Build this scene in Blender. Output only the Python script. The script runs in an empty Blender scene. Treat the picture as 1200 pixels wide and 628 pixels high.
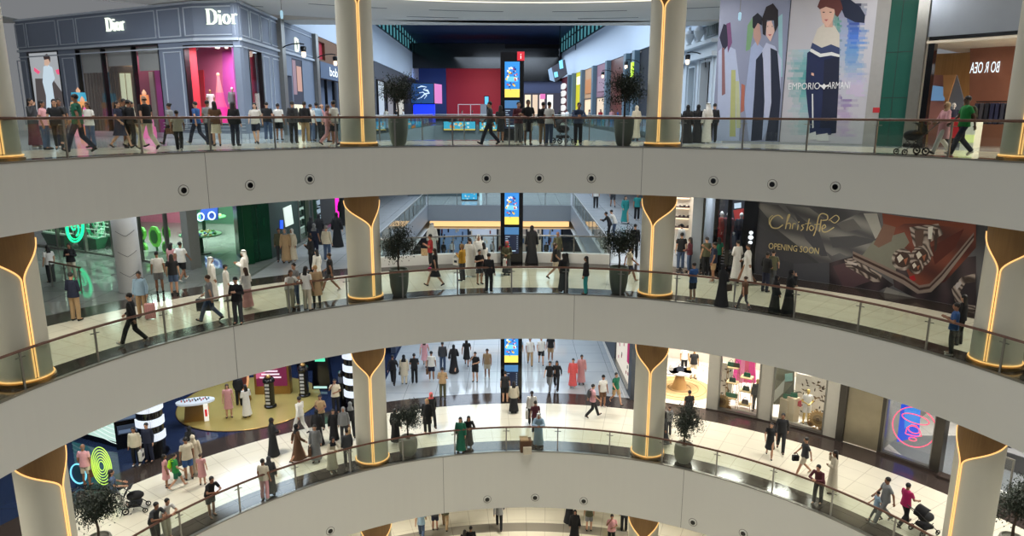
import bpy, math, random
from mathutils import Vector, Matrix
from math import sin, cos, pi, radians as RA, hypot, atan2, sqrt

# ---------------------------------------------------------------- camera, world, lights, exposure
FOC, PITCH, ROLL = 821.755, 0.2174, 0.0032
CZ = 20.56                                   # eye height above the ground floor
CX, CY, R0 = 0.7746, 14.0348, 14.2757        # atrium circle
Z = [0.0, 6.07, 13.22, 19.286]               # floors
ZB = [-1.0, 3.35, 11.25, 17.42]              # bottoms of the fascias
ZTOP = 25.7                                  # ceiling of the top gallery
RW = 20.9                                    # radius of the shop line

scene = bpy.context.scene
COL = scene.collection
cam_d = bpy.data.cameras.new('camera'); cam = bpy.data.objects.new('camera', cam_d); COL.objects.link(cam)
cam_d.sensor_width = 36; cam_d.lens = 36 * FOC / 1200; cam_d.clip_end = 600; cam_d.clip_start = 0.1
cam.location = (0, 0, CZ)
cam.rotation_mode = 'QUATERNION'
cam.rotation_quaternion = (Matrix.Rotation(pi / 2 - PITCH, 3, 'X') @ Matrix.Rotation(ROLL, 3, 'Z')).to_quaternion()
scene.camera = cam
scene.view_settings.view_transform = 'Standard'; scene.view_settings.look = 'None'
scene.view_settings.gamma = 1; scene.view_settings.use_curve_mapping = False
scene.view_settings.exposure = 0.0
scene.cycles.max_bounces = 7; scene.cycles.diffuse_bounces = 3; scene.cycles.glossy_bounces = 3
scene.cycles.transparent_max_bounces = 16; scene.cycles.transmission_bounces = 3
scene.cycles.sample_clamp_indirect = 3.0; scene.cycles.caustics_reflective = False; scene.cycles.caustics_refractive = False
scene.cycles.use_denoising = True

world = bpy.data.worlds.new('world'); scene.world = world; world.use_nodes = True
world.node_tree.nodes['Background'].inputs[0].default_value = (0.93, 0.96, 1.0, 1)
world.node_tree.nodes['Background'].inputs[1].default_value = 0.21

def area(name, loc, size, power, col=(1, 0.95, 0.86), rot=(0, 0, 0), sy=None):
    l = bpy.data.lights.new(name, 'AREA'); l.energy = power; l.color = col
    if sy: l.shape = 'RECTANGLE'; l.size = size; l.size_y = sy
    else: l.shape = 'DISK'; l.size = size
    o = bpy.data.objects.new(name, l); COL.objects.link(o); o.location = loc; o.rotation_euler = rot
    return o

def polar(az, r): return CX + r * sin(RA(az)), CY + r * cos(RA(az))

WARM, COOL, BLUE = (1, 0.93, 0.80), (0.86, 0.93, 1.0), (0.70, 0.84, 1.0)
area('atrium_light', (CX, CY, 36), 18, 1700, (1, 0.96, 0.90)).data.spread = RA(64)
for lv, zc, pw, col in ((1, ZB[2], 190, (1, .96, .88)), (2, ZB[3], 125, (1, .95, .84)), (3, ZTOP, 185, (0.95, 0.97, 1.0)), (0, ZB[1], 130, WARM)):
    for az in range(-84, 91, 21):
        x, y = polar(az, 17.6)
        area('gallery_light', (x, y, zc - 0.12), 1.0, pw, col)
for az in (-78, -60, -42, -24, -8, 8, 24, 42, 60, 78):
    x_, y_ = polar(az, 18.5); area('cove_uplight', (x_, y_, ZTOP - 1.6), 2.6, 42, (1, .97, .92), rot=(pi, 0, 0))  # unseen upward lamps added below the top ceiling to brighten it
for x_, y_ in ((-19, 31.5), (-12, 32.5), (-8.5, 40), (9.5, 38)): area('gallery_light', (x_, y_, ZTOP - .15), 1.6, 290, (.86, .93, 1))  # extra lamps added to brighten the boutique and classical fronts
area('hall_light', (-0.6, 40, ZB[2] + 1.2), 9, 420, BLUE, sy=9)
area('hall_light', (-0.6, 62, ZB[2] - .3), 9, 500, BLUE, sy=12)
area('hall_light', (8.5, 47, ZB[3] - .3), 3, 260, COOL, sy=20)
area('hall_light', (-9.5, 47, ZB[3] - .3), 3, 260, COOL, sy=20)
area('hall_light', (0, 64, ZB[3] - .3), 12, 260, COOL, sy=8)
area('shop_light', (-13.5, 34, ZB[2] - .2), 5, 520, (.7, .8, 1))
area('shop_light', (-18, 27, ZB[2] - .2), 4, 200, COOL)
area('shop_light', (-16, 29.5, ZB[3] - .2), 4, 170, COOL)
area('shop_light', (-20, 39, ZB[3] - .2), 6, 480, (.75, 1, .85))
area('shop_light', (-11, 38, ZB[3] - .2), 3, 90, COOL)
area('hall_light', (-1, 88, ZTOP + 3.2), 16, 7000, BLUE, sy=40)
area('hall_light', (-1, 56, ZTOP + 6.5), 14, 5500, BLUE, sy=16)  # added high in the hall to brighten the bulkheads

# ---------------------------------------------------------------- where a point of the photograph stands in the place
def ray(px, py):
    x, y = px - 600, py - 314
    cr, sr = cos(ROLL), sin(ROLL)
    x, y = cr * x + sr * y, -sr * x + cr * y
    c, s = cos(PITCH), sin(PITCH)
    u = -y / FOC
    return (x / FOC, c + u * s, -s + u * c)
def onfloor(px, py, z):
    d = ray(px, py); t = (z - CZ) / d[2]
    return d[0] * t, d[1] * t
def atdist(px, hpx, tall):                   # someone hpx pixels tall: how far, near eye level
    D = tall * FOC * 0.976 / hpx
    return (px - 600) / FOC * D, (D - 0.4 * sin(PITCH)) / cos(PITCH)

# ---------------------------------------------------------------- materials
MATS = {}
def nodes(m): return m.node_tree.nodes, m.node_tree.links
def mat(name, col, rough=0.55, metal=0.0, emit=0.0, var=0.06, scale=6.0, spec=0.5, coat=0.0):
    if name in MATS: return MATS[name]
    m = bpy.data.materials.new(name); m.use_nodes = True; MATS[name] = m
    N, L = nodes(m); b = N['Principled BSDF']
    b.inputs['Roughness'].default_value = rough; b.inputs['Metallic'].default_value = metal
    b.inputs['Specular IOR Level'].default_value = spec; b.inputs['Coat Weight'].default_value = coat
    if emit > 0:
        b.inputs['Base Color'].default_value = (*[c * .5 for c in col], 1)
        b.inputs['Emission Color'].default_value = (*col, 1); b.inputs['Emission Strength'].default_value = emit
    else:
        tc = N.new('ShaderNodeTexCoord'); no = N.new('ShaderNodeTexNoise'); no.inputs['Scale'].default_value = scale
        no.inputs['Detail'].default_value = 3
        mx = N.new('ShaderNodeMix'); mx.data_type = 'RGBA'
        mx.inputs[6].default_value = (*[min(1, c * (1 + var)) for c in col], 1)
        mx.inputs[7].default_value = (*[c * (1 - var) for c in col], 1)
        L.new(tc.outputs['Object'], no.inputs['Vector']); L.new(no.outputs['Fac'], mx.inputs[0])
        L.new(mx.outputs[2], b.inputs['Base Color'])
    return m
def srgb(r, g, b):
    f = lambda v: (v / 255 / 12.92) if v / 255 <= 0.04045 else ((v / 255 + 0.055) / 1.055) ** 2.4
    return (f(r), f(g), f(b))
def cm(r, g, b, rough=.75, **k): return mat('colour_%d_%d_%d' % (r, g, b), srgb(r, g, b), rough, **k)
def em(r, g, b, s=1.0): return mat('lit_%d_%d_%d_%d' % (r, g, b, int(s * 10)), srgb(r, g, b), .5, emit=s)

def glass(name, tint=(0.84, 0.9, 0.87), refl=0.10):
    if name in MATS: return MATS[name]
    m = bpy.data.materials.new(name); m.use_nodes = True; MATS[name] = m
    N, L = nodes(m); N.remove(N['Principled BSDF'])
    t = N.new('ShaderNodeBsdfTransparent'); t.inputs[0].default_value = (*tint, 1)
    g = N.new('ShaderNodeBsdfGlossy'); g.inputs['Roughness'].default_value = 0.02
    lw = N.new('ShaderNodeLayerWeight'); lw.inputs[0].default_value = 0.5
    pw = N.new('ShaderNodeMath'); pw.operation = 'POWER'; pw.inputs[1].default_value = 4.0
    mm = N.new('ShaderNodeMath'); mm.operation = 'MULTIPLY_ADD'; mm.inputs[1].default_value = 0.7; mm.inputs[2].default_value = refl * .25
    mx = N.new('ShaderNodeMixShader')
    L.new(lw.outputs['Facing'], pw.inputs[0]); L.new(pw.outputs[0], mm.inputs[0]); L.new(mm.outputs[0], mx.inputs[0])
    L.new(t.outputs[0], mx.inputs[1]); L.new(g.outputs[0], mx.inputs[2])
    L.new(mx.outputs[0], N['Material Output'].inputs[0])
    return m

def tile_mat(name, col, joint, du, dr, rough=0.12, polar_=True, bump=0.0, jw=0.012, spec=.5):
    """stone tiles: joints every du degrees and dr metres round the atrium, or a square grid in metres"""
    m = bpy.data.materials.new(name); m.use_nodes = True; MATS[name] = m
    N, L = nodes(m); b = N['Principled BSDF']; b.inputs['Roughness'].default_value = rough
    b.inputs['Specular IOR Level'].default_value = spec
    geo = N.new('ShaderNodeNewGeometry')
    def math(op, a, bb=None, c=None):
        n = N.new('ShaderNodeMath'); n.operation = op
        for i, v in enumerate((a, bb, c)):
            if v is None: continue
            if isinstance(v, (int, float)): n.inputs[i].default_value = v
            else: L.new(v, n.inputs[i])
        return n.outputs[0]
    sep = N.new('ShaderNodeSeparateXYZ'); L.new(geo.outputs['Position'], sep.inputs[0])
    x = math('SUBTRACT', sep.outputs[0], CX); y = math('SUBTRACT', sep.outputs[1], CY)
    if polar_:
        r = math('SQRT', math('ADD', math('MULTIPLY', x, x), math('MULTIPLY', y, y)))
        a = math('MULTIPLY', math('ARCTAN2', x, y), 180 / pi / du)
        fa = math('ABSOLUTE', math('SUBTRACT', math('FRACT', math('ADD', a, 100.0)), 0.5))
        ja = math('GREATER_THAN', fa, 0.5 - jw / (17 * du * pi / 180))
        fr = math('ABSOLUTE', math('SUBTRACT', math('FRACT', math('MULTIPLY', r, 1 / dr)), 0.5))
        jr = math('GREATER_THAN', fr, 0.5 - jw / dr)
    else:
        fa = math('ABSOLUTE', math('SUBTRACT', math('FRACT', math('MULTIPLY', math('ADD', x, 200), 1 / du)), 0.5)); ja = math('GREATER_THAN', fa, 0.5 - jw / du)
        fr = math('ABSOLUTE', math('SUBTRACT', math('FRACT', math('MULTIPLY', y, 1 / dr)), 0.5)); jr = math('GREATER_THAN', fr, 0.5 - jw / dr)
    j = math('MAXIMUM', ja, jr)
    no = N.new('ShaderNodeTexNoise'); no.inputs['Scale'].default_value = 0.9; no.inputs['Detail'].default_value = 6
    L.new(geo.outputs['Position'], no.inputs['Vector'])
    m1 = N.new('ShaderNodeMix'); m1.data_type = 'RGBA'
    m1.inputs[6].default_value = (*[c * 1.06 for c in col], 1); m1.inputs[7].default_value = (*[c * .9 for c in col], 1)
    L.new(no.outputs['Fac'], m1.inputs[0])
    m2 = N.new('ShaderNodeMix'); m2.data_type = 'RGBA'; m2.inputs[7].default_value = (*joint, 1)
    L.new(j, m2.inputs[0]); L.new(m1.outputs[2], m2.inputs[6]); L.new(m2.outputs[2], b.inputs['Base Color'])
    return m

def wood_mat(name, c1, c2, rough=.45, scale=(30, 30, 1.2)):
    m = bpy.data.materials.new(name); m.use_nodes = True; MATS[name] = m
    N, L = nodes(m); b = N['Principled BSDF']; b.inputs['Roughness'].default_value = rough
    geo = N.new('ShaderNodeNewGeometry'); mp = N.new('ShaderNodeMapping'); mp.inputs['Scale'].default_value = scale
    no = N.new('ShaderNodeTexNoise'); no.inputs['Scale'].default_value = 1.0; no.inputs['Detail'].default_value = 4
    mx = N.new('ShaderNodeMix'); mx.data_type = 'RGBA'; mx.inputs[6].default_value = (*c1, 1); mx.inputs[7].default_value = (*c2, 1)
    L.new(geo.outputs['Position'], mp.inputs[0]); L.new(mp.outputs[0], no.inputs['Vector'])
    L.new(no.outputs['Fac'], mx.inputs[0]); L.new(mx.outputs[2], b.inputs['Base Color'])
    return m

M_fascia = mat('warm_white_plaster', srgb(221, 220, 212), .6, var=.015, scale=.6)
M_ceil = mat('ceiling_plaster', srgb(214, 212, 205), .8, var=.02, scale=.5)
M_cream = tile_mat('cream_stone_tiles', srgb(226, 220, 200), srgb(194, 186, 166), 3.0, 0.98, .13)
M_granite = tile_mat('dark_granite_band', srgb(62, 53, 49), srgb(38, 33, 31), 6.0, 5.0, .13)
M_grey = tile_mat('grey_stone_tiles', srgb(176, 180, 182), srgb(120, 124, 128), 1.6, 1.6, .10, polar_=False)
M_dkgrey = tile_mat('dark_grey_polished_tiles', srgb(128, 132, 128), srgb(90, 92, 90), 1.6, 1.6, .06, polar_=False)
M_navy = tile_mat('dark_blue_polished_tiles', srgb(40, 52, 80), srgb(24, 30, 46), 1.2, 1.2, .06, polar_=False)
M_white_t = tile_mat('pale_shop_tiles', srgb(226, 222, 214), srgb(190, 186, 176), .9, .9, .25, polar_=False)
M_slate = mat('speckled_slate_floor', srgb(120, 124, 126), .3, var=.35, scale=14)
M_brass = mat('brushed_brass', srgb(176, 138, 84), .35, metal=.9, var=.08)
M_bronze = wood_mat('bronze_veneer', srgb(150, 112, 62), srgb(122, 88, 46), .5)
M_led = mat('warm_led_line', srgb(255, 200, 124), .5, emit=1.15)
M_ledsoft = mat('warm_led_cove', srgb(255, 206, 140), .5, emit=1.1)
M_rail = wood_mat('brown_handrail', srgb(112, 74, 56), srgb(84, 54, 42), .35)
M_steel = mat('brushed_steel', srgb(140, 138, 132), .35, metal=.8, var=.1)
M_dark = mat('near_black_metal', srgb(26, 27, 30), .35, metal=.3)
M_black = mat('black_gloss', srgb(14, 15, 18), .12)
M_col = mat('column_plaster', srgb(214, 210, 192), .55, var=.02, scale=1.5)
M_glass = glass('guard_glass', (0.85, 0.885, 0.85), .12)
M_shopglass = glass('shop_glass', (0.95, 0.96, 0.96), .2)
M_white = mat('white_paint', srgb(232, 232, 228), .5, var=.02)

# ---------------------------------------------------------------- mesh building
class Arc:                                   # u in degrees round the atrium, v up, w towards the atrium
    def __init__(s, r, z): s.r, s.z, s.step = r, z, 1.5
    def pt(s, u, v, w): x, y = polar(u, s.r - w); return (x, y, s.z + v)
    def m(s, d): return d / s.r * 180 / pi   # metres to u
    def hit(s, px, py):
        d = ray(px, py); a = d[0] ** 2 + d[1] ** 2; b = -2 * (d[0] * CX + d[1] * CY); c = CX ** 2 + CY ** 2 - s.r ** 2
        t = (-b + sqrt(max(0, b * b - 4 * a * c))) / 2 / a
        return atan2(d[0] * t - CX, d[1] * t - CY) * 180 / pi, CZ + d[2] * t - s.z
class Flat:                                  # u metres from P towards Q, v up, w towards the viewer's side
    def __init__(s, P, Q, z, side=1):
        L = hypot(Q[0] - P[0], Q[1] - P[1]); s.P, s.z, s.L = P, z, L
        s.d = ((Q[0] - P[0]) / L, (Q[1] - P[1]) / L); s.n = (s.d[1] * side, -s.d[0] * side); s.step = 1e9
    def pt(s, u, v, w): return (s.P[0] + s.d[0] * u + s.n[0] * w, s.P[1] + s.d[1] * u + s.n[1] * w, s.z + v)
    def m(s, d): return d
    def hit(s, px, py):
        d = ray(px, py)
        t = (s.P[0] * s.n[0] + s.P[1] * s.n[1]) / (d[0] * s.n[0] + d[1] * s.n[1])
        return (d[0] * t - s.P[0]) * s.d[0] + (d[1] * t - s.P[1]) * s.d[1], CZ + d[2] * t - s.z

class MB:
    def __init__(s): s.v, s.f, s.mi, s.mats, s.cur = [], [], [], [], 0
    def use(s, m):
        if m not in s.mats: s.mats.append(m)
        s.cur = s.mats.index(m); return s
    def add(s, vs, fs):
        o = len(s.v); s.v += [tuple(p) for p in vs]
        for f in fs: s.f.append(tuple(o + i for i in f)); s.mi.append(s.cur)
        return s
    def hexa(s, p):                          # 8 corners: 4 bottom, 4 top, same turning
        return s.add(p, [(3, 2, 1, 0), (4, 5, 6, 7), (0, 1, 5, 4), (1, 2, 6, 5), (2, 3, 7, 6), (3, 0, 4, 7)])
    def box(s, x0, x1, y0, y1, z0, z1):
        return s.hexa([(x0, y0, z0), (x1, y0, z0), (x1, y1, z0), (x0, y1, z0), (x0, y0, z1), (x1, y0, z1), (x1, y1, z1), (x0, y1, z1)])
    def rbox(s, c, sx, sy, z0, z1, a=0):     # turned box, a = degrees
        ca, sa = cos(RA(a)), sin(RA(a)); q = [(-1, -1), (1, -1), (1, 1), (-1, 1)]
        p = [(c[0] + ca * i * sx / 2 - sa * j * sy / 2, c[1] + sa * i * sx / 2 + ca * j * sy / 2) for i, j in q]
        return s.hexa([(a_, b_, z0) for a_, b_ in p] + [(a_, b_, z1) for a_, b_ in p])
    def fbox(s, fr, u0, u1, v0, v1, w0, w1):
        n = max(1, int(math.ceil(abs(u1 - u0) / fr.step - 1e-6)))
        for k in range(n + 1):
            u = u0 + (u1 - u0) * k / n
            s.v += [fr.pt(u, v0, w0), fr.pt(u, v1, w0), fr.pt(u, v1, w1), fr.pt(u, v0, w1)]
        o = len(s.v) - 4 * (n + 1)
        fs = [(o, o + 1, o + 2, o + 3)]; e = o + 4 * n; fs.append((e + 3, e + 2, e + 1, e))
        for k in range(n):
            a = o + 4 * k
            for i in range(4): j = (i + 1) % 4; fs.append((a + i, a + 4 + i, a + 4 + j, a + j))
        for f in fs: s.f.append(f); s.mi.append(s.cur)
        return s
    def frame(s, fr, u0, u1, v0, v1, w0, w1, t):      # a picture-frame moulding of width t metres
        tu = fr.m(t)
        s.fbox(fr, u0, u1, v0, v0 + t, w0, w1); s.fbox(fr, u0, u1, v1 - t, v1, w0, w1)
        s.fbox(fr, u0, u0 + tu, v0 + t, v1 - t, w0, w1); return s.fbox(fr, u1 - tu, u1, v0 + t, v1 - t, w0, w1)
    def fpoly(s, fr, pts, w0, w1):           # a flat shape on a wall, sliced so that it follows the curve
        us = [p[0] for p in pts]; lo, hi = min(us), max(us)
        cuts = [lo]
        if hi - lo > fr.step * 1.01:
            k = math.floor(lo / fr.step) + 1
            while k * fr.step < hi - 1e-6: cuts.append(k * fr.step); k += 1
        cuts.append(hi)
        def clip(P, x, keep):
            out = []
            for i in range(len(P)):
                a, b = P[i - 1], P[i]; ia, ib = keep(a[0]), keep(b[0])
                if ia != ib:
                    t = (x - a[0]) / (b[0] - a[0]); out.append((x, a[1] + (b[1] - a[1]) * t))
                if ib: out.append(b)
            return out
        for a, b in zip(cuts, cuts[1:]):
            P = list(pts)
            if len(cuts) > 2:
                P = clip(P, a, lambda x: x >= a - 1e-9)
                if P: P = clip(P, b, lambda x: x <= b + 1e-9)
            if len(P) < 3: continue
            n = len(P); o = len(s.v)
            s.v += [fr.pt(u, v, w1) for u, v in P] + [fr.pt(u, v, w0) for u, v in P]
            s.f.append(tuple(range(o, o + n))); s.mi.append(s.cur)
            for i in range(n):
                j = (i + 1) % n; s.f.append((o + i, o + n + i, o + n + j, o + j)); s.mi.append(s.cur)
        return s
    def ppoly(s, fr, pp, w0, w1): return s.fpoly(fr, [fr.hit(*p) for p in pp], w0, w1)
    def ribbon(s, fr, pts, wd, w0, w1):      # a brush stroke on a wall: pts (u,v), widths in metres
        if isinstance(wd, (int, float)): wd = [wd] * len(pts)
        n = len(pts); L_, R_ = [], []
        k = fr.m(1.0)
        for i, (u, v) in enumerate(pts):
            a = pts[max(0, i - 1)]; b = pts[min(n - 1, i + 1)]
            dx, dy = (b[0] - a[0]) / k, b[1] - a[1]; l = hypot(dx, dy) or 1
            nx, ny = -dy / l * wd[i] / 2, dx / l * wd[i] / 2
            L_.append((u + nx * k, v + ny)); R_.append((u - nx * k, v - ny))
        for i in range(n - 1):
            q = [L_[i], L_[i + 1], R_[i + 1], R_[i]]
            s.hexa([fr.pt(a, b, w0) for a, b in q] + [fr.pt(a, b, w1) for a, b in q])
        return s
    def tube(s, pts, r, n=8, closed=False):
        P = [Vector(p) for p in pts]; m = len(P)
        rr = r if isinstance(r, (list, tuple)) else [r] * m
        o = len(s.v); up = Vector((0, 0, 1)); prev = None
        for i in range(m):
            a = P[(i - 1) % m] if closed or i else P[0]; b = P[(i + 1) % m] if closed or i < m - 1 else P[-1]
            t = (b - a).normalized()
            if prev is None:
                x = t.cross(up)
                if x.length < 1e-3: x = t.cross(Vector((1, 0, 0)))
            else: x = prev - t * prev.dot(t)
            x.normalize(); y = t.cross(x); prev = x
            for k in range(n):
                q = 2 * pi * k / n; s.v.append(tuple(P[i] + x * cos(q) * rr[i] + y * sin(q) * rr[i]))
        for i in range(m if closed else m - 1):
            a = o + i * n; b = o + ((i + 1) % m) * n
            for k in range(n):
                k2 = (k + 1) % n; s.f.append((a + k, b + k, b + k2, a + k2)); s.mi.append(s.cur)
        if not closed:
            s.f.append(tuple(o + k for k in range(n))); s.mi.append(s.cur)
            e = o + (m - 1) * n; s.f.append(tuple(e + k for k in reversed(range(n)))); s.mi.append(s.cur)
        return s
    def lathe(s, prof, c=(0, 0, 0), n=24, sx=1, sy=1, rot=0):
        o = len(s.v)
        for r, z in prof:
            for k in range(n):
                q = 2 * pi * k / n + rot; s.v.append((c[0] + r * cos(q) * sx, c[1] + r * sin(q) * sy, c[2] + z))
        for i in range(len(prof) - 1):
            a, b = o + i * n, o + (i + 1) * n
            for k in range(n):
                k2 = (k + 1) % n; s.f.append((a + k, a + k2, b + k2, b + k)); s.mi.append(s.cur)
        s.f.append(tuple(o + k for k in reversed(range(n)))); s.mi.append(s.cur)
        e = o + (len(prof) - 1) * n; s.f.append(tuple(e + k for k in range(n))); s.mi.append(s.cur)
        return s
    def ball(s, c, r, n=12):
        if isinstance(r, (int, float)): r = (r, r, r)
        o = len(s.v); m = n // 2
        for i in range(1, m):
            t = pi * i / m
            for k in range(n):
                q = 2 * pi * k / n; s.v.append((c[0] + r[0] * sin(t) * cos(q), c[1] + r[1] * sin(t) * sin(q), c[2] + r[2] * cos(t)))
        a = len(s.v); s.v += [(c[0], c[1], c[2] + r[2]), (c[0], c[1], c[2] - r[2])]
        for i in range(m - 2):
            p, q = o + i * n, o + (i + 1) * n
            for k in range(n): k2 = (k + 1) % n; s.f.append((p + k, q + k, q + k2, p + k2)); s.mi.append(s.cur)
        for k in range(n):
            k2 = (k + 1) % n
            s.f.append((o + k, o + k2, a)); s.mi.append(s.cur)
            e = o + (m - 2) * n; s.f.append((e + k2, e + k, a + 1)); s.mi.append(s.cur)
        return s
    def text(s, fr, txt, u0, v0, size, w0, w1, width=None, mirror=False, slope=0, centre=False):
        cu = bpy.data.curves.new('t', 'FONT'); cu.body = txt; cu.size = size; cu.resolution_u = 3
        ob = bpy.data.objects.new('t', cu); COL.objects.link(ob)
        bpy.context.view_layer.update()
        me = bpy.data.meshes.new_from_object(ob.evaluated_get(bpy.context.evaluated_depsgraph_get()))
        xs = [v.co.x for v in me.vertices]; x0, x1 = min(xs), max(xs)
        sc = (width / (x1 - x0)) if width else 1
        k = fr.m(1.0); o = len(s.v); n = len(me.vertices)
        def mp(co, w):
            x = (co.x - x0) * sc
            if mirror: x = (x1 - x0) * sc - x
            if centre: x -= (x1 - x0) * sc / 2
            return fr.pt(u0 + x * k, v0 + co.y + slope * x, w)
        s.v += [mp(v.co, w1) for v in me.vertices]
        for p in me.polygons: s.f.append(tuple(o + i for i in p.vertices)); s.mi.append(s.cur)
        bpy.data.objects.remove(ob); bpy.data.curves.remove(cu); bpy.data.meshes.remove(me)
        return s
    def mesh(s, name='m', mat_=None, off=(0, 0, 0), smooth=False):
        me = bpy.data.meshes.new(name)
        me.from_pydata([(a - off[0], b - off[1], c - off[2]) for a, b, c in s.v], [], s.f)
        if s.mats:
            for m in s.mats: me.materials.append(m)
            me.polygons.foreach_set('material_index', s.mi)
        elif mat_: me.materials.append(mat_)
        if smooth: me.polygons.foreach_set('use_smooth', [True] * len(me.polygons)); me.set_sharp_from_angle(angle=RA(40))
        me.validate(); me.update(); return me
    def build(s, name, mat_=None, parent=None, smooth=False, at=None):
        off = tuple(parent.matrix_world_loc) if False else ((parent['_at'][0], parent['_at'][1], parent['_at'][2]) if parent is not None and '_at' in parent else (at or (0, 0, 0)))
        o = bpy.data.objects.new(name, s.mesh(name, mat_, off, smooth)); COL.objects.link(o)
        if parent is not None:
            o.parent = parent
            if '_at' in parent: ATS[o.name] = tuple(parent['_at']); o['_at'] = tuple(parent['_at'])
        elif at: o.location = at
        return o
ATS = {}
def struct(name, mb, m=None, parent=None, smooth=False):
    o = mb.build(name, m, parent, smooth)
    if parent is None: o['kind'] = 'structure'
    return o
def thing(name, label, cat, loc=(0, 0, 0), group=None, local=False, rz=0):
    o = bpy.data.objects.new(name, None); COL.objects.link(o); o.empty_display_size = .2
    o.location = loc; o.rotation_euler = (0, 0, rz)
    o['label'] = label; o['category'] = cat
    if group: o['group'] = group
    if not local: o['_at'] = tuple(loc)
    return o
def tag(o, label, cat, group=None, kind=None):
    o['label'] = label; o['category'] = cat
    if group: o['group'] = group
    if kind: o['kind'] = kind
    return o
def copy_tree(o, parent=None):
    c = o.copy(); COL.objects.link(c)
    if parent is not None: c.parent = parent
    for ch in list(o.children): copy_tree(ch, c)
    return c
# ================================================================ SETTING
def band(mb, r0, r1, z, a0=-112, a1=112, step=2, m=None):
    if m: mb.use(m)
    n = int(round((a1 - a0) / step)); o = len(mb.v)
    for k in range(n + 1):
        a = a0 + (a1 - a0) * k / n
        mb.v += [(*polar(a, r0), z), (*polar(a, r1), z)]
    for k in range(n): mb.f.append((o + 2 * k, o + 2 * k + 2, o + 2 * k + 3, o + 2 * k + 1)); mb.mi.append(mb.cur)
def strips(mb, z, ymax, matf, void=None, cuts=(), xs_extra=(), xr=(-34, 32)):
    xs = set([xr[0] + .5 * k for k in range(int((xr[1] - xr[0]) * 2) + 1)]) | set(xs_extra)
    if void: xs |= {void[0], void[1]}
    xs = sorted(xs)
    def y0(x):
        d = abs(x - CX); return CY + sqrt((RW - .04) ** 2 - d * d) if d < RW - .04 else 4.0
    for a, b in zip(xs, xs[1:]):
        if b - a < 1e-6: continue
        m = (a + b) / 2; lo = min(y0(a), y0(b)) if abs(m - CX) < RW - .04 else 4.0
        inv = void and void[0] <= m <= void[1]
        ys = [void[2] if inv else None] + [c for c in sorted(cuts) if not inv or c > void[2]] + [ymax]
        ya, yb = (void[2], void[2]) if inv else (y0(a), y0(b))
        for c in ys[1:]:
            if c <= min(ya, yb) + .01: continue
            mb.use(matf(m, (max(ya, yb) + c) / 2))
            mb.add([(a, ya, z), (b, yb, z), (b, max(c, yb), z), (a, max(c, ya), z)], [(0, 1, 2, 3)])
            ya, yb = max(c, ya), max(c, yb)

VOID = {2: (-6.9, 4.8, 57.0), 3: (-8.2, 7.1, 75.0)}
def azof(x, y): return math.degrees(atan2(x - CX, y - CY))
def fm1(x, y):
    if -7.0 < x < 5.9: return M_grey
    if x < 0: return M_navy
    return M_slate if azof(x, y) > 47.3 else M_white_t
def fm2(x, y):
    if x < -11.9: return M_dkgrey
    return M_grey
def fm3(x, y): return M_grey
for lv, fm, ymax, xe in ((1, fm1, 74, (-7.0, 5.9)), (2, fm2, 74, (-11.9,)), (3, fm3, 124, ())):
    mb = MB(); z = Z[lv]
    band(mb, R0 + .02, R0 + 1.05, z, m=M_granite); band(mb, R0 + 1.05, 19.5, z, m=M_cream)
    if lv == 3: band(mb, 19.5, RW, z, m=M_grey)
    elif lv == 1: band(mb, 19.5, RW, z, m=M_granite)
    else: band(mb, 19.5, RW, z, m=M_granite)
    strips(mb, z - .004, ymax, fm, VOID.get(lv), cuts=(30, 36, 44, 57), xs_extra=xe)
    struct('floor', mb)
mb = MB(); mb.use(M_cream); band(mb, 0.01, 17.6, 0); mb.use(tile_mat('mid_grey_stone', srgb(140, 134, 122), srgb(110, 104, 96), 6, 5, .15)); band(mb, 17.6, 18.35, 0); mb.use(M_cream); band(mb, 18.35, 30, 0)
struct('floor', mb)

# ceilings under each gallery
for lv in (1, 2, 3):
    mb = MB(); z = ZB[lv]
    band(mb, R0 + .28, RW, z, m=M_ceil)
    strips(mb, z, 74 if lv < 3 else 124, lambda x, y: M_ceil, VOID.get(lv))
    struct('ceiling', mb)
mb = MB(); mb.use(M_ceil)
band(mb, R0 - .4, 21.15, ZTOP); band(mb, 21.42, 29.2, ZTOP, -62, 62)
band(mb, 21.15, 21.42, ZTOP + .12, -62, 62)
for a, b in ((-35, -29.2 + CX), (29.2 + CX, 35)): mb.box(a, b, 4, 44, ZTOP, ZTOP + .05)
mb.box(-16.0, 14.5, 42.0, 44.2, ZTOP, ZTOP + .4)
band(mb, 21.42, 40, ZTOP + .02, -112, -60); band(mb, 21.42, 40, ZTOP + .02, 60, 112); band(mb, 21.15, 21.42, ZTOP, -112, -62); band(mb, 21.15, 21.42, ZTOP, 62, 112)
struct('ceiling', mb)
mb = MB()
for k in range(-50, 52, 1): pass
pts = [(*polar(a, 21.28), ZTOP + .06) for a in range(-60, 61, 2)]
mb.tube(pts, .085, 8)
tag(mb.build('ceiling_cove_light', mat('white_cove_light', srgb(255, 244, 220), .5, emit=1.3)), 'long curved slot of warm white light in the topmost ceiling', 'ceiling light')
# slots, vents in the top ceiling
for a0, a1, r, l_ in ((-26, -17, 24.4, 'above the left central column'), (-12, -3, 24.4, 'left of the ceiling middle, nearer row'), (3, 12, 24.4, 'right of the ceiling middle, nearer row'), (17, 25, 24.4, 'right of the right central column'), (-34, -30, 26.5, 'above the corner boutique'), (30, 36, 23.5, 'above the fashion hoarding'), (-14, -8, 27.2, 'left of the ceiling middle, farther row'), (6, 13, 27.2, 'right of the ceiling middle, farther row')):
    tag(MB().use(M_dark).fbox(Arc(r, ZTOP - .012), a0, a1, 0, .01, 0, .10).build('ceiling_vent'), 'thin dark slot in the topmost ceiling, ' + l_, 'ceiling vent', 'slots in the topmost ceiling')

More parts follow.
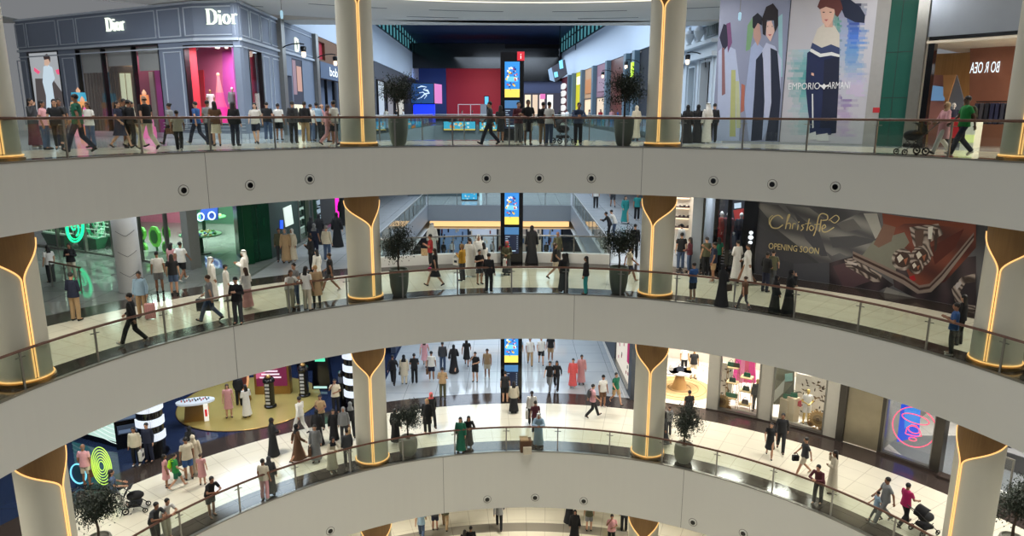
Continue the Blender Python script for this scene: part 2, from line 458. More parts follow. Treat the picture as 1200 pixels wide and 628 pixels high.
# fascias
JOINT = mat('joint_shadow_gap', srgb(120, 117, 108), .8)
for lv, zt in ((1, Z[1]), (2, Z[2]), (3, Z[3])):
    mb = MB(); fr = Arc(R0, 0)
    mb.use(M_fascia).fbox(fr, -112, 112, ZB[lv], zt - .03, -.30, 0)
    o = struct('trim_%d' % lv, mb)
    e = MB().use(M_steel).fbox(fr, -112, 112, zt - .03, zt + .015, -.12, .012); e.build('edge_channel', None, o)
    fj = Arc(R0 - .004, 0)
    j = MB().use(JOINT)
    for px_ in {3: (242, 752), 2: (275, 672), 1: (520, 800)}[lv]:
        a, _ = fr.hit(px_, {3: 205, 2: 400, 1: 580}[lv])
        j.fbox(fj, a - .035, a + .035, ZB[lv], zt - .03, 0, .002)
    j.build('joint', None, o)
# slab edges round the voids of the hall
M_slab = mat('grey_slab_edge', srgb(150, 156, 162), .5, var=.03)
for lv, dz in ((2, 1.32), (3, 1.87)):
    x0, x1, y1 = VOID[lv]; zt = Z[lv]; mb = MB().use(M_slab)
    ya = CY + sqrt(RW ** 2 - (x0 - CX) ** 2) - .3; yb = CY + sqrt(RW ** 2 - (x1 - CX) ** 2) - .3
    mb.box(x0 - .2, x0, ya, y1 + .2, zt - dz, zt - .01); mb.box(x1, x1 + .2, yb, y1 + .2, zt - dz, zt - .01)
    mb.box(x0, x1, y1, y1 + .2, zt - dz, zt - .01)
    a0, a1 = azof(x0, ya + .3), azof(x1, yb + .3)
    mb.fbox(Arc(RW, zt), a0, a1, -dz, -.01, -.05, .1)
    struct('trim_%d' % (lv + 2), mb)
    # low white kerb and glass guard on the gallery side
    if lv == 2:
        k = MB().use(M_white).fbox(Arc(20.75, zt), a0 - .3, a1 + .3, 0, .5, 0, .28)
        struct('trim_6', k)
# cove under the far slab edge, lit warm
c = MB().box(-6.8, 4.7, 57.35, 57.6, ZB[2] + .15, ZB[2] + .55)
tag(c.build('ceiling_cove_light', M_ledsoft), 'warm strip of light under the grey bridge across the hall', 'ceiling light')

# glass guards
def guard(name, label, fr, u0, u1, h=1.1, step=None, w=0.0, post_us=None, light=False, rail=M_rail, v0=0.02, group=None, gl=None):
    t = thing(name, label, 'glass railing', fr.pt(u0, 0, w), group)
    arc = isinstance(fr, Arc)
    rl = MB()
    if arc: n = int((u1 - u0) / 1.5) + 1
    else: n = 1
    rl.tube([fr.pt(u0 + (u1 - u0) * k / n, h, w) for k in range(n + 1)], .042, 8)
    rl.build('handrail', rail, t, smooth=True)
    us = [u for u in post_us if u0 < u < u1] if post_us else [u0 + step * k for k in range(int((u1 - u0) / step) + 1)]
    for u in us:
        du = fr.m(.028)
        p = MB().use(M_steel).fbox(fr, u - du, u + du, -.03, h - .04, w - .012, w + .025)
        p.fbox(fr, u - fr.m(.14), u + fr.m(.14), h - .19, h - .16, w - .01, w + .012)
        p.build('post', None, t)
    ed = [u0] + us + [u1]
    for a, b in zip(ed, ed[1:]):
        if b - a < fr.m(.2): continue
        MB().fbox(fr, a + fr.m(.035), b - fr.m(.035), v0, h - .05, w, w + .014).build('glass_panel', gl or M_glass, t)
    return t
STEP = 8.98
for lv, ph, nm in ((1, -48.9, 'lowest'), (2, -48.04, 'middle'), (3, -48.5, 'top')):
    us = [ph + STEP * k for k in range(-7, 18)]
    guard('glass_railing', 'curved glass railing with brown handrail along the %s gallery edge' % nm, Arc(R0 + .12, Z[lv]), -108, 108, post_us=us)
for lv in (2, 3):
    x0, x1, y1 = VOID[lv]; zt = Z[lv]
    ya = CY + sqrt(RW ** 2 - (x0 - CX) ** 2); yb = CY + sqrt(RW ** 2 - (x1 - CX) ** 2)
    nm = {2: 'middle', 3: 'top'}[lv]
    guard('glass_railing', 'long glass railing on the left side of the hall opening, %s floor' % nm, Flat((x0 - .12, ya), (x0 - .12, y1), zt), 0, y1 - ya, step=2.0, rail=M_steel)
    guard('glass_railing', 'long glass railing on the right side of the hall opening, %s floor' % nm, Flat((x1 + .12, yb), (x1 + .12, y1), zt), 0, y1 - yb, step=2.0, rail=M_steel)
    guard('glass_railing', 'straight glass railing at the far end of the hall opening, %s floor' % nm, Flat((x0, y1 + .12), (x1, y1 + .12), zt), 0, x1 - x0, step=2.4, rail=M_steel)
    if lv == 2:
        guard('glass_railing', 'glass railing on the white kerb behind the totem, middle floor', Arc(20.65, zt), azof(x0, ya), azof(x1, yb), h=1.35, step=5.6, v0=.5, rail=M_steel)
    else:
        guard('glass_railing', 'glass railing behind the totem on the top floor', Arc(20.65, zt), azof(x0, ya), azof(x1, yb), h=1.1, step=5.6, rail=M_steel)
# angled rail by the left column on the middle level
P, Q = onfloor(62, 336, Z[2]), onfloor(98, 344, Z[2])
guard('glass_railing', 'short angled railing with brown top behind the left column, middle floor', Flat(P, Q, Z[2]), 0, hypot(Q[0] - P[0], Q[1] - P[1]), step=1.1)

# columns with veneer funnels and light lines
AZC = (-72.6, -26.4, 20.0, 66.3)
STEMA = {3: (20, 13, -14, -15), 2: (22, 29, -18, -20), 1: (41, 2, -2, -40), 0: (20, 0, 0, -20)}
CR = .665
def column(lv, k):
    x, y = polar(AZC[k], R0 + .16 + CR); zf = Z[lv]; zc = (ZB[1], ZB[2], ZB[3], ZTOP)[lv]
    mb = MB().use(M_col).lathe([(CR, zf), (CR, zc)], (x, y, 0), 48)
    col = struct('column', mb, smooth=True)
    face = atan2(-x, -y)                      # the way towards the viewer's side of the atrium
    def P(phi, z, r):                         # phi grows to the right as one faces the column
        a = face - RA(phi); return (x + r * sin(a), y + r * cos(a), z)
    H = 1.05 if lv else 1.0
    zt = zc - .24; st = STEMA[lv][k]; hw = 1.5
    tl, tr = -84, 84
    def edge(side, z):
        tip = tl if side < 0 else tr; s_ = st + side * hw
        t = min(1, max(0, (zt - z) / H))
        f = t * t * (3 - 2 * t)
        f = f ** .75
        return tip + (s_ - tip) * f
    zs = [zc - .005, zt] + [zt - H * i / 16 for i in range(1, 17)] + [zf + .16]
    v = MB().use(M_bronze)
    NN = 20
    for z in zs:
        a, b = edge(-1, z), edge(1, z)
        v.v += [P(a + (b - a) * i / NN, z, CR + .012) for i in range(NN + 1)]
    for r_ in range(len(zs) - 1):
        for i in range(NN):
            o = r_ * (NN + 1) + i; v.f.append((o, o + 1, o + NN + 2, o + NN + 1)); v.mi.append(0)
    v.build('veneer_funnel', None, col, smooth=True)
    zz = [zt + .02] + [zt - H * i / 24 for i in range(25)] + [zf + .2]
    for side in (-1, 1):
        MB().tube([P(edge(side, z) + side * 1.2, z, CR + .02) for z in zz], .023, 6).build('light_line', M_led, col)
    b = MB().use(M_brass).lathe([(CR + .01, zf), (CR + .075, zf), (CR + .075, zf + .10), (CR + .01, zf + .13)], (x, y, 0), 40)
    b.build('base_ring', None, col)
    MB().tube([P(a, zf + .15, CR + .03) for a in range(-110, 111, 10)], .022, 6).build('base_light', M_led, col)
for lv in (0, 1, 2, 3):
    for k in range(4): column(lv, k)

# nozzle spotlights in the fascias
def nozzle(lv, px_, py_):
    fr = Arc(R0, 0); u, v = fr.hit(px_, py_); c = Vector(fr.pt(u, v, 0)); n = (Vector(fr.pt(u, v, 1)) - c).normalized()
    t = thing('fascia_spotlight', 'FILL', 'spotlight', tuple(c), 'round spotlights set in the white fascias')
    def disc(r0, r1, d0, d1):
        m = MB(); x = n.cross(Vector((0, 0, 1))).normalized(); N_ = 20
        for r, d in ((r0, d0), (r1, d1)):
            m.v += [tuple(c + n * d + (x * cos(2 * pi * q / N_) + Vector((0, 0, 1)) * sin(2 * pi * q / N_)) * r) for q in range(N_)]
        for q in range(N_): m.f.append((q, (q + 1) % N_, N_ + (q + 1) % N_, N_ + q)); m.mi.append(0)
        m.f.append(tuple(N_ + q for q in range(N_))); m.mi.append(0); return m
    disc(.185, .175, .0, .006).build('shadow_ring', JOINT, t); disc(.165, .14, .0, .03).build('bezel', M_fascia, t); disc(.10, .09, .03, .05).build('lens', M_black, t)
    return t
NOZ = [(3, 215, 223), (3, 293, 217), (3, 363, 210), (3, 570, 209), (3, 632, 209), (3, 693, 209), (3, 836, 212), (3, 905, 216), (3, 979, 219),
       (1, 387, 622), (1, 571, 585), (1, 627, 583), (1, 684, 587), (1, 812, 612), (1, 871, 625)]
ORD = {3: 'above the middle floor', 1: 'above the ground floor'}
for lv in (3, 1):
    row = [a for a in NOZ if a[0] == lv]
    for i, a in enumerate(row):
        w = ['first', 'second', 'third', 'fourth', 'fifth', 'sixth', 'seventh', 'eighth', 'ninth'][i]
        nozzle(*a)['label'] = 'small round black spotlight in the fascia %s, %s from the left' % (ORD[lv], w)
# ================================================================ TOP FLOOR SHOPS
def wallo(mb, fr, u0, u1, v0, v1, ops, w0, w1):        # a wall with openings (u0,u1,v0,v1)
    us = sorted(set([u0, u1] + [max(u0, min(u1, q)) for o in ops for q in o[:2]]))
    for a, b in zip(us, us[1:]):
        if b - a < 1e-5: continue
        m = (a + b) / 2; ins = sorted([o for o in ops if o[0] < m < o[1]], key=lambda o: o[2]); z = v0
        for o in ins:
            if o[2] - z > .01: mb.fbox(fr, a, b, z, o[2], w0, w1)
            z = o[3]
        if v1 - z > .01: mb.fbox(fr, a, b, z, v1, w0, w1)
def rc(fr, x0, x1, y0, y1, ym=None):                    # a rectangle read off the photograph, on a wall
    a = fr.hit(x0, ym or (y0 + y1) / 2)[0]; b = fr.hit(x1, ym or (y0 + y1) / 2)[0]
    c = fr.hit((x0 + x1) / 2, y0)[1]; d = fr.hit((x0 + x1) / 2, y1)[1]
    return (min(a, b), max(a, b), min(c, d), max(c, d))
def serif(mb, fr, word, u, v, h, w0, w1, scale=1.0):
    k = fr.m(1.0) * h
    t = .16 * h; th = .05 * h; x = 0
    R_ = lambda pts, wd: mb.ribbon(fr, [(u + (x + a) * k, v + b * h) for a, b in pts], [q * h for q in wd] if isinstance(wd, (list, tuple)) else wd * h, w0, w1)
    for ch in word:
        if ch == 'D':
            R_([(.14, 0), (.14, 1)], .15); R_([(0, .02), (.4, .02)], .045); R_([(0, .98), (.4, .98)], .045)
            R_([(.3, .02), (.48, .06), (.66, .2), (.72, .5), (.66, .8), (.48, .94), (.3, .98)], [.045, .09, .15, .18, .15, .09, .045]); x += .90
        elif ch == 'i':
            R_([(.1, 0), (.1, .62)], .13); R_([(0, .02), (.2, .02)], .04); R_([(0, .61), (.12, .61)], .04); R_([(.1, .76), (.1, .88)], .13); x += .31
        elif ch == 'o':
            q = [(.28 + .22 * sin(2 * pi * i / 16), .32 + .3 * cos(2 * pi * i / 16)) for i in range(17)]
            R_(q, [.05 + .1 * abs(sin(2 * pi * i / 16)) for i in range(17)]); x += .68
        elif ch == 'r':
            R_([(.1, 0), (.1, .62)], .13); R_([(0, .02), (.22, .02)], .04); R_([(0, .61), (.12, .61)], .04)
            R_([(.12, .45), (.2, .58), (.3, .62), (.38, .58)], [.05, .06, .08, .11]); x += .45

BG = mat('blue_grey_boiserie', srgb(124, 134, 152), .55, var=.03)
BGm = mat('pale_blue_moulding', srgb(190, 198, 208), .5, var=.02)
ROLL_M = mat('roller_blind_fabric', srgb(190, 188, 184), .8)
zf = Z[3]
D1, DC, D2 = Flat((-28.5, 42.2), (-15.2, 35.05), zf), Flat((-15.2, 35.05), (-12.9, 34.6), zf), Flat((-12.9, 34.6), (-13.2, 41.6), zf)
t = thing('storefront', 'blue-grey panelled boutique front with white mouldings and two lit white signs', 'storefront', (-20, 38, zf))
HT = 6.38
def facade(name, fr, u0, u1, v1, ops, m, par=None, w0=-.3, w1=0, v0=0):
    mb = MB().use(m); wallo(mb, fr, u0, u1, v0, v1, ops, w0, w1); return mb.build(name, None, par)
w_poster = rc(D1, 37, 73, 60, 143); w_door = rc(D1, 93, 190, 54, 157, 100)
w_door = (w_door[0], w_door[1], 0, w_door[3])
facade('wall_panel', D1, 0, D1.L, HT, [w_poster, w_door], BG, t)
w_pink = (.12, DC.L - .12, .75, DC.hit(262, 53)[1])
ppl = D1.hit(219, 100)[0]
w_pink1 = (ppl, D1.L, .75, w_pink[3])
mb = MB().use(BG)
# the pink window turns the corner: open in both walls
bpy.data.objects.remove([o for o in t.children][0])
facade('wall_panel', D1, 0, D1.L, HT, [w_poster, w_door, w_pink1], BG, t)
facade('wall_panel', DC, 0, DC.L, HT, [(0, DC.L - .12, .75, w_pink[3])], BG, t)
w_p2 = rc(D2, 293, 308, 58, 150, 90); facade('wall_panel', D2, 0, D2.L, HT, [w_p2], BG, t)
mo = MB().use(BGm)
vb, vt = D1.hit(190, 50)[1], D1.hit(190, 11)[1]
for fr in (D1, DC, D2):
    mo.fbox(fr, 0, fr.L, vb - .02, vb + .10, 0, .12); mo.fbox(fr, 0, fr.L, vb - .32, vb - .26, 0, .06); mo.fbox(fr, 0, fr.L, HT - .1, HT, 0, .1)
    mo.fbox(fr, 0, fr.L, 0, .25, 0, .05)
for x0, x1 in ((18, 29), (31, 66), (69, 88), (90, 183), (186, 212)):
    a, b, c, d = rc(D1, x0, x1, 22, 48, 36); mo.frame(D1, a, b, vb + .22, vt, 0, .04, .05)
a = D1.hit(216, 30)[0]
mo.fbox(D1, a, D1.L, vb + .22, vb + .27, 0, .04); mo.fbox(D1, a, D1.L, vt - .05, vt, 0, .04); mo.fbox(D1, a, a + .05, vb + .22, vt, 0, .04)
mo.fbox(DC, 0, DC.L - .15, vb + .22, vb + .27, 0, .04); mo.fbox(DC, 0, DC.L - .15, vt - .05, vt, 0, .04); mo.fbox(DC, DC.L - .2, DC.L - .15, vb + .22, vt, 0, .04)
for k in range(4): mo.frame(D2, .15 + 1.7 * k, 1.6 + 1.7 * k, vb + .22, vt, 0, .04, .05)
for x0, x1 in ((22, 34), (75, 91), (193, 216)):
    a, b, c, d = rc(D1, x0, x1, 60, 150, 90); mo.frame(D1, a + .08, b - .08, .5, vb - .45, 0, .04, .05)
for a, b in ((w_p2[1] + .2, w_p2[1] + 1.3), (5.2, 6.6)): mo.frame(D2, a, b, .5, vb - .45, 0, .04, .05)
for v in (.42, .58, .72): mo.fbox(D1, D1.hit(193, 150)[0], D1.L, v, v + .03, 0, .05); mo.fbox(DC, 0, DC.L, v, v + .03, 0, .05)
mo.build('moulding', None, t)
fm = MB().use(M_dark); fm.frame(D1, *w_poster, -.1, .03, .06)
fm.build('window_frame', None, t)
# poster screen with a figure
ps = MB().use(em(176, 180, 184, .75)).fbox(D1, *w_poster, -.12, -.06)
ps.use(em(92, 84, 84, .6)).ppoly(D1, [(40, 92), (60, 92), (73, 110), (73, 143), (44, 143)], -.06, -.05)
ps.use(em(196, 214, 226, .9)).ppoly(D1, [(50, 78), (55, 76), (60, 79), (63, 92), (60, 98), (63, 118), (62, 140), (54, 140), (53, 112), (49, 96)], -.05, -.04)
ps.use(em(214, 178, 156, .8)).ppoly(D1, [(51, 68), (56, 67), (58, 72), (55, 78), (51, 76)], -.05, -.04)
ps.use(em(60, 44, 44, .7)).ppoly(D1, [(50, 66), (54, 63), (58, 67), (58, 73), (56, 69), (51, 70)], -.04, -.03)
ps.use(em(240, 90, 130, .9)).ppoly(D1, [(39, 79), (46, 84), (44, 87), (39, 83)], -.05, -.04)
ps.ppoly(D1, [(64, 82), (71, 80), (72, 88), (66, 87)], -.05, -.04)
ps.build('display_screen', None, t)
# entrance: three glass bays, blinds above
ub = [w_door[0]] + [D1.hit(x, 85)[0] for x in (121, 157)] + [w_door[1]]
for i in range(3):
    a, b = ub[i], ub[i + 1]
    f = MB().use(M_dark).frame(D1, a, b, 0, w_door[3], -.2, .02, .055).build('window', None, t)
    MB().use(M_shopglass).fbox(D1, a + .05, b - .05, .05, w_door[3] - .05, -.1, -.09).build('pane', None, f)
    vv = D1.hit(130, 84 if i != 1 else 77)[1]
    MB().use(ROLL_M).fbox(D1, a + .08, b - .08, vv, w_door[3] - .08, -.32, -.28).build('roller_blind', None, t)
DB = Flat((-29.8, 44.6), (-14.2, 36.2), zf)
def pq(m, c, x0, y0, x1, y1, w=0, lit=0): m.use(em(*c, lit) if lit else cm(*c)).ppoly(DB, [(x0, y0), (x1, y0), (x1 + (y1 - y0) * .10, y1), (x0 + (y1 - y0) * .10, y1)], w, w + .05)
i_ = MB(); pq(i_, (186, 166, 150), 80, 40, 124, 170)
for k in range(11): pq(i_, (150, 130, 116), 84 + k * 3.6, 76, 85.4 + k * 3.6, 166, .05)
pq(i_, (166, 142, 116), 118, 40, 158, 170); pq(i_, (96, 140, 164), 122, 84, 129, 150, .06); pq(i_, (112, 98, 86), 132, 78, 160, 84, .06)
for x_ in (131, 136, 155): pq(i_, (100, 84, 70), x_, 80, x_ + 3, 160, .06)
pq(i_, (214, 220, 186), 142, 86, 147, 140, .06, .7); pq(i_, (214, 220, 186), 149, 86, 154, 140, .06, .7)
pq(i_, (168, 76, 108), 156, 40, 200, 170); pq(i_, (190, 176, 168), 176, 84, 181, 160, .06); pq(i_, (206, 60, 170), 182, 70, 200, 160, .06)
i_.use(cm(200, 190, 180)).fbox(D1, ub[0], ub[3], 4.4, 4.5, -1.4, -.35)
i_.build('shop_interior', None, t)
# pink vitrine
pk = MB().use(cm(226, 120, 150, .5)); q = w_pink[3] + .05
PB = Flat((-20.5, 40.4), (-12.95, 36.6), zf)
PD = lambda c, pp, w: pk.use(cm(*c, .5)).ppoly(PB, pp, w, w + .04)
PD((232, 130, 170), [(212, 50), (284, 46), (284, 152), (216, 152)], 0); PD((232, 70, 84), [(214, 84), (240, 82), (244, 150), (216, 150)], .06); PD((214, 96, 190), [(262, 60), (283, 58), (283, 150), (264, 150)], .05); PD((240, 110, 160), [(236, 125), (278, 125), (280, 150), (236, 150)], .1)
pk.use(cm(226, 60, 74, .5)).fbox(D1, ppl - .1, ppl, .7, q, -.7, -.3)
pk.use(cm(206, 110, 190, .5)).fbox(D2, .1, .3, .7, q, -.42, -.34)
pk.use(cm(230, 150, 170)).fbox(D1, ppl, D1.L + .5, .66, .72, -1.5, -.3).fbox(DC, 0, DC.L - .5, .66, .72, -1.4, -.3)
pk.use(cm(240, 220, 224)).fbox(D1, ppl, D1.L + .5, q, q + .05, -1.5, -.3).fbox(DC, 0, DC.L - .5, q, q + .05, -1.4, -.3)
pk.build('window_backdrop', None, t)
for x in (236, 243, 253, 261, 270):
    fr = D1 if x < 241 else DC
    u = fr.hit(x, 62)[0]; c = fr.pt(u, q - .12, -.9)
    MB().lathe([(.07, 0), (.11, .1)], c, 10).build('display_spot', em(255, 240, 225, 1.6), t)
fp = MB().use(M_dark).fbox(D1, ppl, ppl + .07, .7, q, -.25, .03).fbox(DC, DC.L - .22, DC.L - .13, .7, q, -.25, .03).fbox(D1, ppl, D1.L, .68, .76, -.25, .03).fbox(DC, 0, DC.L - .15, .68, .76, -.25, .03)
fp.fbox(D1, ppl, D1.L, q - .1, q, -.25, .03).fbox(DC, 0, DC.L - .15, q - .1, q, -.25, .03)
f = fp.build('window', None, t)
MB().use(M_shopglass).fbox(D1, ppl + .05, D1.L, .7, q - .05, -.1, -.09).fbox(DC, 0, DC.L - .15, .7, q - .05, -.1, -.09).build('pane', None, f)
b2 = MB().use(cm(214, 40, 70)).fbox(D2, w_p2[0] - .2, w_p2[1] + .3, w_p2[2], w_p2[3], -.5, -.42)
for k, (dx, v, c) in enumerate(((.4, 3.3, (250, 240, 235)), (.7, 2.9, (250, 230, 230)), (.5, 2.3, (120, 210, 235)), (.7, 1.8, (250, 200, 210)), (.4, 1.5, (255, 255, 255)))):
    b2.use(em(*c, .9)).fbox(D2, w_p2[0] + dx, w_p2[0] + dx + .3, v, v + .3, -.42, -.3)
b2.build('window_backdrop', None, t)
f = MB().use(M_dark).frame(D2, *w_p2, -.2, .03, .08).build('window', None, t)
MB().use(M_shopglass).fbox(D2, w_p2[0], w_p2[1], w_p2[2], w_p2[3], -.1, -.09).build('pane', None, f)
M_sign = em(236, 246, 226, 1.25)
sg = MB().use(M_sign); u, v = D1.hit(126, 37); serif(sg, D1, 'Dior', u, v, 0.66, .0, .09); sg.build('lit_sign', None, t)
sg = MB().use(M_sign); u, v = DC.hit(243.5, 29)
serif(sg, DC, 'Dior', u, v, .70, .02, .12); sg.build('lit_sign', None, t)
area('shop_light', D1.pt(ppl + 1.3, q - .15, -.9), 1.2, 170, (1, .82, .88))
area('shop_light', D1.pt(ub[1] + 1, 4.2, -1.8), 3, 70, (1, .9, .8))
area('shop_light', D2.pt(w_p2[0] + .3, w_p2[3] - .1, -.8), .7, 14, (1, .85, .85))

# displays in the pink window and the cake towers by the door
def tower(px_, r, d, parts, label):
    fr = D1; x, y = fr.pt(fr.hit(px_, 150)[0], 0, d)[:2]
    tt = thing('display_tower', label, 'shop display', (x, y, zf))
    z = 0
    for (rr, h, c) in parts:
        MB().use(em(*c, .55)).lathe([(rr, zf + z), (rr * 1.03, zf + z + h * .5), (rr * .96, zf + z + h)], (x, y, 0), 20).build('tier', None, tt); z += h
    MB().use(em(250, 190, 150, .6)).lathe([(.09, zf + z), (.11, zf + z + .1), (.02, zf + z + .26)], (x, y, 0), 10).build('topper', None, tt)
tower(113, .3, .75, ((.42, .5, (250, 170, 190)), (.36, .45, (255, 150, 80)), (.40, .5, (250, 120, 190)), (.42, .32, (252, 190, 120)), (.34, .5, (80, 190, 225))), 'round tiered cake display with a blue top tier by the shop door')
tower(121, .3, .95, ((.3, .5, (255, 150, 90)), (.32, .5, (250, 130, 190)), (.30, .5, (250, 110, 180)), (.24, .3, (255, 180, 110))), 'round tiered cake display with an orange top tier beside the blue one')
tower(189, .3, .75, ((.38, .55, (252, 130, 190)), (.3, .35, (250, 150, 200)), (.24, .4, (250, 200, 150)), (.26, .3, (90, 190, 225)), (.2, .5, (250, 150, 90))), 'slim tiered cake display in pink, blue and orange left of the pink window')

# next boutique along the hall, and the one after, left side
E1 = Flat((-13.2, 41.6), (-13.35, 49.0), zf); E2 = Flat((-13.35, 49.0), (-13.7, 60.0), zf)
t = thing('storefront', 'blue-grey boutique front with hanging garments poster between dark pilasters', 'storefront', (-13.3, 45, zf))
w1_ = rc(E1, 344, 356, 70, 152, 110); facade('wall_panel', E1, 0, E1.L, HT, [(.6, 1.9, .3, 3.4), w1_], BG, t)
mo = MB().use(BGm); mo.fbox(E1, 0, E1.L, vb, vb + .12, 0, .12); mo.frame(E1, .4, E1.L - .4, vb + .25, vt, 0, .04, .05); mo.build('moulding', None, t)
p = MB().use(em(40, 40, 60, .6)).fbox(E1, *w1_, -.1, -.04); a, b, c, d = w1_
p.use(em(230, 224, 190, .9)).fbox(E1, a + .1, b - .1, c, c + (d - c) * .36, -.04, -.02)
p.use(em(150, 120, 130, .7)).fbox(E1, a + .2, a + .9, c + (d - c) * .5, d - .1, -.04, -.02)
p.use(em(200, 150, 130, .7)).fbox(E1, a + 1.1, b - .2, c + (d - c) * .55, d - .4, -.04, -.02)
p.build('display_screen', None, t)
MB().use(cm(70, 62, 78)).fbox(E1, .5, 2, .3, 3.5, -1.2, -1.1).build('window_backdrop', None, t)
s_ = MB().use(M_sign); s_.ribbon(E1, [(3.0, 4.9), (3.0, 5.7)], .12, 0, .08); s_.ribbon(E1, [(3.0, 4.9), (3.5, 4.98), (3.7, 5.3), (3.5, 5.62), (3.0, 5.7)], [.06, .1, .14, .1, .06], 0, .08); s_.build('lit_sign', None, t)
for fr, u in ((E1, 0), (E1, E1.L - .3)):
    pass
for nm, fr, u in (('first', D2, D2.L - .2), ('second', E2, 0.1), ('third', E2, 9.5)):
    MB().use(M_steel).fbox(fr, u - .35, u + .35, 0, HT, -.1, .25).build('pilaster', None, t)
w2 = (.9, 9.0)
t = thing('storefront', 'wood and glass shop front with lit white sign beyond the blue-grey boutique', 'storefront', (-13.5, 54, zf))
mb = MB().use(cm(118, 84, 60)); wallo(mb, E2, .6, 9.2, 0, HT, [(1.0, 8.8, 0, 3.6), (1.6, 3.4, 4.9, 6.1)], -.3, 0); mb.build('wall_panel', None, t)
MB().use(cm(90, 104, 126)).fbox(E2, .7, 9.2, 3.6, 4.7, 0, .25).build('sign_band', None, t)
MB().use(em(240, 246, 250, 1.3)).text(E2, 'bob', 3.2, 3.85, .9, .25, .33, width=2.6).build('lit_sign', None, t)
MB().use(cm(176, 26, 48)).fbox(E2, 1.6, 3.4, 4.9, 6.1, -.25, -.2).build('red_panel', None, t)
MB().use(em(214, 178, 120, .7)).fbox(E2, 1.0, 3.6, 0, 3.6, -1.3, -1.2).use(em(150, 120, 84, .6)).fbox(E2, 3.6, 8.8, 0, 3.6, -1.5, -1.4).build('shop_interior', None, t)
g = MB().use(M_dark)
for k in range(4): g.fbox(E2, 1.0 + 2.5 * k, 1.08 + 2.5 * k, 0, 3.6, -.2, .0)
g.build('mullion', None, t)
# wall lamps on curved arms
def arm_lamp(fr, px_, py_, reach, label, sc=1.0):
    u, v = fr.hit(px_, py_); c = fr.pt(u, v, 0)
    tt = thing('wall_lamp', label, 'wall lamp', c)
    pts = [fr.pt(u, v - .75 * sc, .05), fr.pt(u, v - .3 * sc, .1)] + [fr.pt(u, v - .3 * sc + .45 * sc * sin(q), .1 + reach * (1 - cos(q))) for q in (.4, .8, 1.2, 1.57)] + [fr.pt(u, v + .1 * sc, reach + .35)]
    MB().tube(pts, .035 * sc, 8).build('arm', M_dark, tt, smooth=True)
    e = fr.pt(u, v, reach + .3)
    MB().lathe([(.13 * sc, .0), (.17 * sc, -.06), (.15 * sc, -.3 * sc)], (e[0], e[1], e[2]), 14).build('lamp_shade', M_dark, tt, smooth=True)
    MB().lathe([(.12 * sc, -.3 * sc), (.13 * sc, -.5 * sc), (.08 * sc, -.6 * sc)], e, 12).build('lamp_glass', em(255, 230, 205, 1.5), tt, smooth=True)
arm_lamp(E1, 326, 54, 1.1, 'dark street-style wall lamp on the pilaster beside the corner boutique')
arm_lamp(E2, 368, 66, 1.1, 'dark street-style wall lamp farther along the left hall shops')
# ================================================================ THE HALL BEHIND, TOP FLOOR
e = CZ + 5.2; zf = Z[3]
BW = mat('cool_white_bulkhead', srgb(196, 208, 222), .6, var=.015, scale=.3)
BL_P, BL_Q = (-13.7, 60.0), (-15.4, 121.0)
BR_P, BR_Q = (11.6, 46.0), (7.2, 114.0)
FL, FR_ = Flat(BL_P, BL_Q, zf), Flat(BR_P, BR_Q, zf, -1)
FLw, FRw = Flat((-13.4, 44.3), BL_Q, zf), Flat((11.7, 44.3), BR_Q, zf, -1)
hb, ht = 5.2 + 1.274, 8.9 + 1.274
TEAL = mat('teal_window_light', srgb(84, 150, 160), .4, emit=.75)
for nm, fr, other in (('left', FLw, 1), ('right', FRw, -1)):
    mb = MB().use(BW).fbox(fr, 0, fr.L, hb, ht, -.4, 0); o = struct('wall_%s' % nm, mb)
    n = 26; wz = fr.L / n
    wn = MB().use(TEAL).fbox(fr, 0, fr.L, ht, ht + 3.4, -.5, -.4).build('window_light', None, o)
    g = MB().use(cm(40, 58, 70))
    for k in range(n + 1): g.fbox(fr, k * wz - .07, k * wz + .07, ht, ht + 3.4, -.4, -.2)
    g.fbox(fr, 0, fr.L, ht + 1.7, ht + 1.8, -.4, -.22); g.fbox(fr, 0, fr.L, ht - .05, ht + .12, -.4, .06); g.build('window_frame', None, o)
# high dark ceiling of the hall
DKC = mat('dark_navy_gloss_ceiling', srgb(26, 42, 76), .5, var=.35, scale=.15)
mb = MB().use(DKC); zc = ZTOP + 7.6
for k in range(10):
    y0, y1 = 44 + k * 8, 52.5 + k * 8; dz = .0
    mb.hexa([(-16.5, y0, zc - .16 * k), (14.5, y0, zc - .16 * k), (14.5, y1, zc - .16 * (k + 1)), (-16.5, y1, zc - .16 * (k + 1)),
             (-16.5, y0, zc + 1), (14.5, y0, zc + 1), (14.5, y1, zc + 1), (-16.5, y1, zc + 1)])
struct('ceiling', mb)
BK = Flat((-17, 122), (15, 122), zf)
mb = MB().use(mat('black_far_wall', srgb(12, 13, 20), .7)).fbox(BK, 0, 32, 0, 24, -.3, 0); struct('wall_back', mb)
def wp(fr, name, m, x0, x1, y0, y1, w0, w1, parent):
    a, b, c, d = rc(fr, x0, x1, y0, y1); return MB().use(m).fbox(fr, a, b, c, d, w0, w1).build(name, None, parent)
t = thing('far_entrance', 'red wall with blue-lit side and black box overhead at the far end of the hall', 'wall feature', (0, 121, zf))
RED = mat('red_lit_wall', srgb(178, 16, 40), .6, var=.05)
NAV = mat('blue_lit_wall', srgb(22, 48, 110), .5, var=.2, scale=.3)
B2 = Flat((-17, 112), (15, 112), zf)
wp(BK, 'red_panel', RED, 524, 592, 80, 139, 0, 3.0, t)
wp(B2, 'black_box', M_black, 478, 592, 52, 81, 0, 2.0, t)
wp(BK, 'blue_panel', NAV, 490, 525, 70, 139, 0, 3.3, t)
wp(B2, 'black_side_panel', M_black, 592, 655, 58, 96, 0, 2.0, t)
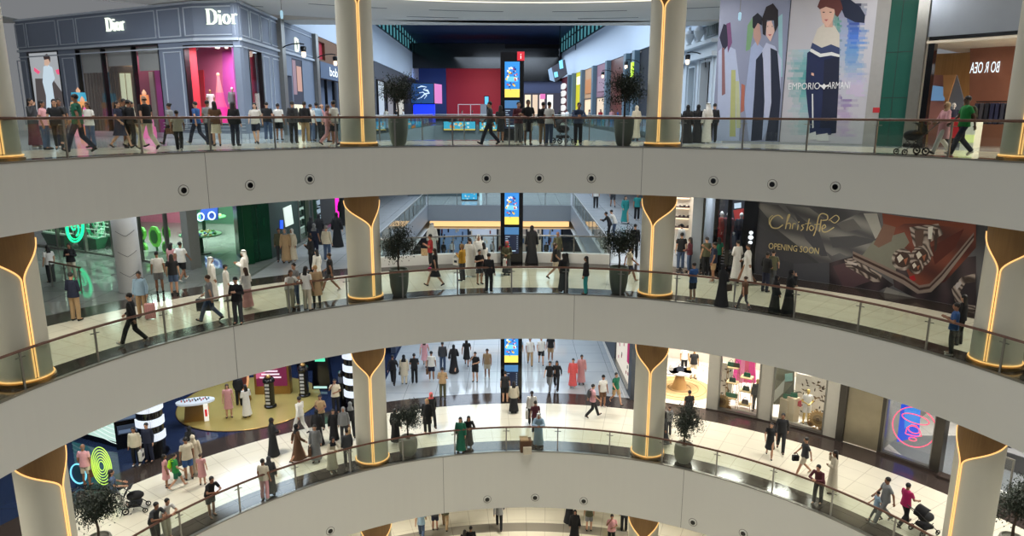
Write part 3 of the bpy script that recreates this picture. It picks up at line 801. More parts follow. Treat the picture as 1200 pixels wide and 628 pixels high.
wp(B2, 'navy_bulkhead', mat('muted_violet_bulkhead', srgb(64, 70, 100), .6), 608, 662, 96, 110, 0, 1.5, t)
x, y = onfloor(560, 141, zf)
area('hall_light', (-4.5, 112, zf + 6.5), 5, 200, (1, .9, .9), rot=(RA(65), 0, 0))
area('hall_light', (-14, 108, zf + 5), 4, 260, (.25, .4, 1), rot=(RA(70), 0, 0))
# lit shop windows at the end, right of the totem
B3 = Flat((1, 110), (10, 110), zf)
t = thing('storefront', 'distant bright shop windows under a violet bulkhead at the end of the hall', 'storefront', (5, 110, zf))
wp(B3, 'wall_panel', cm(60, 54, 66), 606, 664, 109, 137, -.4, -.1, t)
for x0, x1, c in ((615, 622, (236, 214, 176)), (624, 630, (220, 190, 160)), (632, 638, (235, 215, 200)), (641, 648, (240, 236, 226))):
    wp(B3, 'lit_window', em(*c, .85), x0, x1, 111, 137, -.1, .0, t)
wp(B3, 'pink_poster', em(220, 110, 170, .8), 633, 639, 110, 116, 0, .1, t)
# big slanted screens hanging at the end of the right bulkhead
S1 = Flat(FRw.pt(48, 0, 1)[:2], FRw.pt(69, 0, .2)[:2], zf, -1)
t = thing('hanging_screen', 'pair of large dark hanging screens with pale lettering at the bulkhead end', 'screen', (7.5, 100, zf + 6))
SF = Flat((6.2, 100), (8.6, 92), zf, -1)
SF = Flat((4.0, 98), (12, 95), zf)
MB().use(cm(66, 62, 70)).ppoly(SF, [(647, 79), (662, 70), (665, 87), (651, 96)], 0, .3).build('screen_panel', None, t)
MB().use(cm(150, 170, 190)).ppoly(SF, [(643, 82), (647, 79), (651, 96), (645, 94)], 0, .3).build('side_panel', None, t)
MB().tube([SF.pt(2.4, 8.6, .1), SF.pt(2.4, 12.6, .1)], .06, 6).tube([SF.pt(4.6, 9.4, .1), SF.pt(4.6, 12.6, .1)], .06, 6).build('hanging_rod', M_dark, t)
m = MB().use(em(120, 200, 235, 1.1)).ppoly(SF, [(656, 72), (660, 70), (661, 80), (657, 81)], .3, .4)
m.ppoly(SF, [(650, 85), (654, 84), (655, 90), (651, 91)], .3, .4); m.build('lit_lettering', None, t)
# right-hand shops below the bulkhead
def u_(x, y=110): return FRw.hit(x, y)[0]
shops = [(748, 760, (20, 22, 30), None, 'dark shop front with a small green lit sign near the right column'),
         (714, 733, (104, 56, 42), 'mosaic', 'copper-brown mosaic shop front behind the potted tree'),
         (698, 712, (150, 110, 122), 'win', 'mauve two-storey shop front with warm lit window'),
         (684, 696, (196, 150, 110), 'win2', 'peach lit shop front with orange upper window'),
         (674, 683, (226, 214, 20), 'yellow', 'bright yellow shop front in the right-hand row'),
         (655, 665, (90, 14, 34), 'dots', 'dark red shop front with white discs at the far end of the row')]
for x0, x1, c, kind, lab in shops:
    a, b = sorted((u_(x0), u_(x1))); b = min(b, FRw.L - .2); a = min(a, b - 1)
    t = thing('storefront', lab, 'storefront', FRw.pt(a, 0, 0), 'shops along the right side of the hall')
    m = cm(*c)
    if kind == 'mosaic': m = mat('copper_mosaic', srgb(*c), .3, var=.6, scale=2.5)
    if kind == 'yellow': m = mat('yellow_front', srgb(*c), .5, emit=.5)
    MB().use(m).fbox(FRw, a, b, 0, hb, -.6, -.1).build('wall_panel', None, t)
    L_ = b - a
    if kind in ('win', 'win2'):
        cc = (232, 206, 176) if kind == 'win' else (250, 220, 180)
        MB().use(em(*cc, .7)).fbox(FRw, a + L_ * .15, b - L_ * .15, .1, 2.9, -.1, 0).build('lit_window', None, t)
        MB().use(cm(60, 50, 46)).frame(FRw, a + L_ * .12, b - L_ * .12, .1, 3.0, -.1, .08, .12).build('window_frame', None, t)
        MB().use(em(*((180, 150, 165) if kind == 'win' else (226, 150, 90)), .3)).fbox(FRw, a + L_ * .15, b - L_ * .15, 3.6, 5.2, -.1, 0).build('upper_window', None, t)
    if kind == 'dots':
        for k in range(5): 
            cpt = FRw.pt((a + b) / 2, 1.0 + k * 1.05, 0)
            MB().use(em(235, 232, 228, .8)).fpoly(FRw, [((a + b) / 2 + L_ * .3 * cos(q), 1.0 + k * 1.05 + .45 * sin(q)) for q in [2 * pi * i / 16 for i in range(16)]], -.1, .05).build('white_disc', None, t)
    if kind == 'yellow': MB().use(em(240, 240, 200, .9)).fbox(FRw, a + L_ * .2, b - L_ * .2, 4.9, 5.9, -.1, .05).build('lit_sign', None, t)
    if kind is None: MB().use(em(190, 230, 60, 1.2)).fbox(FRw, u_(747, 75) - .3, u_(747, 75) + .3, 4.3, 5.5, .36, .5).build('lit_sign', None, t)
for x in (745, 735, 713, 697, 683.5, 673, 668, 654):
    u = min(u_(x), FRw.L - .6)
    MB_ = MB().use(mat('pale_teal_pilaster', srgb(92, 114, 126), .5)).fbox(FRw, u - .5, u + .5, 0, hb, -.1, .35); struct('column', MB_)
arm_lamp(FRw, 752, 72, 1.0, 'dark wall lamp on the pilaster above the dark shop front')
arm_lamp(FRw, 722, 84, 1.0, 'dark wall lamp on the copper mosaic front')
# left side shops below the bulkhead
a_ = [FLw.hit(x, 120)[0] for x in (441, 452, 462, 474)]
for i, (c, lab) in enumerate((((190, 200, 205), 'pale lit shop window nearest the left column in the hall'), ((150, 150, 150), 'grey shop window behind the potted tree, left side of the hall'), ((214, 210, 196), 'cream lit shop window farther along the left side'))):
    t = thing('storefront', lab, 'storefront', FLw.pt(a_[i], 0, 0), 'shops along the left side of the hall')
    MB().use(cm(70, 72, 80)).fbox(FLw, a_[i], a_[i + 1], 0, hb, -.6, -.1).build('wall_panel', None, t)
    MB().use(em(*c, .6)).fbox(FLw, a_[i] + 1, a_[i + 1] - 1, .2, 4.6, -.1, 0).build('lit_window', None, t)
    MB().use(M_dark).frame(FLw, a_[i] + .9, a_[i + 1] - .9, .1, 4.7, -.1, .1, .15).build('window_frame', None, t)
mb = MB().use(cm(90, 100, 120)); mb.fbox(FLw, 0, a_[0], 0, hb, -.8, -.5); struct('wall_left', mb)
mb = MB().use(cm(30, 30, 38)); mb.fbox(FRw, 0, FRw.L, 0, hb, -1.2, -.7); struct('wall_right', mb)
mb = MB().use(cm(30, 34, 46)); mb.fbox(FLw, a_[3], FLw.L, 0, hb, -.8, -.5); struct('wall_left', mb)
# blue screen block with white swirl, blue lit counter below
SB = Flat((-11.2, 88), (-4.5, 88), zf)
t = thing('hanging_screen', 'large blue screen with a white swirling emblem, pink screen on its side', 'screen', (-9, 88, zf + 2.6))
a, b, c, d = rc(SB, 482, 508, 98, 121)
MB().use(cm(14, 22, 40)).fbox(SB, a - .1, b + .1, c - .1, d + .1, -3, 0).build('casing', None, t)
s_ = MB().use(em(22, 66, 120, .8)).fbox(SB, a, b, c, d, 0, .05)
q = [SB.hit(x, y) for x, y in ((489, 103), (494, 101), (500, 102), (496, 105), (501, 106), (503, 109), (498, 110), (494, 114), (489, 116))]
s_.use(em(200, 220, 240, .9)).ribbon(SB, q, [.05, .16, .1, .2, .25, .2, .16, .1, .04], .05, .07)
s_.ribbon(SB, [SB.hit(x, y) for x, y in ((490, 109), (496, 108), (500, 112), (497, 116))], [.05, .12, .12, .03], .05, .07); s_.build('display_screen', None, t)
MB().use(em(200, 110, 170, .8)).hexa([SB.pt(b + .1, c, -.05), SB.pt(b + .15, c, -.05), SB.pt(b + .75, c, -2.9), SB.pt(b + .7, c, -2.9), SB.pt(b + .1, d, -.05), SB.pt(b + .15, d, -.05), SB.pt(b + .75, d, -2.9), SB.pt(b + .7, d, -2.9)]).build('side_screen', None, t)
t = thing('lit_counter', 'glowing blue counter under the blue screen', 'counter', (-9, 88, zf))
a, b, c, d = rc(SB, 484, 509, 122, 131); MB().use(em(16, 50, 235, 1.1)).fbox(SB, a, b, .05, d, -1, -.2).build('lit_front', None, t); MB().use(M_dark).fbox(SB, a - .1, b + .1, 0, .1, -1.2, 0).fbox(SB, a - .1, b + .1, d, d + .1, -1.2, 0).build('top', None, t)
# small kiosk and booth in front of the red wall
SC = Flat((-8, 84), (0, 84), zf)
t = thing('booth', 'low white-framed booth in front of the red wall', 'booth', (-3.5, 84, zf))
m = MB().use(cm(190, 170, 170)); a, b, c, d = rc(SC, 537, 566, 122, 138)
for u in (a, (a + b) / 2, b): m.fbox(SC, u - .04, u + .04, 0, d, -.1, 0)
m.fbox(SC, a, b, d - .08, d, -.1, 0).build('frame', None, t)
MB().use(cm(150, 34, 46)).fbox(SC, a, b, 0, d * .55, -.2, -.1).build('front_panel', None, t)
t = thing('kiosk', 'grey cabinet with a small blue screen beside the red wall', 'kiosk', (-2.8, 82, zf))
SD = Flat((-6, 80), (2, 80), zf); a, b, c, d = rc(SD, 563, 570, 122, 139)
MB().use(cm(120, 120, 124)).fbox(SD, a, b, 0, d, -.6, 0).build('body', None, t)
a, b, c, d = rc(SD, 567, 573, 112, 130); MB().use(M_black).fbox(SD, a, b, 0, d, -.9, -.7).build('frame', None, t)
MB().use(em(90, 180, 230, 1)).fbox(SD, a + .08, b - .08, d - 1.0, d - .1, -.7, -.66).build('display_screen', None, t)
# banner screens on the far bridge
BB = Flat((-9, 74.7), (8, 74.7), zf)
def banner(x0, x1, y0, y1, lab, seed):
    a, b, c, d = rc(BB, x0, x1, y0, y1); t = thing('banner_screen', lab, 'screen', BB.pt(a, c, 0), 'banner screens on the far bridge')
    MB().use(M_black).fbox(BB, a - .06, b + .06, c - .06, d + .06, -.02, .08).build('casing', None, t)
    m = MB().use(em(70, 190, 235, .95)).fbox(BB, a, b, c, d, .08, .1); rnd = random.Random(seed)
    for i in range(16):
        u = a + (b - a) * rnd.random() * .85; v = c + (d - c) * (.2 + .5 * rnd.random()); w = (b - a) * .05 * (1 + rnd.random())
        m.use(em(*rnd.choice(((255, 230, 120), (240, 250, 255), (40, 110, 190), (240, 160, 60))), .95)).fbox(BB, u, min(b, u + w), v, min(d, v + (d - c) * .22), .1, .12)
    m.use(em(250, 214, 110, .9)).fbox(BB, a, b, c, c + (d - c) * .16, .1, .12); m.build('display_screen', None, t)
banner(520, 557, 142.5, 152.5, 'wide colourful blue banner screen at the far end of the hall opening', 3)
banner(562, 583, 143, 153, 'smaller blue banner screen right of the wide one', 5)
banner(700, 717, 140, 152, 'blue banner screen at the right end of the far bridge', 7)

# lit panels along the edges of the hall opening
x0, x1, y1 = VOID[3]
for nm, X_, sd in (('left', x0 - .3, 1), ('right', x1 + .3, -1)):
    f_ = Flat((X_, 36), (X_, 74), zf, sd); t = thing('led_strip_display', 'row of small glowing blue panels along the %s edge of the hall opening' % nm, 'screen', f_.pt(0, 0, 0))
    for k in range(14):
        cc = ((60, 150, 240), (170, 190, 240), (90, 190, 240))[k % 3]; MB().use(em(*cc, 1.0)).fbox(f_, 1 + k * 2.6, 2.6 + k * 2.6, .28, .95, 0, .04).build('lit_panel', None, t)
    MB().use(M_dark).fbox(f_, .6, 37.6, 0, .2, -.05, .1).build('base_rail', None, t)

# ================================================================ RIGHT SIDE, TOP FLOOR
fr = Arc(RW + .1, zf)
WS = mat('white_stucco_front', srgb(206, 212, 216), .6, var=.02)
# white classical front with urns, in the gap beside the hoarding
K = Flat((12.1, 35.5), (11.5, 60), zf, -1)
t = thing('storefront', 'white classical shop front with balustrade urns beside the fashion hoarding', 'storefront', K.pt(0, 0, 0))
def ku(x, y=100): return K.hit(x, y)[0]
u1, u0 = ku(804), ku(846)
u0 = max(0.0, ku(842))
lw = (ku(815), ku(808), 0.9, 4.2); dr = (ku(833), ku(822), 0.0, 4.4)
lw = (min(lw[:2]), max(lw[:2]), .9, 4.2); dr = (min(dr[:2]), max(dr[:2]), 0, 4.4)
vc = K.hit(820, 97)[1]
mb = MB().use(WS); wallo(mb, K, u0, K.L, 0, 7.5, [lw, dr], -.4, 0); mb.build('wall_panel', None, t)
mb = MB().use(WS); mb.fbox(K, u0, u1 + 3, 4.55, 4.8, 0, .5).fbox(K, u0, u1 + 3, 4.8, 5.3, 0, .2).fbox(K, u0, u1 + 3, 5.3, 5.5, 0, .6).fbox(K, u0, u1 + 3, 6.9, 7.3, 0, .5)
for u in (u0 + .3, dr[0] - .5, dr[1] + .5, lw[1] + .6): mb.fbox(K, u - .2, u + .2, 0, 4.6, 0, .15)
mb.frame(K, dr[0] - .15, dr[1] + .15, 0, 4.5, 0, .12, .15).frame(K, lw[0] - .1, lw[1] + .1, .8, 4.3, 0, .12, .1); mb.build('moulding', None, t)
MB().use(em(255, 244, 226, .75)).fbox(K, dr[0], dr[1], 0, 4.4, -.9, -.8).build('lit_interior', None, t)
MB().use(cm(150, 170, 180)).fbox(K, lw[0], lw[1], .9, 4.2, -.3, -.25).build('pane', None, t)
sp = MB().use(em(255, 250, 240, 1.2))
for k in range(9): sp.ball(K.pt(lw[0] + .3 + (k % 2) * .5, 1.3 + k * .33, -.2), .05, 6)
sp.build('fairy_lights', None, t)
gr = MB().use(cm(120, 128, 130)); gr.frame(K, ku(838), ku(826), 5.75, 6.85, .02, .08, .1)
for k in range(7): gr.fbox(K, ku(838) + (ku(826) - ku(838)) * k / 7, ku(838) + (ku(826) - ku(838)) * k / 7 + .06, 5.75, 6.85, .02, .08)
gr.build('lattice_window', None, t)
for x in (813, 824):
    c = K.pt(ku(x, 70), 5.5, .35)
    MB().use(WS).lathe([(.22, 0), (.22, .15), (.1, .2), (.3, .55), (.34, .75), (.22, .95), (.1, 1.05), (.12, 1.15), (.02, 1.25)], c, 16).build('urn', None, t, smooth=True)
arm_lamp(K, 829, 64, .9, 'dark wall lamp with lit glass on the white classical front')

# fashion hoarding: three figures, then one boy
t = thing('fashion_hoarding', 'tall pale hoarding printed with two young models and a boy in a navy tracksuit', 'hoarding', fr.pt(fr.hit(930, 100)[0], 0, 0))
a0, a1, a2 = fr.hit(838, 100)[0], fr.hit(919, 90)[0], fr.hit(1019, 90)[0]
P1 = mat('lavender_print', srgb(138, 144, 170), .4, var=.08, scale=.3); P2 = mat('pale_grey_print', srgb(188, 186, 194), .4, var=.05, scale=.4)
HV = 6.36
b = MB().use(P1).fbox(fr, a0, a1, .05, HV, -.12, 0); b.build('left_panel', None, t)
b = MB().use(P2).fbox(fr, a1 + .1, a2, .05, HV, -.12, 0); b.build('right_panel', None, t)
MB().use(cm(150, 148, 146)).fbox(fr, a2, a2 + 1.4, 0, HV, -.3, .02).build('edge_return', None, t)
MB().use(cm(60, 60, 70)).fbox(fr, a1, a1 + .1, .05, HV, -.12, .01).build('joint_line', None, t)
pr = MB(); k_ = [.0, .004]
def S(m, pp, lay): pr.use(m).ppoly(fr, pp, .002 + lay * .004, .004 + lay * .004)
# left figures
S(cm(176, 186, 214), [(842, 60), (850, 52), (862, 58), (868, 110), (866, 165), (840, 165)], 0)
S(cm(40, 40, 62), [(843, 44), (848, 28), (853, 30), (854, 52), (848, 60)], 1); S(cm(120, 78, 120), [(851, 28), (856, 26), (858, 50), (853, 62)], 1)
S(cm(136, 96, 100), [(846, 56), (849, 56), (850, 110), (846, 112)], 2)
S(cm(176, 178, 120), [(857, 82), (862, 82), (862, 160), (855, 160)], 1); S(cm(186, 190, 150), [(862, 95), (866, 95), (868, 150), (863, 150)], 1)
S(cm(120, 160, 120), [(876, 30), (882, 20), (884, 30), (879, 58), (874, 60)], 1)
S(cm(160, 172, 206), [(880, 56), (886, 48), (898, 60), (906, 90), (900, 150), (893, 164), (878, 165), (872, 120)], 1)
S(cm(188, 150, 140), [(883, 30), (890, 26), (892, 44), (888, 54), (883, 44)], 2); S(cm(30, 32, 46), [(882, 32), (882, 20), (888, 15), (893, 20), (893, 30), (888, 27), (884, 34)], 3)
S(cm(184, 190, 216), [(893, 60), (898, 50), (908, 54), (916, 70), (914, 120), (898, 140), (892, 120)], 2)
S(cm(26, 34, 56), [(886, 70), (894, 60), (896, 120), (893, 164), (880, 165), (884, 110)], 2); S(cm(26, 34, 56), [(903, 56), (911, 60), (915, 110), (911, 165), (897, 165), (904, 120)], 3)
S(cm(226, 190, 180), [(898, 26), (904, 24), (908, 36), (903, 49), (898, 42)], 4); S(cm(34, 28, 36), [(894, 40), (893, 22), (898, 8), (906, 4), (912, 12), (912, 30), (908, 38), (907, 24), (899, 24), (897, 42)], 5)
for q in ((899.7, 31), (905, 31)): S(cm(50, 40, 44), [(q[0] - .7, q[1] - .4), (q[0] + .7, q[1] - .4), (q[0] + .7, q[1] + .4), (q[0] - .7, q[1] + .4)], 6)
S(cm(190, 90, 96), [(900, 40.5), (904.5, 40), (902.5, 42.5)], 6)
S(cm(170, 100, 84), [(869, 98), (873, 100), (872, 130), (868, 132)], 2)
S(cm(150, 190, 200), [(912, 20), (917, 16), (917, 90), (913, 90)], 1)
# right: colour blur, boy
rq = random.Random(21)
def streak(cols, x0, x1, y0, y1, n, lay, amp=5, bg=(188, 186, 194)):
    """soft sideways blur of the print, as many thin strips that fade into the paper"""
    for i in range(n):
        ya, yb = y0 + (y1 - y0) * i / n, y0 + (y1 - y0) * (i + 1) / n + .15; c = cols[int(i / n * len(cols))]; c2 = cols[min(len(cols) - 1, int(i / n * len(cols)) + 1)]
        f = (i / n * len(cols)) % 1; c = [a_ + (b_ - a_) * f for a_, b_ in zip(c, c2)]
        l_, r_ = x0 + rq.uniform(-amp, amp) * .5, x1 + rq.uniform(-amp, amp)
        for k in range(4):
            w = .75 - .2 * k; e_ = (r_ - l_) * .13 * k; cc = [round((a_ * (1 - w) + b_ * w) / 6) * 6 for a_, b_ in zip(c, bg)]
            S(cm(*cc), [(l_ + e_, ya), (r_ - e_ * .6, ya), (r_ - e_ * .6, yb), (l_ + e_, yb)], lay + k * .12)
streak(((150, 186, 196), (60, 140, 140), (90, 160, 160), (150, 180, 186)), 926, 958, 58, 158, 34, 0, 8)
streak(((30, 110, 100), (20, 120, 100), (40, 90, 120), (50, 110, 150), (40, 70, 110), (130, 110, 160), (180, 160, 190)), 976, 1000, 8, 160, 48, .6, 7)
streak(((16, 26, 54), (30, 60, 140), (50, 100, 200), (60, 120, 190), (120, 150, 190), (190, 180, 206)), 984, 1013, 4, 116, 40, 1.2, 6)
S(cm(20, 30, 56), [(982, 0), (996, -1), (1008, 8), (1014, 18), (1013, 27), (1002, 26), (990, 20)], 1.9)
S(cm(22, 34, 74), [(946, 62), (956, 55), (974, 62), (984, 66), (983, 100), (980, 130), (974, 158), (951, 158), (947, 130), (944, 100)], 3)
S(cm(16, 24, 52), [(966, 70), (984, 66), (983, 100), (980, 156), (960, 158), (964, 120)], 4)
S(cm(206, 198, 186), [(952, 50), (958, 34), (966, 28), (978, 30), (984, 40), (984, 66), (974, 64), (962, 60), (952, 56)], 5)
S(cm(50, 62, 100), [(950, 57), (952, 50), (963, 56), (974, 52), (984, 56), (984, 64), (974, 62), (962, 64)], 6)
S(cm(226, 226, 222), [(949, 60), (951, 57), (962, 63), (975, 61), (984, 64), (984, 67), (974, 65), (961, 67)], 7)
S(cm(220, 178, 160), [(961, 10), (970, 6), (979, 12), (976, 24), (970, 32), (964, 26)], 7); S(cm(206, 164, 148), [(966, 26), (976, 22), (976, 32), (967, 32)], 6.5)
S(cm(96, 50, 48), [(958, 8), (962, -2), (984, -3), (988, 10), (982, 20), (979, 18), (978, 11), (968, 8), (961, 11)], 8)
for q in ((965.5, 14.5), (973.5, 14.5)): S(cm(60, 44, 50), [(q[0] - 1.3, q[1] - .6), (q[0] + 1.3, q[1] - .6), (q[0] + 1.3, q[1] + .5), (q[0] - 1.3, q[1] + .5)], 8)
S(cm(180, 90, 96), [(966, 23), (971, 22.6), (968.5, 25)], 8)
S(cm(214, 170, 150), [(951, 85), (954, 86), (954, 89), (951, 88)], 6)
S(cm(226, 226, 226), [(951.5, 110), (953, 110), (953.5, 150), (952, 150)], 5)
S(cm(30, 40, 80), [(949, 150), (958, 150), (974, 150), (974, 158), (949, 158)], 5); S(cm(206, 206, 206), [(944, 158), (956, 154), (957, 163), (944, 165)], 6); S(cm(206, 206, 206), [(957, 158), (970, 156), (972, 165), (957, 165)], 6)
pr.build('printed_figures', None, t)
tx = MB().use(cm(236, 236, 238))
u, v = fr.hit(924, 105); u2, _ = fr.hit(961, 103); W_ = abs(u2 - u) / fr.m(1)
tx.text(fr, 'EMPORIO', u, v, .40, .04, .055, width=W_)
u, v = fr.hit(970, 104); u2, _ = fr.hit(996, 104); W_ = abs(u2 - u) / fr.m(1); tx.text(fr, 'ARMANI', u, v, .40, .04, .055, width=W_)
tx.ppoly(fr, [(960, 99), (964, 100), (966, 98), (968, 100), (972, 99), (971, 101), (968, 102), (966, 105), (963, 102), (961, 101)], .04, .055)
tx.build('lettering', None, t)
# green glass panel
g0, g1 = fr.hit(1025, 90)[0], fr.hit(1068, 90)[0]
g0 = a2 + 1.4
t = thing('glass_wall_panel', 'tall dark green back-painted glass wall beside the fashion hoarding', 'glass panel', fr.pt(g0, 0, 0))
GG = mat('green_back_painted_glass', srgb(40, 84, 74), .06, var=.03); 
MB().use(GG).fbox(fr, g0, g1, 0, HV, -.2, 0).build('panel', None, t)
ln = MB().use(cm(20, 40, 36)); um = fr.hit(1052, 60)[0]; ln.fbox(fr, um, um + .06, 0, HV, 0, .006)
for y in (62, 115): v = fr.hit(1040, y)[1]; ln.fbox(fr, g0, g1, v, v + .03, 0, .006)
ln.build('joint', None, t)
rs = MB().use(em(220, 240, 244, .9)).text(fr, 'HO4', fr.hit(1031, 88)[0], fr.hit(1031, 88)[1], .4, .0, .01, width=1.0, mirror=True); rs.build('lit_sign_reflection', None, t) if False else None
r_ = rc(fr, 1023, 1031, 126, 132); MB().use(cm(170, 30, 40)).fbox(fr, r_[0], r_[1], r_[2], r_[3], .0, .03).build('red_notice', None, t)
t_ = struct('trim_7', MB().use(M_steel).fbox(fr, g1, g1 + 1.1, 0, HV, -.2, .15))
# open-fronted sportswear shop
s0 = g1 + 1.1; s1 = 82
c0, c1 = fr.hit(1090, 100)[0], s1
vt_ = fr.hit(1110, 42)[1]
t = thing('storefront', 'shop front with brushed steel bulkhead, cream stone pier and open wood-lined interior', 'storefront', fr.pt(s0, 0, 0))
MB().use(mat('brushed_steel_bulkhead', srgb(150, 156, 164), .32, metal=.7, var=.06, scale=2)).fbox(fr, s0, s1, vt_, HV, -.3, .05).build('bulkhead', None, t)
MB().use(mat('cream_marble', srgb(214, 206, 192), .3, var=.05, scale=2)).fbox(fr, s0, c0 - .6, 0, vt_, -.3, 0).build('stone_pier', None, t)
MB().use(M_black).fbox(fr, c0 - .6, c0, 0, vt_, -.3, .06).fbox(fr, c0, s1, vt_ - .12, vt_, -.3, .06).build('door_frame', None, t)
bk = Arc(RW + 5.5, zf)
WD = wood_mat('honey_wood_slats', srgb(206, 156, 96), srgb(158, 112, 62), .5, (12, 12, .6))
i_ = MB().use(WD); 
i_.fbox(bk, 44, 84, 0, vt_ - .25, -.1, 0).build('back_wall', None, t)
i_ = MB().use(cm(200, 190, 172)); i_.fbox(Arc(RW + 5.4, zf), 46, 84, vt_ - .25, vt_ - .15, 0, 5.4); i_.build('shop_ceiling', None, t)
sl = MB().use(M_dark)
for q in range(6): sl.fbox(Arc(RW + 1 + q * .7, zf), 56 + q, 84, vt_ - .27, vt_ - .25, 0, .08)
sl.build('ceiling_track', None, t)
bm = Arc(RW + 3.6, zf)
a = bm.hit(1092, 100)[0]
i_ = MB().use(cm(176, 120, 110)).ppoly(bm, [(1090, 88), (1106, 88), (1108, 180), (1088, 180)], 0, .1); i_.use(em(110, 150, 190, .6)).ppoly(bm, [(1092, 100), (1108, 102), (1108, 118), (1091, 118)], .1, .14)
i_.use(cm(190, 140, 90)).ppoly(bm, [(1107, 88), (1122, 88), (1112, 120), (1107, 112)], 0, .2); i_.use(cm(120, 126, 140)).ppoly(bm, [(1112, 112), (1122, 88), (1130, 116), (1128, 180), (1110, 180)], 0, .1)
i_.use(cm(150, 98, 78)).ppoly(bm, [(1138, 56), (1200, 54), (1200, 180), (1136, 180)], 0, .12); i_.build('display_partition', None, t)
sg = MB().use(em(226, 242, 250, 1.3)); u, v = bm.hit(1138, 86); u2, _ = bm.hit(1173, 80)
sg.text(bm, 'BO R OEA', u, v, .62, .14, .2, width=abs(u2 - u) / bm.m(1), mirror=True, slope=-.0); sg.build('lit_sign', None, t)
rl = MB().use(M_dark); f3 = Arc(RW + 2.6, zf); rl.fbox(f3, f3.hit(1143, 130)[0], 80, 1.75, 1.8, 0, .05); rl.build('clothes_rail', None, t)
rnd = random.Random(4)
for k in range(12):
    u = f3.hit(1144, 130)[0] + k * .45
    MB().use(cm(*rnd.choice(((30, 32, 40), (44, 46, 60), (60, 60, 66), (26, 30, 60))))).fbox(f3, u, u + .3, .9, 1.72, -.2, .25).build('hanging_garment', None, t)
tb = thing('display_table', 'white glowing display table with red end inside the wood-lined shop', 'display table', f3.pt(f3.hit(1130, 160)[0], 0, 1))
a = f3.hit(1122, 150)[0]; b = f3.hit(1160, 150)[0]
MB().use(cm(226, 226, 214)).fbox(f3, a + 1.6, b, 0, 1.0, .8, 1.5).build('body', None, tb); MB().use(em(220, 232, 150, .7)).fbox(f3, a + 1.2, b, .2, .5, 1.5, 1.56).build('lit_strip', None, tb)
MB().use(cm(190, 26, 40)).fbox(f3, a, a + 1.6, .35, 1.15, .8, 1.5).build('red_end', None, tb)
area('shop_light', bm.pt(68, vt_ - .4, .6), 3, 420, (1, .86, .68))
area('shop_light', bm.pt(60, vt_ - .4, .9), 1.5, 330, (1, .86, .68))

# information totems, one above the other on three floors
def totem(lv, label, w=1.1, h=4.05):
    x, y = -.02, 34.1; z = Z[lv]
    t = thing('information_totem', label, 'totem', (x, y, z), 'black information totems')
    MB().use(M_black).box(x - w / 2, x + w / 2, y, y + .3, z, z + h).build('body', None, t)
    m = MB(); f = Flat((x - w / 2, y), (x + w / 2, y), z)
    a, b = .20, w - .2
    m.use(em(44, 134, 216, .95)).fbox(f, a, b, 2.0, 3.62, 0, .02)
    m.use(em(238, 214, 96, .95)).fbox(f, a, b, 2.0, 2.38, .02, .024)
    m.use(em(110, 196, 240, .95)).fbox(f, a + .08, b - .08, 2.72, 2.95, .02, .024)
    rnd = random.Random(11)
    for i in range(46):
        an = rnd.random() * 2 * pi; rr = .12 + .16 * rnd.random(); u = (a + b) / 2 + rr * cos(an) * .95; v = 2.86 + rr * sin(an) * 1.9; s_ = .02 + .03 * rnd.random()
        if v < 2.12: continue
        m.use(em(*rnd.choice(((250, 250, 250), (20, 50, 130), (200, 60, 60), (250, 200, 60), (30, 80, 170), (140, 90, 60))), .9)).fbox(f, u - s_, u + s_, v - s_, v + s_, .024 + i * .0003, .026 + i * .0003)
    m.build('upper_screen', None, t)
    m = MB().use(em(24, 34, 58, .7)).fbox(f, a, b, .55, 1.86, 0, .02).use(em(70, 120, 170, .8)).fbox(f, a, b, 1.5, 1.86, .02, .024)
    m.use(em(160, 180, 200, .8))
    for k in range(7): m.fbox(f, a + .04, a + .14 + .12 * rnd.random(), 1.38 - k * .1, 1.41 - k * .1, .02, .024); m.fbox(f, b - .1, b - .05, 1.38 - k * .1, 1.41 - k * .1, .02, .024)
    m.use(em(190, 225, 245, .9)).fbox(f, a + .1, b - .15, .66, .7, .02, .024)
    m.build('lower_screen', None, t)
    if lv == 3:
        m = MB().use(em(196, 30, 48, .8)).fbox(f, w - .32, w + .02, h - .38, h + .02, .0, .03).use(em(250, 240, 240, 1)).fbox(f, w - .17, w - .13, h - .3, h - .16, .03, .035).fbox(f, w - .17, w - .13, h - .12, h - .08, .03, .035)
        m.build('red_information_sign', None, t)
totem(3, 'black information totem with blue screen and red sign, top floor')
totem(2, 'black information totem with blue and yellow screen, middle floor', h=4.0)
totem(1, 'black information totem with blue directory screen, lower floor', h=4.0)
# hanging sensors from the top ceiling
for px_, py_, lab in ((330, 16, 'small hanging sensor under the ceiling near the corner boutique'), (867, 18, 'small hanging sensor under the ceiling beside the fashion hoarding')):
    d = ray(px_, py_); k = 24 / d[1]; c = (d[0] * k, 24, CZ + d[2] * k)
    t = thing('ceiling_sensor', lab, 'sensor', c); MB().use(M_steel).tube([c, (c[0], c[1], ZTOP)], .012, 5).build('cable', None, t)
    MB().use(em(170, 210, 230, .8)).lathe([(.03, -.16), (.05, -.1), (.05, .06), (.02, .1)], c, 10).build('sensor_body', None, t)
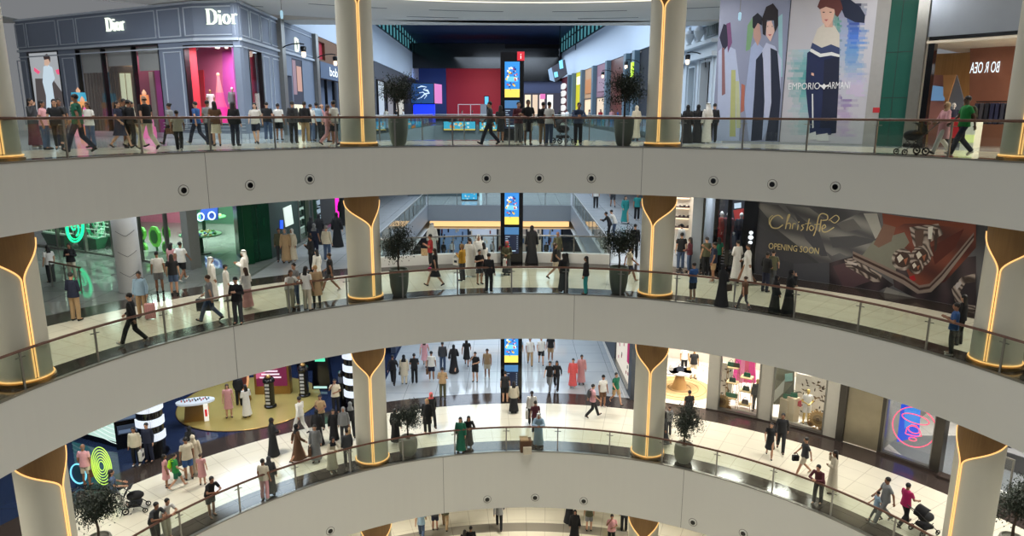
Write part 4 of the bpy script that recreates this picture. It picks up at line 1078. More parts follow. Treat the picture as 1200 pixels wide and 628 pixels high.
# ================================================================ ENCLOSING WALLS
for lv in (0, 1, 2, 3):
    z1 = (ZB[1], ZB[2], ZB[3], ZTOP)[lv] - .01
    for a0, a1, nm in ((-112, -62, 'left'), (62, 112, 'right')):
        rr = 30.5
        struct('wall_' + nm, MB().use(cm(120, 118, 112)).fbox(Arc(rr, 0), a0, a1, Z[lv] + .01, z1, -.2, 0))
for lv in (1, 2):
    z1 = (0, ZB[2], ZB[3])[lv] - .01
    struct('wall_back', MB().use(cm(96, 100, 106)).box(-34, 32, 74, 74.3, Z[lv], z1))
struct('wall_back', MB().use(cm(120, 112, 96)).fbox(Arc(29, 0), -62, 62, 0, ZB[1] - .01, -.2, 0))

# ================================================================ MIDDLE FLOOR, LEFT: green shop, column, dark green block
zf = Z[2]; H2 = ZB[3] - zf
fr = Arc(RW, zf)
GRN = mat('emerald_metal', srgb(16, 76, 50), .25, metal=.6, var=.2, scale=3)
NEON = em(30, 240, 160, 1.6); GW = em(190, 230, 205, .8)
G1 = Flat((-27, 38.85), (-15.35, 33.0), zf)
# patterned white column standing on the dark floor
x, y = -16.0, 28.6
c = struct('column', MB().use(mat('pale_column_cladding', srgb(200, 202, 204), .4, var=.03)).lathe([(.48, zf), (.48, ZB[3])], (x, y, 0), 32), smooth=True)
ch = MB().use(cm(96, 98, 104))
fa = atan2(-x, -y)
for k in range(4):
    zz = zf + .9 + k * .85
    ch.tube([(x + .485 * sin(fa - RA(a)), y + .485 * cos(fa - RA(a)), zz - .22 * (1 - abs(a) / 45.)) for a in range(-45, 46, 9)], .012, 5)
ch.build('chevron_line', None, c)
# green shop: glass front with dark mullions
t = thing('storefront', 'green-lit shop front with tall glass panes on the left of the middle floor', 'storefront', G1.pt(G1.L, 0, 0))
mu = (0, 2.4, 4.8, 7.1, 9.3, 11.3, G1.L - .25)
for a, b in zip(mu, mu[1:]):
    f = MB().use(M_steel).frame(G1, a, b, 0, H2, -.1, .05, .07).build('window', None, t)
    MB().use(M_shopglass).fbox(G1, a + .06, b - .06, .07, H2 - .05, -.03, -.02).build('pane', None, f)
pil = MB().use(cm(120, 122, 118)); u = G1.L; pil.fbox(G1, u - .22, u + .22, 0, H2, -.3, .3).build('pilaster', None, t)
bw = MB().use(cm(60, 96, 76)); B_ = Flat((-30, 48.5), (-12.8, 45.5), zf); bw.fbox(B_, 0, B_.L, 0, H2, -.1, 0).build('back_wall', None, t)
pw = MB().use(cm(226, 120, 150)).ppoly(B_, [(158, 235), (226, 235), (226, 280), (158, 280)], 0, .1).build('pink_wall', None, t)
# neon swirl emblem
N1 = Flat((-27.2, 38.45), (-15.5, 32.6), zf)
def neon(fr, px_, py_, rx, ry, lab, col):
    t = thing('neon_emblem', lab, 'neon sign', fr.pt(*fr.hit(px_, py_), 0))
    P = lambda a, k=1.0, dx=0, dy=0: fr.pt(*fr.hit(px_ + dx + rx * k * sin(a), py_ + dy + ry * k * cos(a)), .1)
    MB().tube([P(2 * pi * i / 28) for i in range(28)], .05, 6, closed=True).build('neon_ring', col, t)
    MB().tube([P(2 * pi * i / 28, .82) for i in range(28)], .03, 6, closed=True).build('neon_ring', col, t)
    MB().tube([P(.3 + i * .3, .62 - .05 * i) for i in range(12)], .045, 6).build('neon_swirl', col, t)
    MB().tube([P(3.3 + i * .3, .62 - .05 * i) for i in range(12)], .04, 6).build('neon_swirl', col, t)
neon(N1, 90, 266, 10, 17, 'green neon leaf-like emblem in the window of the green shop', NEON)
# shelving units with green trapezoid bases
def shelfunit(px_, py_, wid, lab, ang=-30, seed=0, n=4, h=2.3, base=(24, 120, 74)):
    x, y = onfloor(px_, py_, zf); rnd = random.Random(seed)
    t = thing('display_shelf', lab, 'display shelf', (x, y, zf), 'green display shelves', local=True, rz=RA(ang))
    b = MB().use(mat('green_base', srgb(*base), .35, var=.1)); w = wid / 2
    b.hexa([(-w * .8, -.22, 0), (w * .8, -.22, 0), (w * .8, .22, 0), (-w * .8, .22, 0), (-w, -.35, .62), (w, -.35, .62), (w, .35, .62), (-w, .35, .62)]).build('plinth', None, t)
    f = MB().use(cm(190, 214, 196, .3))
    for sx in (-w, w):
        for sy in (-.2, .2): f.box(sx - .02, sx + .02, sy - .02, sy + .02, .62, h)
    f.build('upright', None, t)
    for k in range(n):
        z = .66 + k * (h - .66) / n
        s_ = MB().use(em(200, 240, 214, .55)).box(-w, w, -.22, .22, z, z + .03).build('shelf', None, t)
        g = MB().use(cm(150, 176, 150))
        for q in range(int(wid / .22)):
            xx = -w + .12 + q * .22; hh = .08 + .1 * rnd.random(); g.use(cm(*rnd.choice(((180, 200, 170), (60, 80, 66), (210, 220, 210), (96, 130, 96))))).box(xx - .05, xx + .05, -.1, .02, z + .03, z + .03 + hh)
        g.build('small_goods', None, s_)
    return t
shelfunit(108, 290, 2.0, 'green display shelf behind the left neon emblem', -28, 1)
shelfunit(131, 288, 2.2, 'green display shelf left of the white patterned column', -28, 2)
shelfunit(70, 286, 2.2, 'green display shelf at the far left of the green shop', -28, 3)
shelfunit(88, 278, 2.4, 'rear green display shelf deeper in the green shop', -28, 4)
shelfunit(128, 274, 2.4, 'rear green display shelf above the column', -28, 5)
# octagonal green mirrors
M8 = Flat((-19.5, 37.4), (-15.9, 35.4), zf)
for i, (px_, py_, r_, lab) in enumerate(((168, 273, .34, 'upper left small'), (170, 291, .34, 'lower left small'), (183, 277, .55, 'large central'), (196, 272, .34, 'upper right small'), (196, 290, .34, 'lower right small'))):
    c = M8.hit(px_, py_); t = thing('octagonal_mirror', '%s green octagonal mirror on the shop screen' % lab, 'mirror', M8.pt(*c, 0), 'octagonal green mirrors')
    P8 = lambda r: [(c[0] + r * sin(pi / 8 + pi / 4 * k), c[1] + 1.25 * r * cos(pi / 8 + pi / 4 * k)) for k in range(8)]
    r_ *= .85; MB().fpoly(M8, P8(r_), 0, .12).build('frame', em(96, 200, 60, .5), t); MB().fpoly(M8, P8(r_ * .68), .12, .15).build('glass', mat('green_mirror', srgb(60, 130, 60), .08, var=.02), t)
    MB().use(cm(40, 110, 60)).fbox(M8, c[0] - .05, c[0] + .05, 0, c[1] - r_, 0, .06).build('stand', None, t)
# round tables with goods, rings on a blue panel
for px_, py_, r_, hh, lab in ((237, 285, 1.05, 1.0, 'round green-topped table with yellow and blue goods in the green shop'), (240, 262, 1.3, 1.0, 'larger round table with small boxes farther back in the green shop')):
    x, y = onfloor(px_, py_ + 12, zf)
    t = thing('display_table', lab, 'display table', (x, y, zf))
    MB().use(cm(40, 70, 52)).lathe([(.1, 0), (.09, hh)], (x, y, zf), 12).build('leg', None, t); MB().use(cm(30, 60, 44)).lathe([(.45, 0), (.45, .04)], (x, y, zf), 24).build('base', None, t)
    MB().use(cm(70, 140, 84)).lathe([(r_, hh), (r_, hh + .06)], (x, y, zf), 32).build('table_top', None, t)
    g = MB(); rnd = random.Random(px_)
    for k in range(40):
        a = rnd.random() * 6.28; q = r_ * .9 * sqrt(rnd.random()); g.use(cm(*rnd.choice(((210, 190, 100), (60, 110, 170), (220, 220, 200), (90, 150, 80))))).rbox((x + q * cos(a), y + q * sin(a)), .1, .12, zf + hh + .06, zf + hh + .1 + .06 * rnd.random(), rnd.random() * 90)
    g.build('small_goods', None, t)
R8 = Flat((-19, 41.5), (-14.5, 39.5), zf)
t = thing('ring_display', 'blue panel with two glowing white rings at the back of the green shop', 'wall display', R8.pt(1, 0, 0))
MB().use(cm(30, 60, 150)).ppoly(R8, [(236, 240), (256, 239), (256, 257), (236, 258)], 0, .06).build('blue_panel', None, t)
for px_, py_ in ((237, 254), (250, 252.5)): MB().tube([R8.pt(*R8.hit(px_ + 4 * sin(q), py_ + 4.4 * cos(q)), .12) for q in [2 * pi * i / 20 for i in range(20)]], .04, 6, closed=True).build('glowing_ring', em(200, 225, 255, 1.3), t)
area('shop_light', (-19.5, 39.5, ZB[3] - .3), 5, 520, (.75, 1, .84)); area('shop_light', (-17, 44, ZB[3] - .3), 4, 620, (.8, 1, .85))
# dark green block
G2 = Flat((-13.1, 33.82), (-12.32, 35.28), zf); G2b = Flat((-14.58, 36.36), (-13.1, 33.82), zf)
t = thing('green_clad_block', 'large dark emerald metal-clad block beside the green shop', 'clad wall', G2.pt(0, 0, 0))
MB().use(GRN).fbox(G2, 0, G2.L, 0, H2, -.4, 0).fbox(G2b, 0, G2b.L, 0, H2, -.4, 0).build('metal_cladding', None, t)
MB().use(cm(8, 36, 26)).fbox(G2, G2.L * .5, G2.L * .5 + .03, 0, H2, 0, .01).fbox(G2b, G2b.L - .02, G2b.L + .02, 0, H2, 0, .01).build('joint', None, t)
MB().use(em(40, 150, 96, .18)).fbox(G2b, G2b.L - .5, G2b.L - .04, .1, H2, 0, .008).build('green_strip', None, t)
# corridor shops left of the hall
C1 = Flat((-12.32, 35.3), (-12.0, 56), zf)
t = thing('storefront', 'shop front of white and green lit shelves receding behind the emerald block', 'storefront', C1.pt(6, 0, 0))
mb = MB().use(cm(40, 60, 54)); wallo(mb, C1, 0, 20, 0, H2, [(4.6, 6.6, 0, 3.6), (7.2, 12.4, 0, 3.9), (13.4, 18.5, 0, 3.9)], -.3, 0); mb.build('wall_panel', None, t)
for a, b, cc, n in ((4.6, 6.6, (60, 214, 130), 0), (7.2, 12.4, (196, 226, 214), 6), (13.4, 18.5, (190, 214, 230), 6)):
    MB().use(em(*cc, .55)).fbox(C1, a, b, 0, 3.9, -1.6, -1.5).build('lit_back', None, t)
    sh = MB().use(cm(30, 60, 50))
    for k in range(n): sh.fbox(C1, a, b, .35 + k * .6, .4 + k * .6, -1.5, -1.0)
    for k in range(n * 9):
        u = a + (b - a) * (k % 9 + .5) / 9; v = .4 + (k // 9) * .6; sh.use(cm(*((40, 60, 50), (210, 220, 210), (90, 120, 100))[k % 3])).fbox(C1, u - .1, u + .1, v, v + .28, -1.3, -1.15)
    if n == 0: sh.tube([C1.pt(a + 1.3 + 1.0 * sin(q), 1.9 + 1.2 * cos(q), -1.3) for q in [2 * pi * i / 24 for i in range(24)]], .05, 6, closed=True)
    sh.build('shelves', None, t)
    f = MB().use(M_steel).frame(C1, a, b, 0, 3.9, -.2, .04, .08).build('window_frame', None, t)
MB().use(em(220, 235, 225, .8)).ppoly(C1, [(331, 244), (340, 240), (343, 262), (334, 266)], .02, .06).build('white_disc', None, t)
MB().use(em(40, 90, 240, 1.2)).ppoly(C1, [(327.5, 258), (330.5, 258), (330.5, 268), (327.5, 268)], .02, .06).build('blue_sign', None, t)
t = thing('lit_pillar', 'grey pillar with a bright magenta light strip far along the left corridor', 'pillar', (-11.2, 50, zf))
x, y = onfloor(392, 262, zf)
MB().use(cm(120, 120, 126)).box(x - .9, x + .1, y, y + .8, zf, ZB[3]).build('pillar_body', None, t); MB().use(em(255, 40, 190, 1.5)).box(x + .12, x + .34, y, y + .1, zf, ZB[3]).build('magenta_strip', None, t)

# ================================================================ MIDDLE FLOOR, CENTRE: things beyond the bridge
BR = Flat((-12, 63), (12, 63), zf)
t = thing('lit_stair', 'row of long white lights under a raised counter beyond the grey bridge', 'light feature', BR.pt(4, 0, 0))  # emissive bars on a plain block standing on the floor
m = MB().use(cm(90, 100, 106)).fbox(BR, 2.6, 9.2, 0, 3.4, -.6, 0).build('body', None, t)
m = MB().use(em(236, 240, 210, 1.0))
for y in (231.5, 235.5, 240): v = BR.hit(530, y)[1]; a, b = BR.hit(498, y)[0], BR.hit(541, y)[0]; m.fbox(BR, a, b, v, v + .07, 0, .08)
m.build('light_strip', None, t)
BS = Flat((-12, 60), (12, 60), zf)
t = thing('banner_screen', 'blue and white screen standing beyond the grey bridge, middle floor', 'screen', BS.pt(8, 0, 0))
a, b, c, d = rc(BS, 541, 559, 222, 239)
MB().use(M_black).fbox(BS, a - .05, b + .05, 0, d + .1, -.2, 0).build('casing', None, t)
m = MB().use(em(60, 170, 225, .95)).fbox(BS, a, b, max(c, .1), d, 0, .03); rnd = random.Random(3)
for k in range(20): u = a + (b - a) * rnd.random() * .85; v = max(c, .1) + .9 * rnd.random(); m.use(em(*rnd.choice(((240, 250, 255), (120, 210, 240), (250, 220, 150))), .9)).fbox(BS, u, u + .12, v, v + .06, .03, .04)
m.build('display_screen', None, t)
MB().use(em(190, 225, 240, .9)).fbox(BS, BS.hit(562, 235)[0], BS.hit(565, 235)[0], 0, 1.6, 0, .2).build('side_light', None, t)

# ================================================================ MIDDLE FLOOR, RIGHT
# white shoe shop and dark window with dressed mannequins
a0, a1, a2, a3 = [fr.hit(x, 280)[0] for x in (785, 810, 812, 886)]
t = thing('storefront', 'brightly lit white shoe shop with shelves of shoes beside the right column', 'storefront', fr.pt(a0, 0, 0))
WSH = cm(236, 226, 210)
bk = Arc(RW + 4.5, zf)
MB().use(WSH).fbox(bk, bk.hit(778, 280)[0], bk.hit(822, 280)[0], 0, H2, -.1, 0).build('back_wall', None, t)
s_ = MB().use(em(255, 226, 190, .9)); g = MB()
b0, b1 = bk.hit(791, 280)[0], bk.hit(806, 280)[0]; rnd = random.Random(9)
for k in range(5):
    v = 1.2 + k * .55; s_.fbox(bk, b0, b1, v, v + .06, 0, .3)
    for q in range(3):
        u = b0 + (b1 - b0) * (q + .5) / 3; g.use(cm(*rnd.choice(((40, 36, 40), (60, 44, 44), (90, 80, 80))))).fbox(bk, u - .45, u + .3, v + .06, v + .13, .05, .22).fbox(bk, u + .05, u + .3, v + .12, v + .2, .05, .22)
s_.build('lit_shelf', None, t); g.build('shoes', None, t)
MB().use(M_white).fbox(fr, a0 - .3, a0 + .2, 0, H2, -.3, .2).build('white_jamb', None, t)
MB().use(cm(150, 158, 166)).fbox(fr, a1, a1 + 1.6, 0, H2, -3.5, .0).build('side_panel', None, t)
area('shop_light', bk.pt((b0 + b1) / 2, H2 - .2, 1.5), 1.6, 120, (1, .93, .84))
d0, d1 = fr.hit(822, 280)[0], a3
t = thing('storefront', 'dark glass fashion window with red dressed mannequins left of the grey hoarding', 'storefront', fr.pt(d0, 0, 0))
us = [d0, fr.hit(838, 280)[0], fr.hit(853, 280)[0], fr.hit(872, 280)[0]]
for a, b in zip(us, us[1:]):
    f = MB().use(M_black).frame(fr, a, b, 0, H2, -.12, .05, .09).build('window', None, t); MB().use(M_shopglass).fbox(fr, a + .2, b - .2, .1, H2 - .1, -.06, -.05).build('pane', None, f)
MB().use(M_black).fbox(fr, us[-1], d1, 0, H2, -.3, .02).build('dark_pier', None, t)
MB().use(cm(36, 40, 50)).fbox(bk, bk.hit(815, 280)[0], bk.hit(900, 280)[0], 0, H2, -.1, 0).build('back_wall', None, t)
MB().use(cm(30, 34, 44)).fbox(fr, d0, d1, .0, .14, -4, -.12).build('plinth', None, t)
m = MB().use(em(230, 236, 240, 1.0)); u, v = fr.hit(880, 278)
for k, (dv, r_) in enumerate(((.22, .16), (0, .2), (-.24, .16))): m.fpoly(fr, [(u + fr.m(r_ * .6) * sin(q), v + dv + r_ * .55 * cos(q)) for q in [2 * pi * i / 14 for i in range(14)]], .03, .06)
m.build('lit_emblem', None, t)
m = MB().use(cm(150, 150, 160))
for k in range(5): vv = fr.hit(846, 296)[1] - k * .14; m.fbox(fr, fr.hit(843, 300)[0], fr.hit(852, 300)[0] - (k % 2) * .3, vv, vv + .05, .0, .01)
m.build('window_lettering', None, t)
sc = MB().use(em(200, 220, 235, .8)).ppoly(bk, [(861, 238), (869, 237), (869, 243), (861, 244)], .1, .15); sc.use(cm(190, 50, 44)).ppoly(bk, [(860, 246), (872, 244), (874, 256), (862, 258)], .1, .2); sc.build('wall_picture', None, t)
area('shop_light', Arc(RW + 1.5, zf).pt((us[1] + us[2]) / 2, H2 - .15, 0), 1.6, 90, COOL); area('shop_light', Arc(RW + 1.5, zf).pt((us[2] + us[3]) / 2, H2 - .15, 0), 1.2, 80, COOL)

# grey hoarding with silverware picture
def folds(name, c1, c2, sc, dist, rot_):
    m = mat(name, c1, .5, var=0); N, L = nodes(m); b = N['Principled BSDF']; g = N.new('ShaderNodeNewGeometry'); mp = N.new('ShaderNodeMapping'); mp.inputs['Rotation'].default_value = (0, rot_, 0)
    w = N.new('ShaderNodeTexWave'); w.inputs['Scale'].default_value = sc; w.inputs['Distortion'].default_value = dist; w.inputs['Detail'].default_value = 1.5; w.inputs['Detail Scale'].default_value = .6
    x = N.new('ShaderNodeMix'); x.data_type = 'RGBA'; x.inputs[6].default_value = (*c1, 1); x.inputs[7].default_value = (*c2, 1)
    L.new(g.outputs['Position'], mp.inputs[0]); L.new(mp.outputs[0], w.inputs['Vector']); L.new(w.outputs['Fac'], x.inputs[0]); L.new(x.outputs[2], b.inputs['Base Color']); return m
SILK = folds('grey_silk_print', srgb(56, 56, 61), srgb(96, 96, 100), .16, 3.5, .8)
SILK2 = folds('pale_silk_print', srgb(70, 70, 74), srgb(128, 126, 124), .35, 5, 1.2)
STONE = folds('dark_marble_print', srgb(26, 23, 29), srgb(66, 52, 58), .5, 14, .4)
CHROME = folds('silverware_print', srgb(54, 40, 36), srgb(176, 162, 152), 1.6, 24, .9)
COPPER = folds('copper_tray_print', srgb(70, 26, 20), srgb(120, 58, 42), .25, 3, 1.0)
fh = Arc(RW + .05, zf)
h0, h1 = a3, 88
t = thing('advertising_hoarding', 'wide dark hoarding of silverware and grey silk with gold lettering', 'hoarding', fh.pt(h0, 0, 0))
MB().use(SILK).fbox(fh, h0, h1, .04, H2, -.15, 0).build('panel', None, t)
p = MB(); LAY = [0]
def Q(m, pp):
    LAY[0] += 1; w = .001 + LAY[0] * .0016; p.use(m).ppoly(fh, pp, w, w + .001)
Q(SILK2, [(885, 238), (912, 240), (960, 285), (978, 310), (960, 308), (912, 270)]); Q(cm(66, 66, 72), [(885, 262), (902, 272), (960, 312), (932, 309), (886, 296)])
Q(SILK2, [(920, 241), (948, 243), (975, 262), (985, 296), (975, 300), (950, 280)]); Q(cm(72, 72, 78), [(930, 248), (960, 272), (970, 300), (962, 300), (944, 280)])
Q(cm(60, 61, 68), [(886, 296), (932, 309), (972, 312), (972, 342), (886, 330)]); Q(cm(72, 73, 80), [(930, 309), (972, 308), (972, 342), (930, 336)])
Q(STONE, [(972, 308), (1000, 300), (1048, 334), (1020, 346), (972, 342)]); Q(cm(84, 62, 68), [(976, 312), (996, 306), (1024, 328), (990, 340)]); Q(STONE, [(1045, 312), (1144, 300), (1144, 372), (1100, 366), (1048, 336)])
Q(SILK2, [(968, 268), (1010, 248), (1030, 250), (1034, 274), (1022, 294), (992, 300), (970, 290)])
Q(cm(160, 158, 152), [(1012, 250), (1028, 250), (1034, 272), (1026, 280), (1018, 262)]); Q(cm(74, 74, 78), [(972, 278), (1002, 276), (1030, 282), (1000, 290), (976, 290)]); Q(cm(96, 94, 94), [(980, 262), (1000, 256), (1010, 268), (990, 272)])
Q(COPPER, [(1034, 250), (1060, 255), (1144, 262), (1144, 290), (1108, 330), (1082, 338), (1068, 330), (1056, 300), (1036, 270)])
Q(cm(120, 60, 42), [(1034, 250), (1060, 254), (1130, 263), (1128, 267), (1080, 262), (1060, 262), (1040, 272)]); Q(cm(84, 34, 26), [(1090, 290), (1130, 268), (1120, 290), (1096, 310)])
Q(cm(122, 122, 110), [(1010, 300), (1024, 282), (1060, 272), (1066, 284), (1052, 300), (1050, 318), (1022, 306)]); Q(cm(120, 90, 76), [(1036, 262), (1050, 266), (1046, 282), (1030, 290), (1024, 286)])
Q(CHROME, [(1066, 266), (1100, 262), (1106, 274), (1090, 284), (1094, 300), (1076, 300), (1070, 284)]); Q(cm(92, 70, 62), [(1072, 270), (1084, 268), (1080, 298), (1074, 298)]); Q(cm(226, 224, 216), [(1088, 266), (1094, 265), (1092, 280), (1088, 280)]); Q(cm(60, 44, 40), [(1096, 268), (1100, 268), (1098, 292), (1095, 296)])
for cx_, cy_, r_ in ((1058, 304, 13), (1080, 300, 12), (1074, 312, 9)):
    Q(CHROME, [(cx_ + r_ * cos(q), cy_ + r_ * sin(q)) for q in [2 * pi * i / 14 for i in range(14)]]); Q(cm(64, 44, 38), [(cx_ + r_ * .72 * cos(q), cy_ + r_ * .72 * sin(q)) for q in [2 * pi * i / 12 for i in range(12)]])
    Q(cm(214, 208, 198), [(cx_ - r_ * .5, cy_ - r_ * .2), (cx_ - r_ * .2, cy_ - r_ * .5), (cx_ + r_ * .1, cy_ - r_ * .1), (cx_ - r_ * .3, cy_ + r_ * .3)])
    Q(cm(160, 96, 70), [(cx_ + r_ * .1, cy_), (cx_ + r_ * .5, cy_ - r_ * .2), (cx_ + r_ * .3, cy_ + r_ * .5)])
Q(cm(170, 24, 34), [(1066, 324), (1072, 322), (1074, 328), (1068, 330)])
for k, (c_, o_) in enumerate((((130, 112, 104), 0), ((60, 40, 36), 3), ((140, 126, 118), 6))):   # the tray rim
    Q(cm(*c_), [(1000, 294 + o_), (1060, 322 + o_), (1078, 334 + o_), (1090, 332 + o_), (1104, 318 + o_), (1142, 272 + o_), (1142, 275 + o_), (1106, 322 + o_), (1092, 336 + o_), (1076, 338 + o_), (1058, 326 + o_), (1000, 297 + o_)])
Q(CHROME, [(990, 304), (998, 302), (1034, 322), (1032, 330), (1024, 330), (992, 312)]); Q(cm(60, 48, 48), [(1000, 308), (1030, 324), (1028, 327), (998, 311)]); Q(cm(196, 186, 180), [(994, 305), (1006, 309), (1004, 311), (993, 308)])
Q(SILK2, [(1020, 346), (1040, 336), (1088, 354), (1112, 364), (1112, 371), (1060, 360)]); Q(cm(140, 138, 134), [(1040, 336), (1056, 342), (1046, 352), (1034, 346)])
Q(CHROME, [(1144, 320), (1128, 324), (1116, 338), (1120, 352), (1132, 366), (1144, 368)]); Q(cm(44, 36, 42), [(1144, 330), (1132, 332), (1126, 342), (1132, 356), (1144, 358)]); Q(cm(190, 184, 184), [(1120, 334), (1126, 328), (1128, 332), (1122, 340)])
p.build('printed_picture', None, t)
GOLD = cm(214, 196, 142)
l = MB().use(GOLD)
def rb(pp, wd):
    out = []
    for i in range(len(pp) - 1):
        p0, p1, p2, p3 = [Vector(pp[max(0, min(len(pp) - 1, i + d))]) for d in (-1, 0, 1, 2)]
        for k in range(5): q = k / 5; out.append(.5 * (2 * p1 + (p2 - p0) * q + (2 * p0 - 5 * p1 + 4 * p2 - p3) * q * q + (3 * p1 - p0 - 3 * p2 + p3) * q ** 3))
    out.append(Vector(pp[-1])); l.ribbon(fh, [fh.hit(*q) for q in out], wd, .08, .095)
rb([(918, 256), (913, 252), (907, 254), (903, 260), (905, 266), (912, 267), (918, 263)], .05)   # C
rb([(906, 252), (902, 256), (902, 263)], .03)
rb([(921, 268), (924, 253), (926, 252), (922, 262), (925, 261), (927, 263), (926, 268)], .045)  # h
rb([(929, 268), (930, 262), (933, 262)], .04)                                                   # r
rb([(935, 269), (936, 263)], .045); rb([(936.3, 259.5), (937, 260.5)], .06)                      # i
rb([(943, 263), (940, 264), (942, 267), (939, 270)], .04)                                       # s
rb([(946, 270), (949, 256)], .045); rb([(944, 262), (951, 261)], .03)                           # t
rb([(951, 270), (949, 267), (951, 264), (954, 266), (953, 269), (951, 270)], .04)               # o
rb([(954, 276), (957, 268), (960, 254), (964, 250), (970, 252), (970, 257), (964, 258)], .045); rb([(955, 263), (962, 262)], .03)  # f
rb([(961, 271), (963, 257)], .045); rb([(964, 268), (968, 266), (967, 263), (964, 266), (965, 271), (970, 271), (978, 266)], .04)  # l e
rb([(972, 258), (980, 252), (984, 256), (979, 261), (974, 258)], .035)
u, v = fh.hit(901, 291); u2, _ = fh.hit(960, 298)
l.text(fh, 'OPENING SOON', u, v, .40, .08, .095, width=abs(u2 - u) / fh.m(1)); l.build('gold_lettering', None, t)
# ================================================================ LOWER FLOOR, RIGHT: bright shops
zf = Z[1]; H1 = ZB[2] - zf
fr = Arc(RW, zf)
U = lambda x, y: fr.hit(x, y)[0]
PIER = mat('pale_stone_pier', srgb(176, 172, 160), .55, var=.04)
BZ = mat('scratched_bronze_panel', srgb(150, 140, 118), .35, metal=.5, var=.3, scale=1.2)
PL = .10                                     # plinth height
x0 = U(772, 470)
ops = []
w1 = (x0, U(829, 450), 0.02, H1); w2 = (U(842, 460), U(890, 460), PL, H1); w3 = (U(904, 470), U(968, 470), PL, H1)
w4 = (U(1036, 500), U(1097, 500), PL, H1)
t = thing('storefront', 'row of tall bright shop windows between pale stone piers on the lower right', 'storefront', fr.pt(x0, 0, 0))
mb = MB().use(PIER); wallo(mb, fr, U(733, 440) + .3, U(983, 480), 0, H1, [(U(733, 440), w1[1], 0, H1), w2, w3], -.5, 0); mb.build('stone_wall', None, t)
for (a, b, c, d), nm in ((w2, 0), (w3, 1)):
    f = MB().use(M_steel).frame(fr, a, b, c, d, -.2, .04, .06).build('window', None, t)
    MB().use(M_shopglass).fbox(fr, a + .1, b - .1, c + .05, d - .05, -.1, -.09).build('pane', None, f)
MB().use(M_granite).fbox(fr, w1[1], U(983, 480), 0, PL - .05, 0, .04).build('plinth', None, t)
bk = Arc(RW + 7.0, zf)
MB().use(cm(226, 214, 200)).fbox(bk, bk.hit(770, 420)[0] - 2, 46.5, 0, H1, -.1, 0).build('back_wall', None, t)
FLRZ = Z[1] + .012
leafs = MB().use(cm(96, 84, 70)); rnd = random.Random(2)
fl = MB().use(mat('ivory_shop_floor', srgb(246, 238, 226), .4, var=.01)); fl.fbox(Arc(RW - .1, 0), U(733, 440) + .5, 46.8, Z[1] + .004, FLRZ, -7, -.1); fl.build('ivory_floor', None, t)
for k in range(330):
    az = 13 + 33 * rnd.random(); r = RW + .4 + 6 * rnd.random(); x, y = polar(az, r)
    leafs.rbox((x, y), .11, .03, FLRZ, FLRZ + .004, rnd.random() * 180)
leafs.build('inlaid_leaves', None, t)
side = MB().use(cm(150, 150, 140)); side.fbox(Arc(RW + 7, zf), 46.6, 47.1, 0, H1, 0, 6.8).build('side_wall', None, t)
for az in (16, 22, 28, 34, 40, 44.5): area('shop_light', (*polar(az, RW + 2.6), ZB[2] - .15), 1.5, 230, (1, .95, .88))
def onr(px_, py_, lift=0): return onfloor(px_, py_, Z[1] + lift)
# round raffia plateau with table
x, y = onr(796, 455)
t = thing('raffia_rug', 'large round straw rug in the bright shop by the right column', 'rug', (x, y, FLRZ))
MB().use(cm(206, 172, 120)).lathe([(1.75, 0), (1.72, .03)], (x, y, FLRZ), 48).build('rug_body', None, t)
for r_ in (.6, 1.0, 1.4): MB().use(cm(170, 132, 84)).tube([(x + r_ * cos(q), y + r_ * sin(q), FLRZ + .032) for q in [2 * pi * i / 40 for i in range(40)]], .02, 4, closed=True).build('woven_ring', None, t)
t = thing('display_table', 'small white cloud-shaped table on a straw cone leg, on the straw rug', 'display table', (x, y, FLRZ))
MB().use(cm(196, 156, 100)).lathe([(.42, .03), (.3, .4), (.18, .85), (.16, .9)], (x, y, FLRZ), 24).build('cone_base', None, t, smooth=True)
tt = MB().use(M_white)
for dx, dy, r_ in ((0, 0, .62), (.5, .1, .45), (-.5, .05, .45), (.15, .35, .4)): tt.lathe([(r_, .9), (r_, .97)], (x + dx, y + dy, FLRZ), 24)
tt.build('table_top', None, t)
def bag(x, y, z, s, c, lab, rz=0, grp=None, handle=True):
    t = thing('handbag', lab, 'handbag', (x, y, z), grp, local=True, rz=rz)
    m = MB(); m.hexa([(-s, -s * .35, 0), (s, -s * .35, 0), (s, s * .35, 0), (-s, s * .35, 0), (-s * .85, -s * .15, s * 1.25), (s * .85, -s * .15, s * 1.25), (s * .85, s * .15, s * 1.25), (-s * .85, s * .15, s * 1.25)]).build('bag_body', cm(*c, .5), t)
    if handle: MB().tube([(s * .5 * cos(q), 0, s * 1.2 + s * .8 * sin(q)) for q in [pi * i / 8 for i in range(9)]], s * .07, 5).build('handle', cm(*[int(k * .7) for k in c]), t)
    return t
bag(x, y, FLRZ + .98, .2, (40, 46, 60), 'dark blue handbag on the white cloud-shaped table'); bag(x + .5, y + .15, FLRZ + .98, .12, (200, 170, 110), 'small straw handbag at the right of the cloud-shaped table'); bag(x - .5, y + .1, FLRZ + .98, .14, (220, 216, 206), 'small white handbag at the left of the cloud-shaped table')
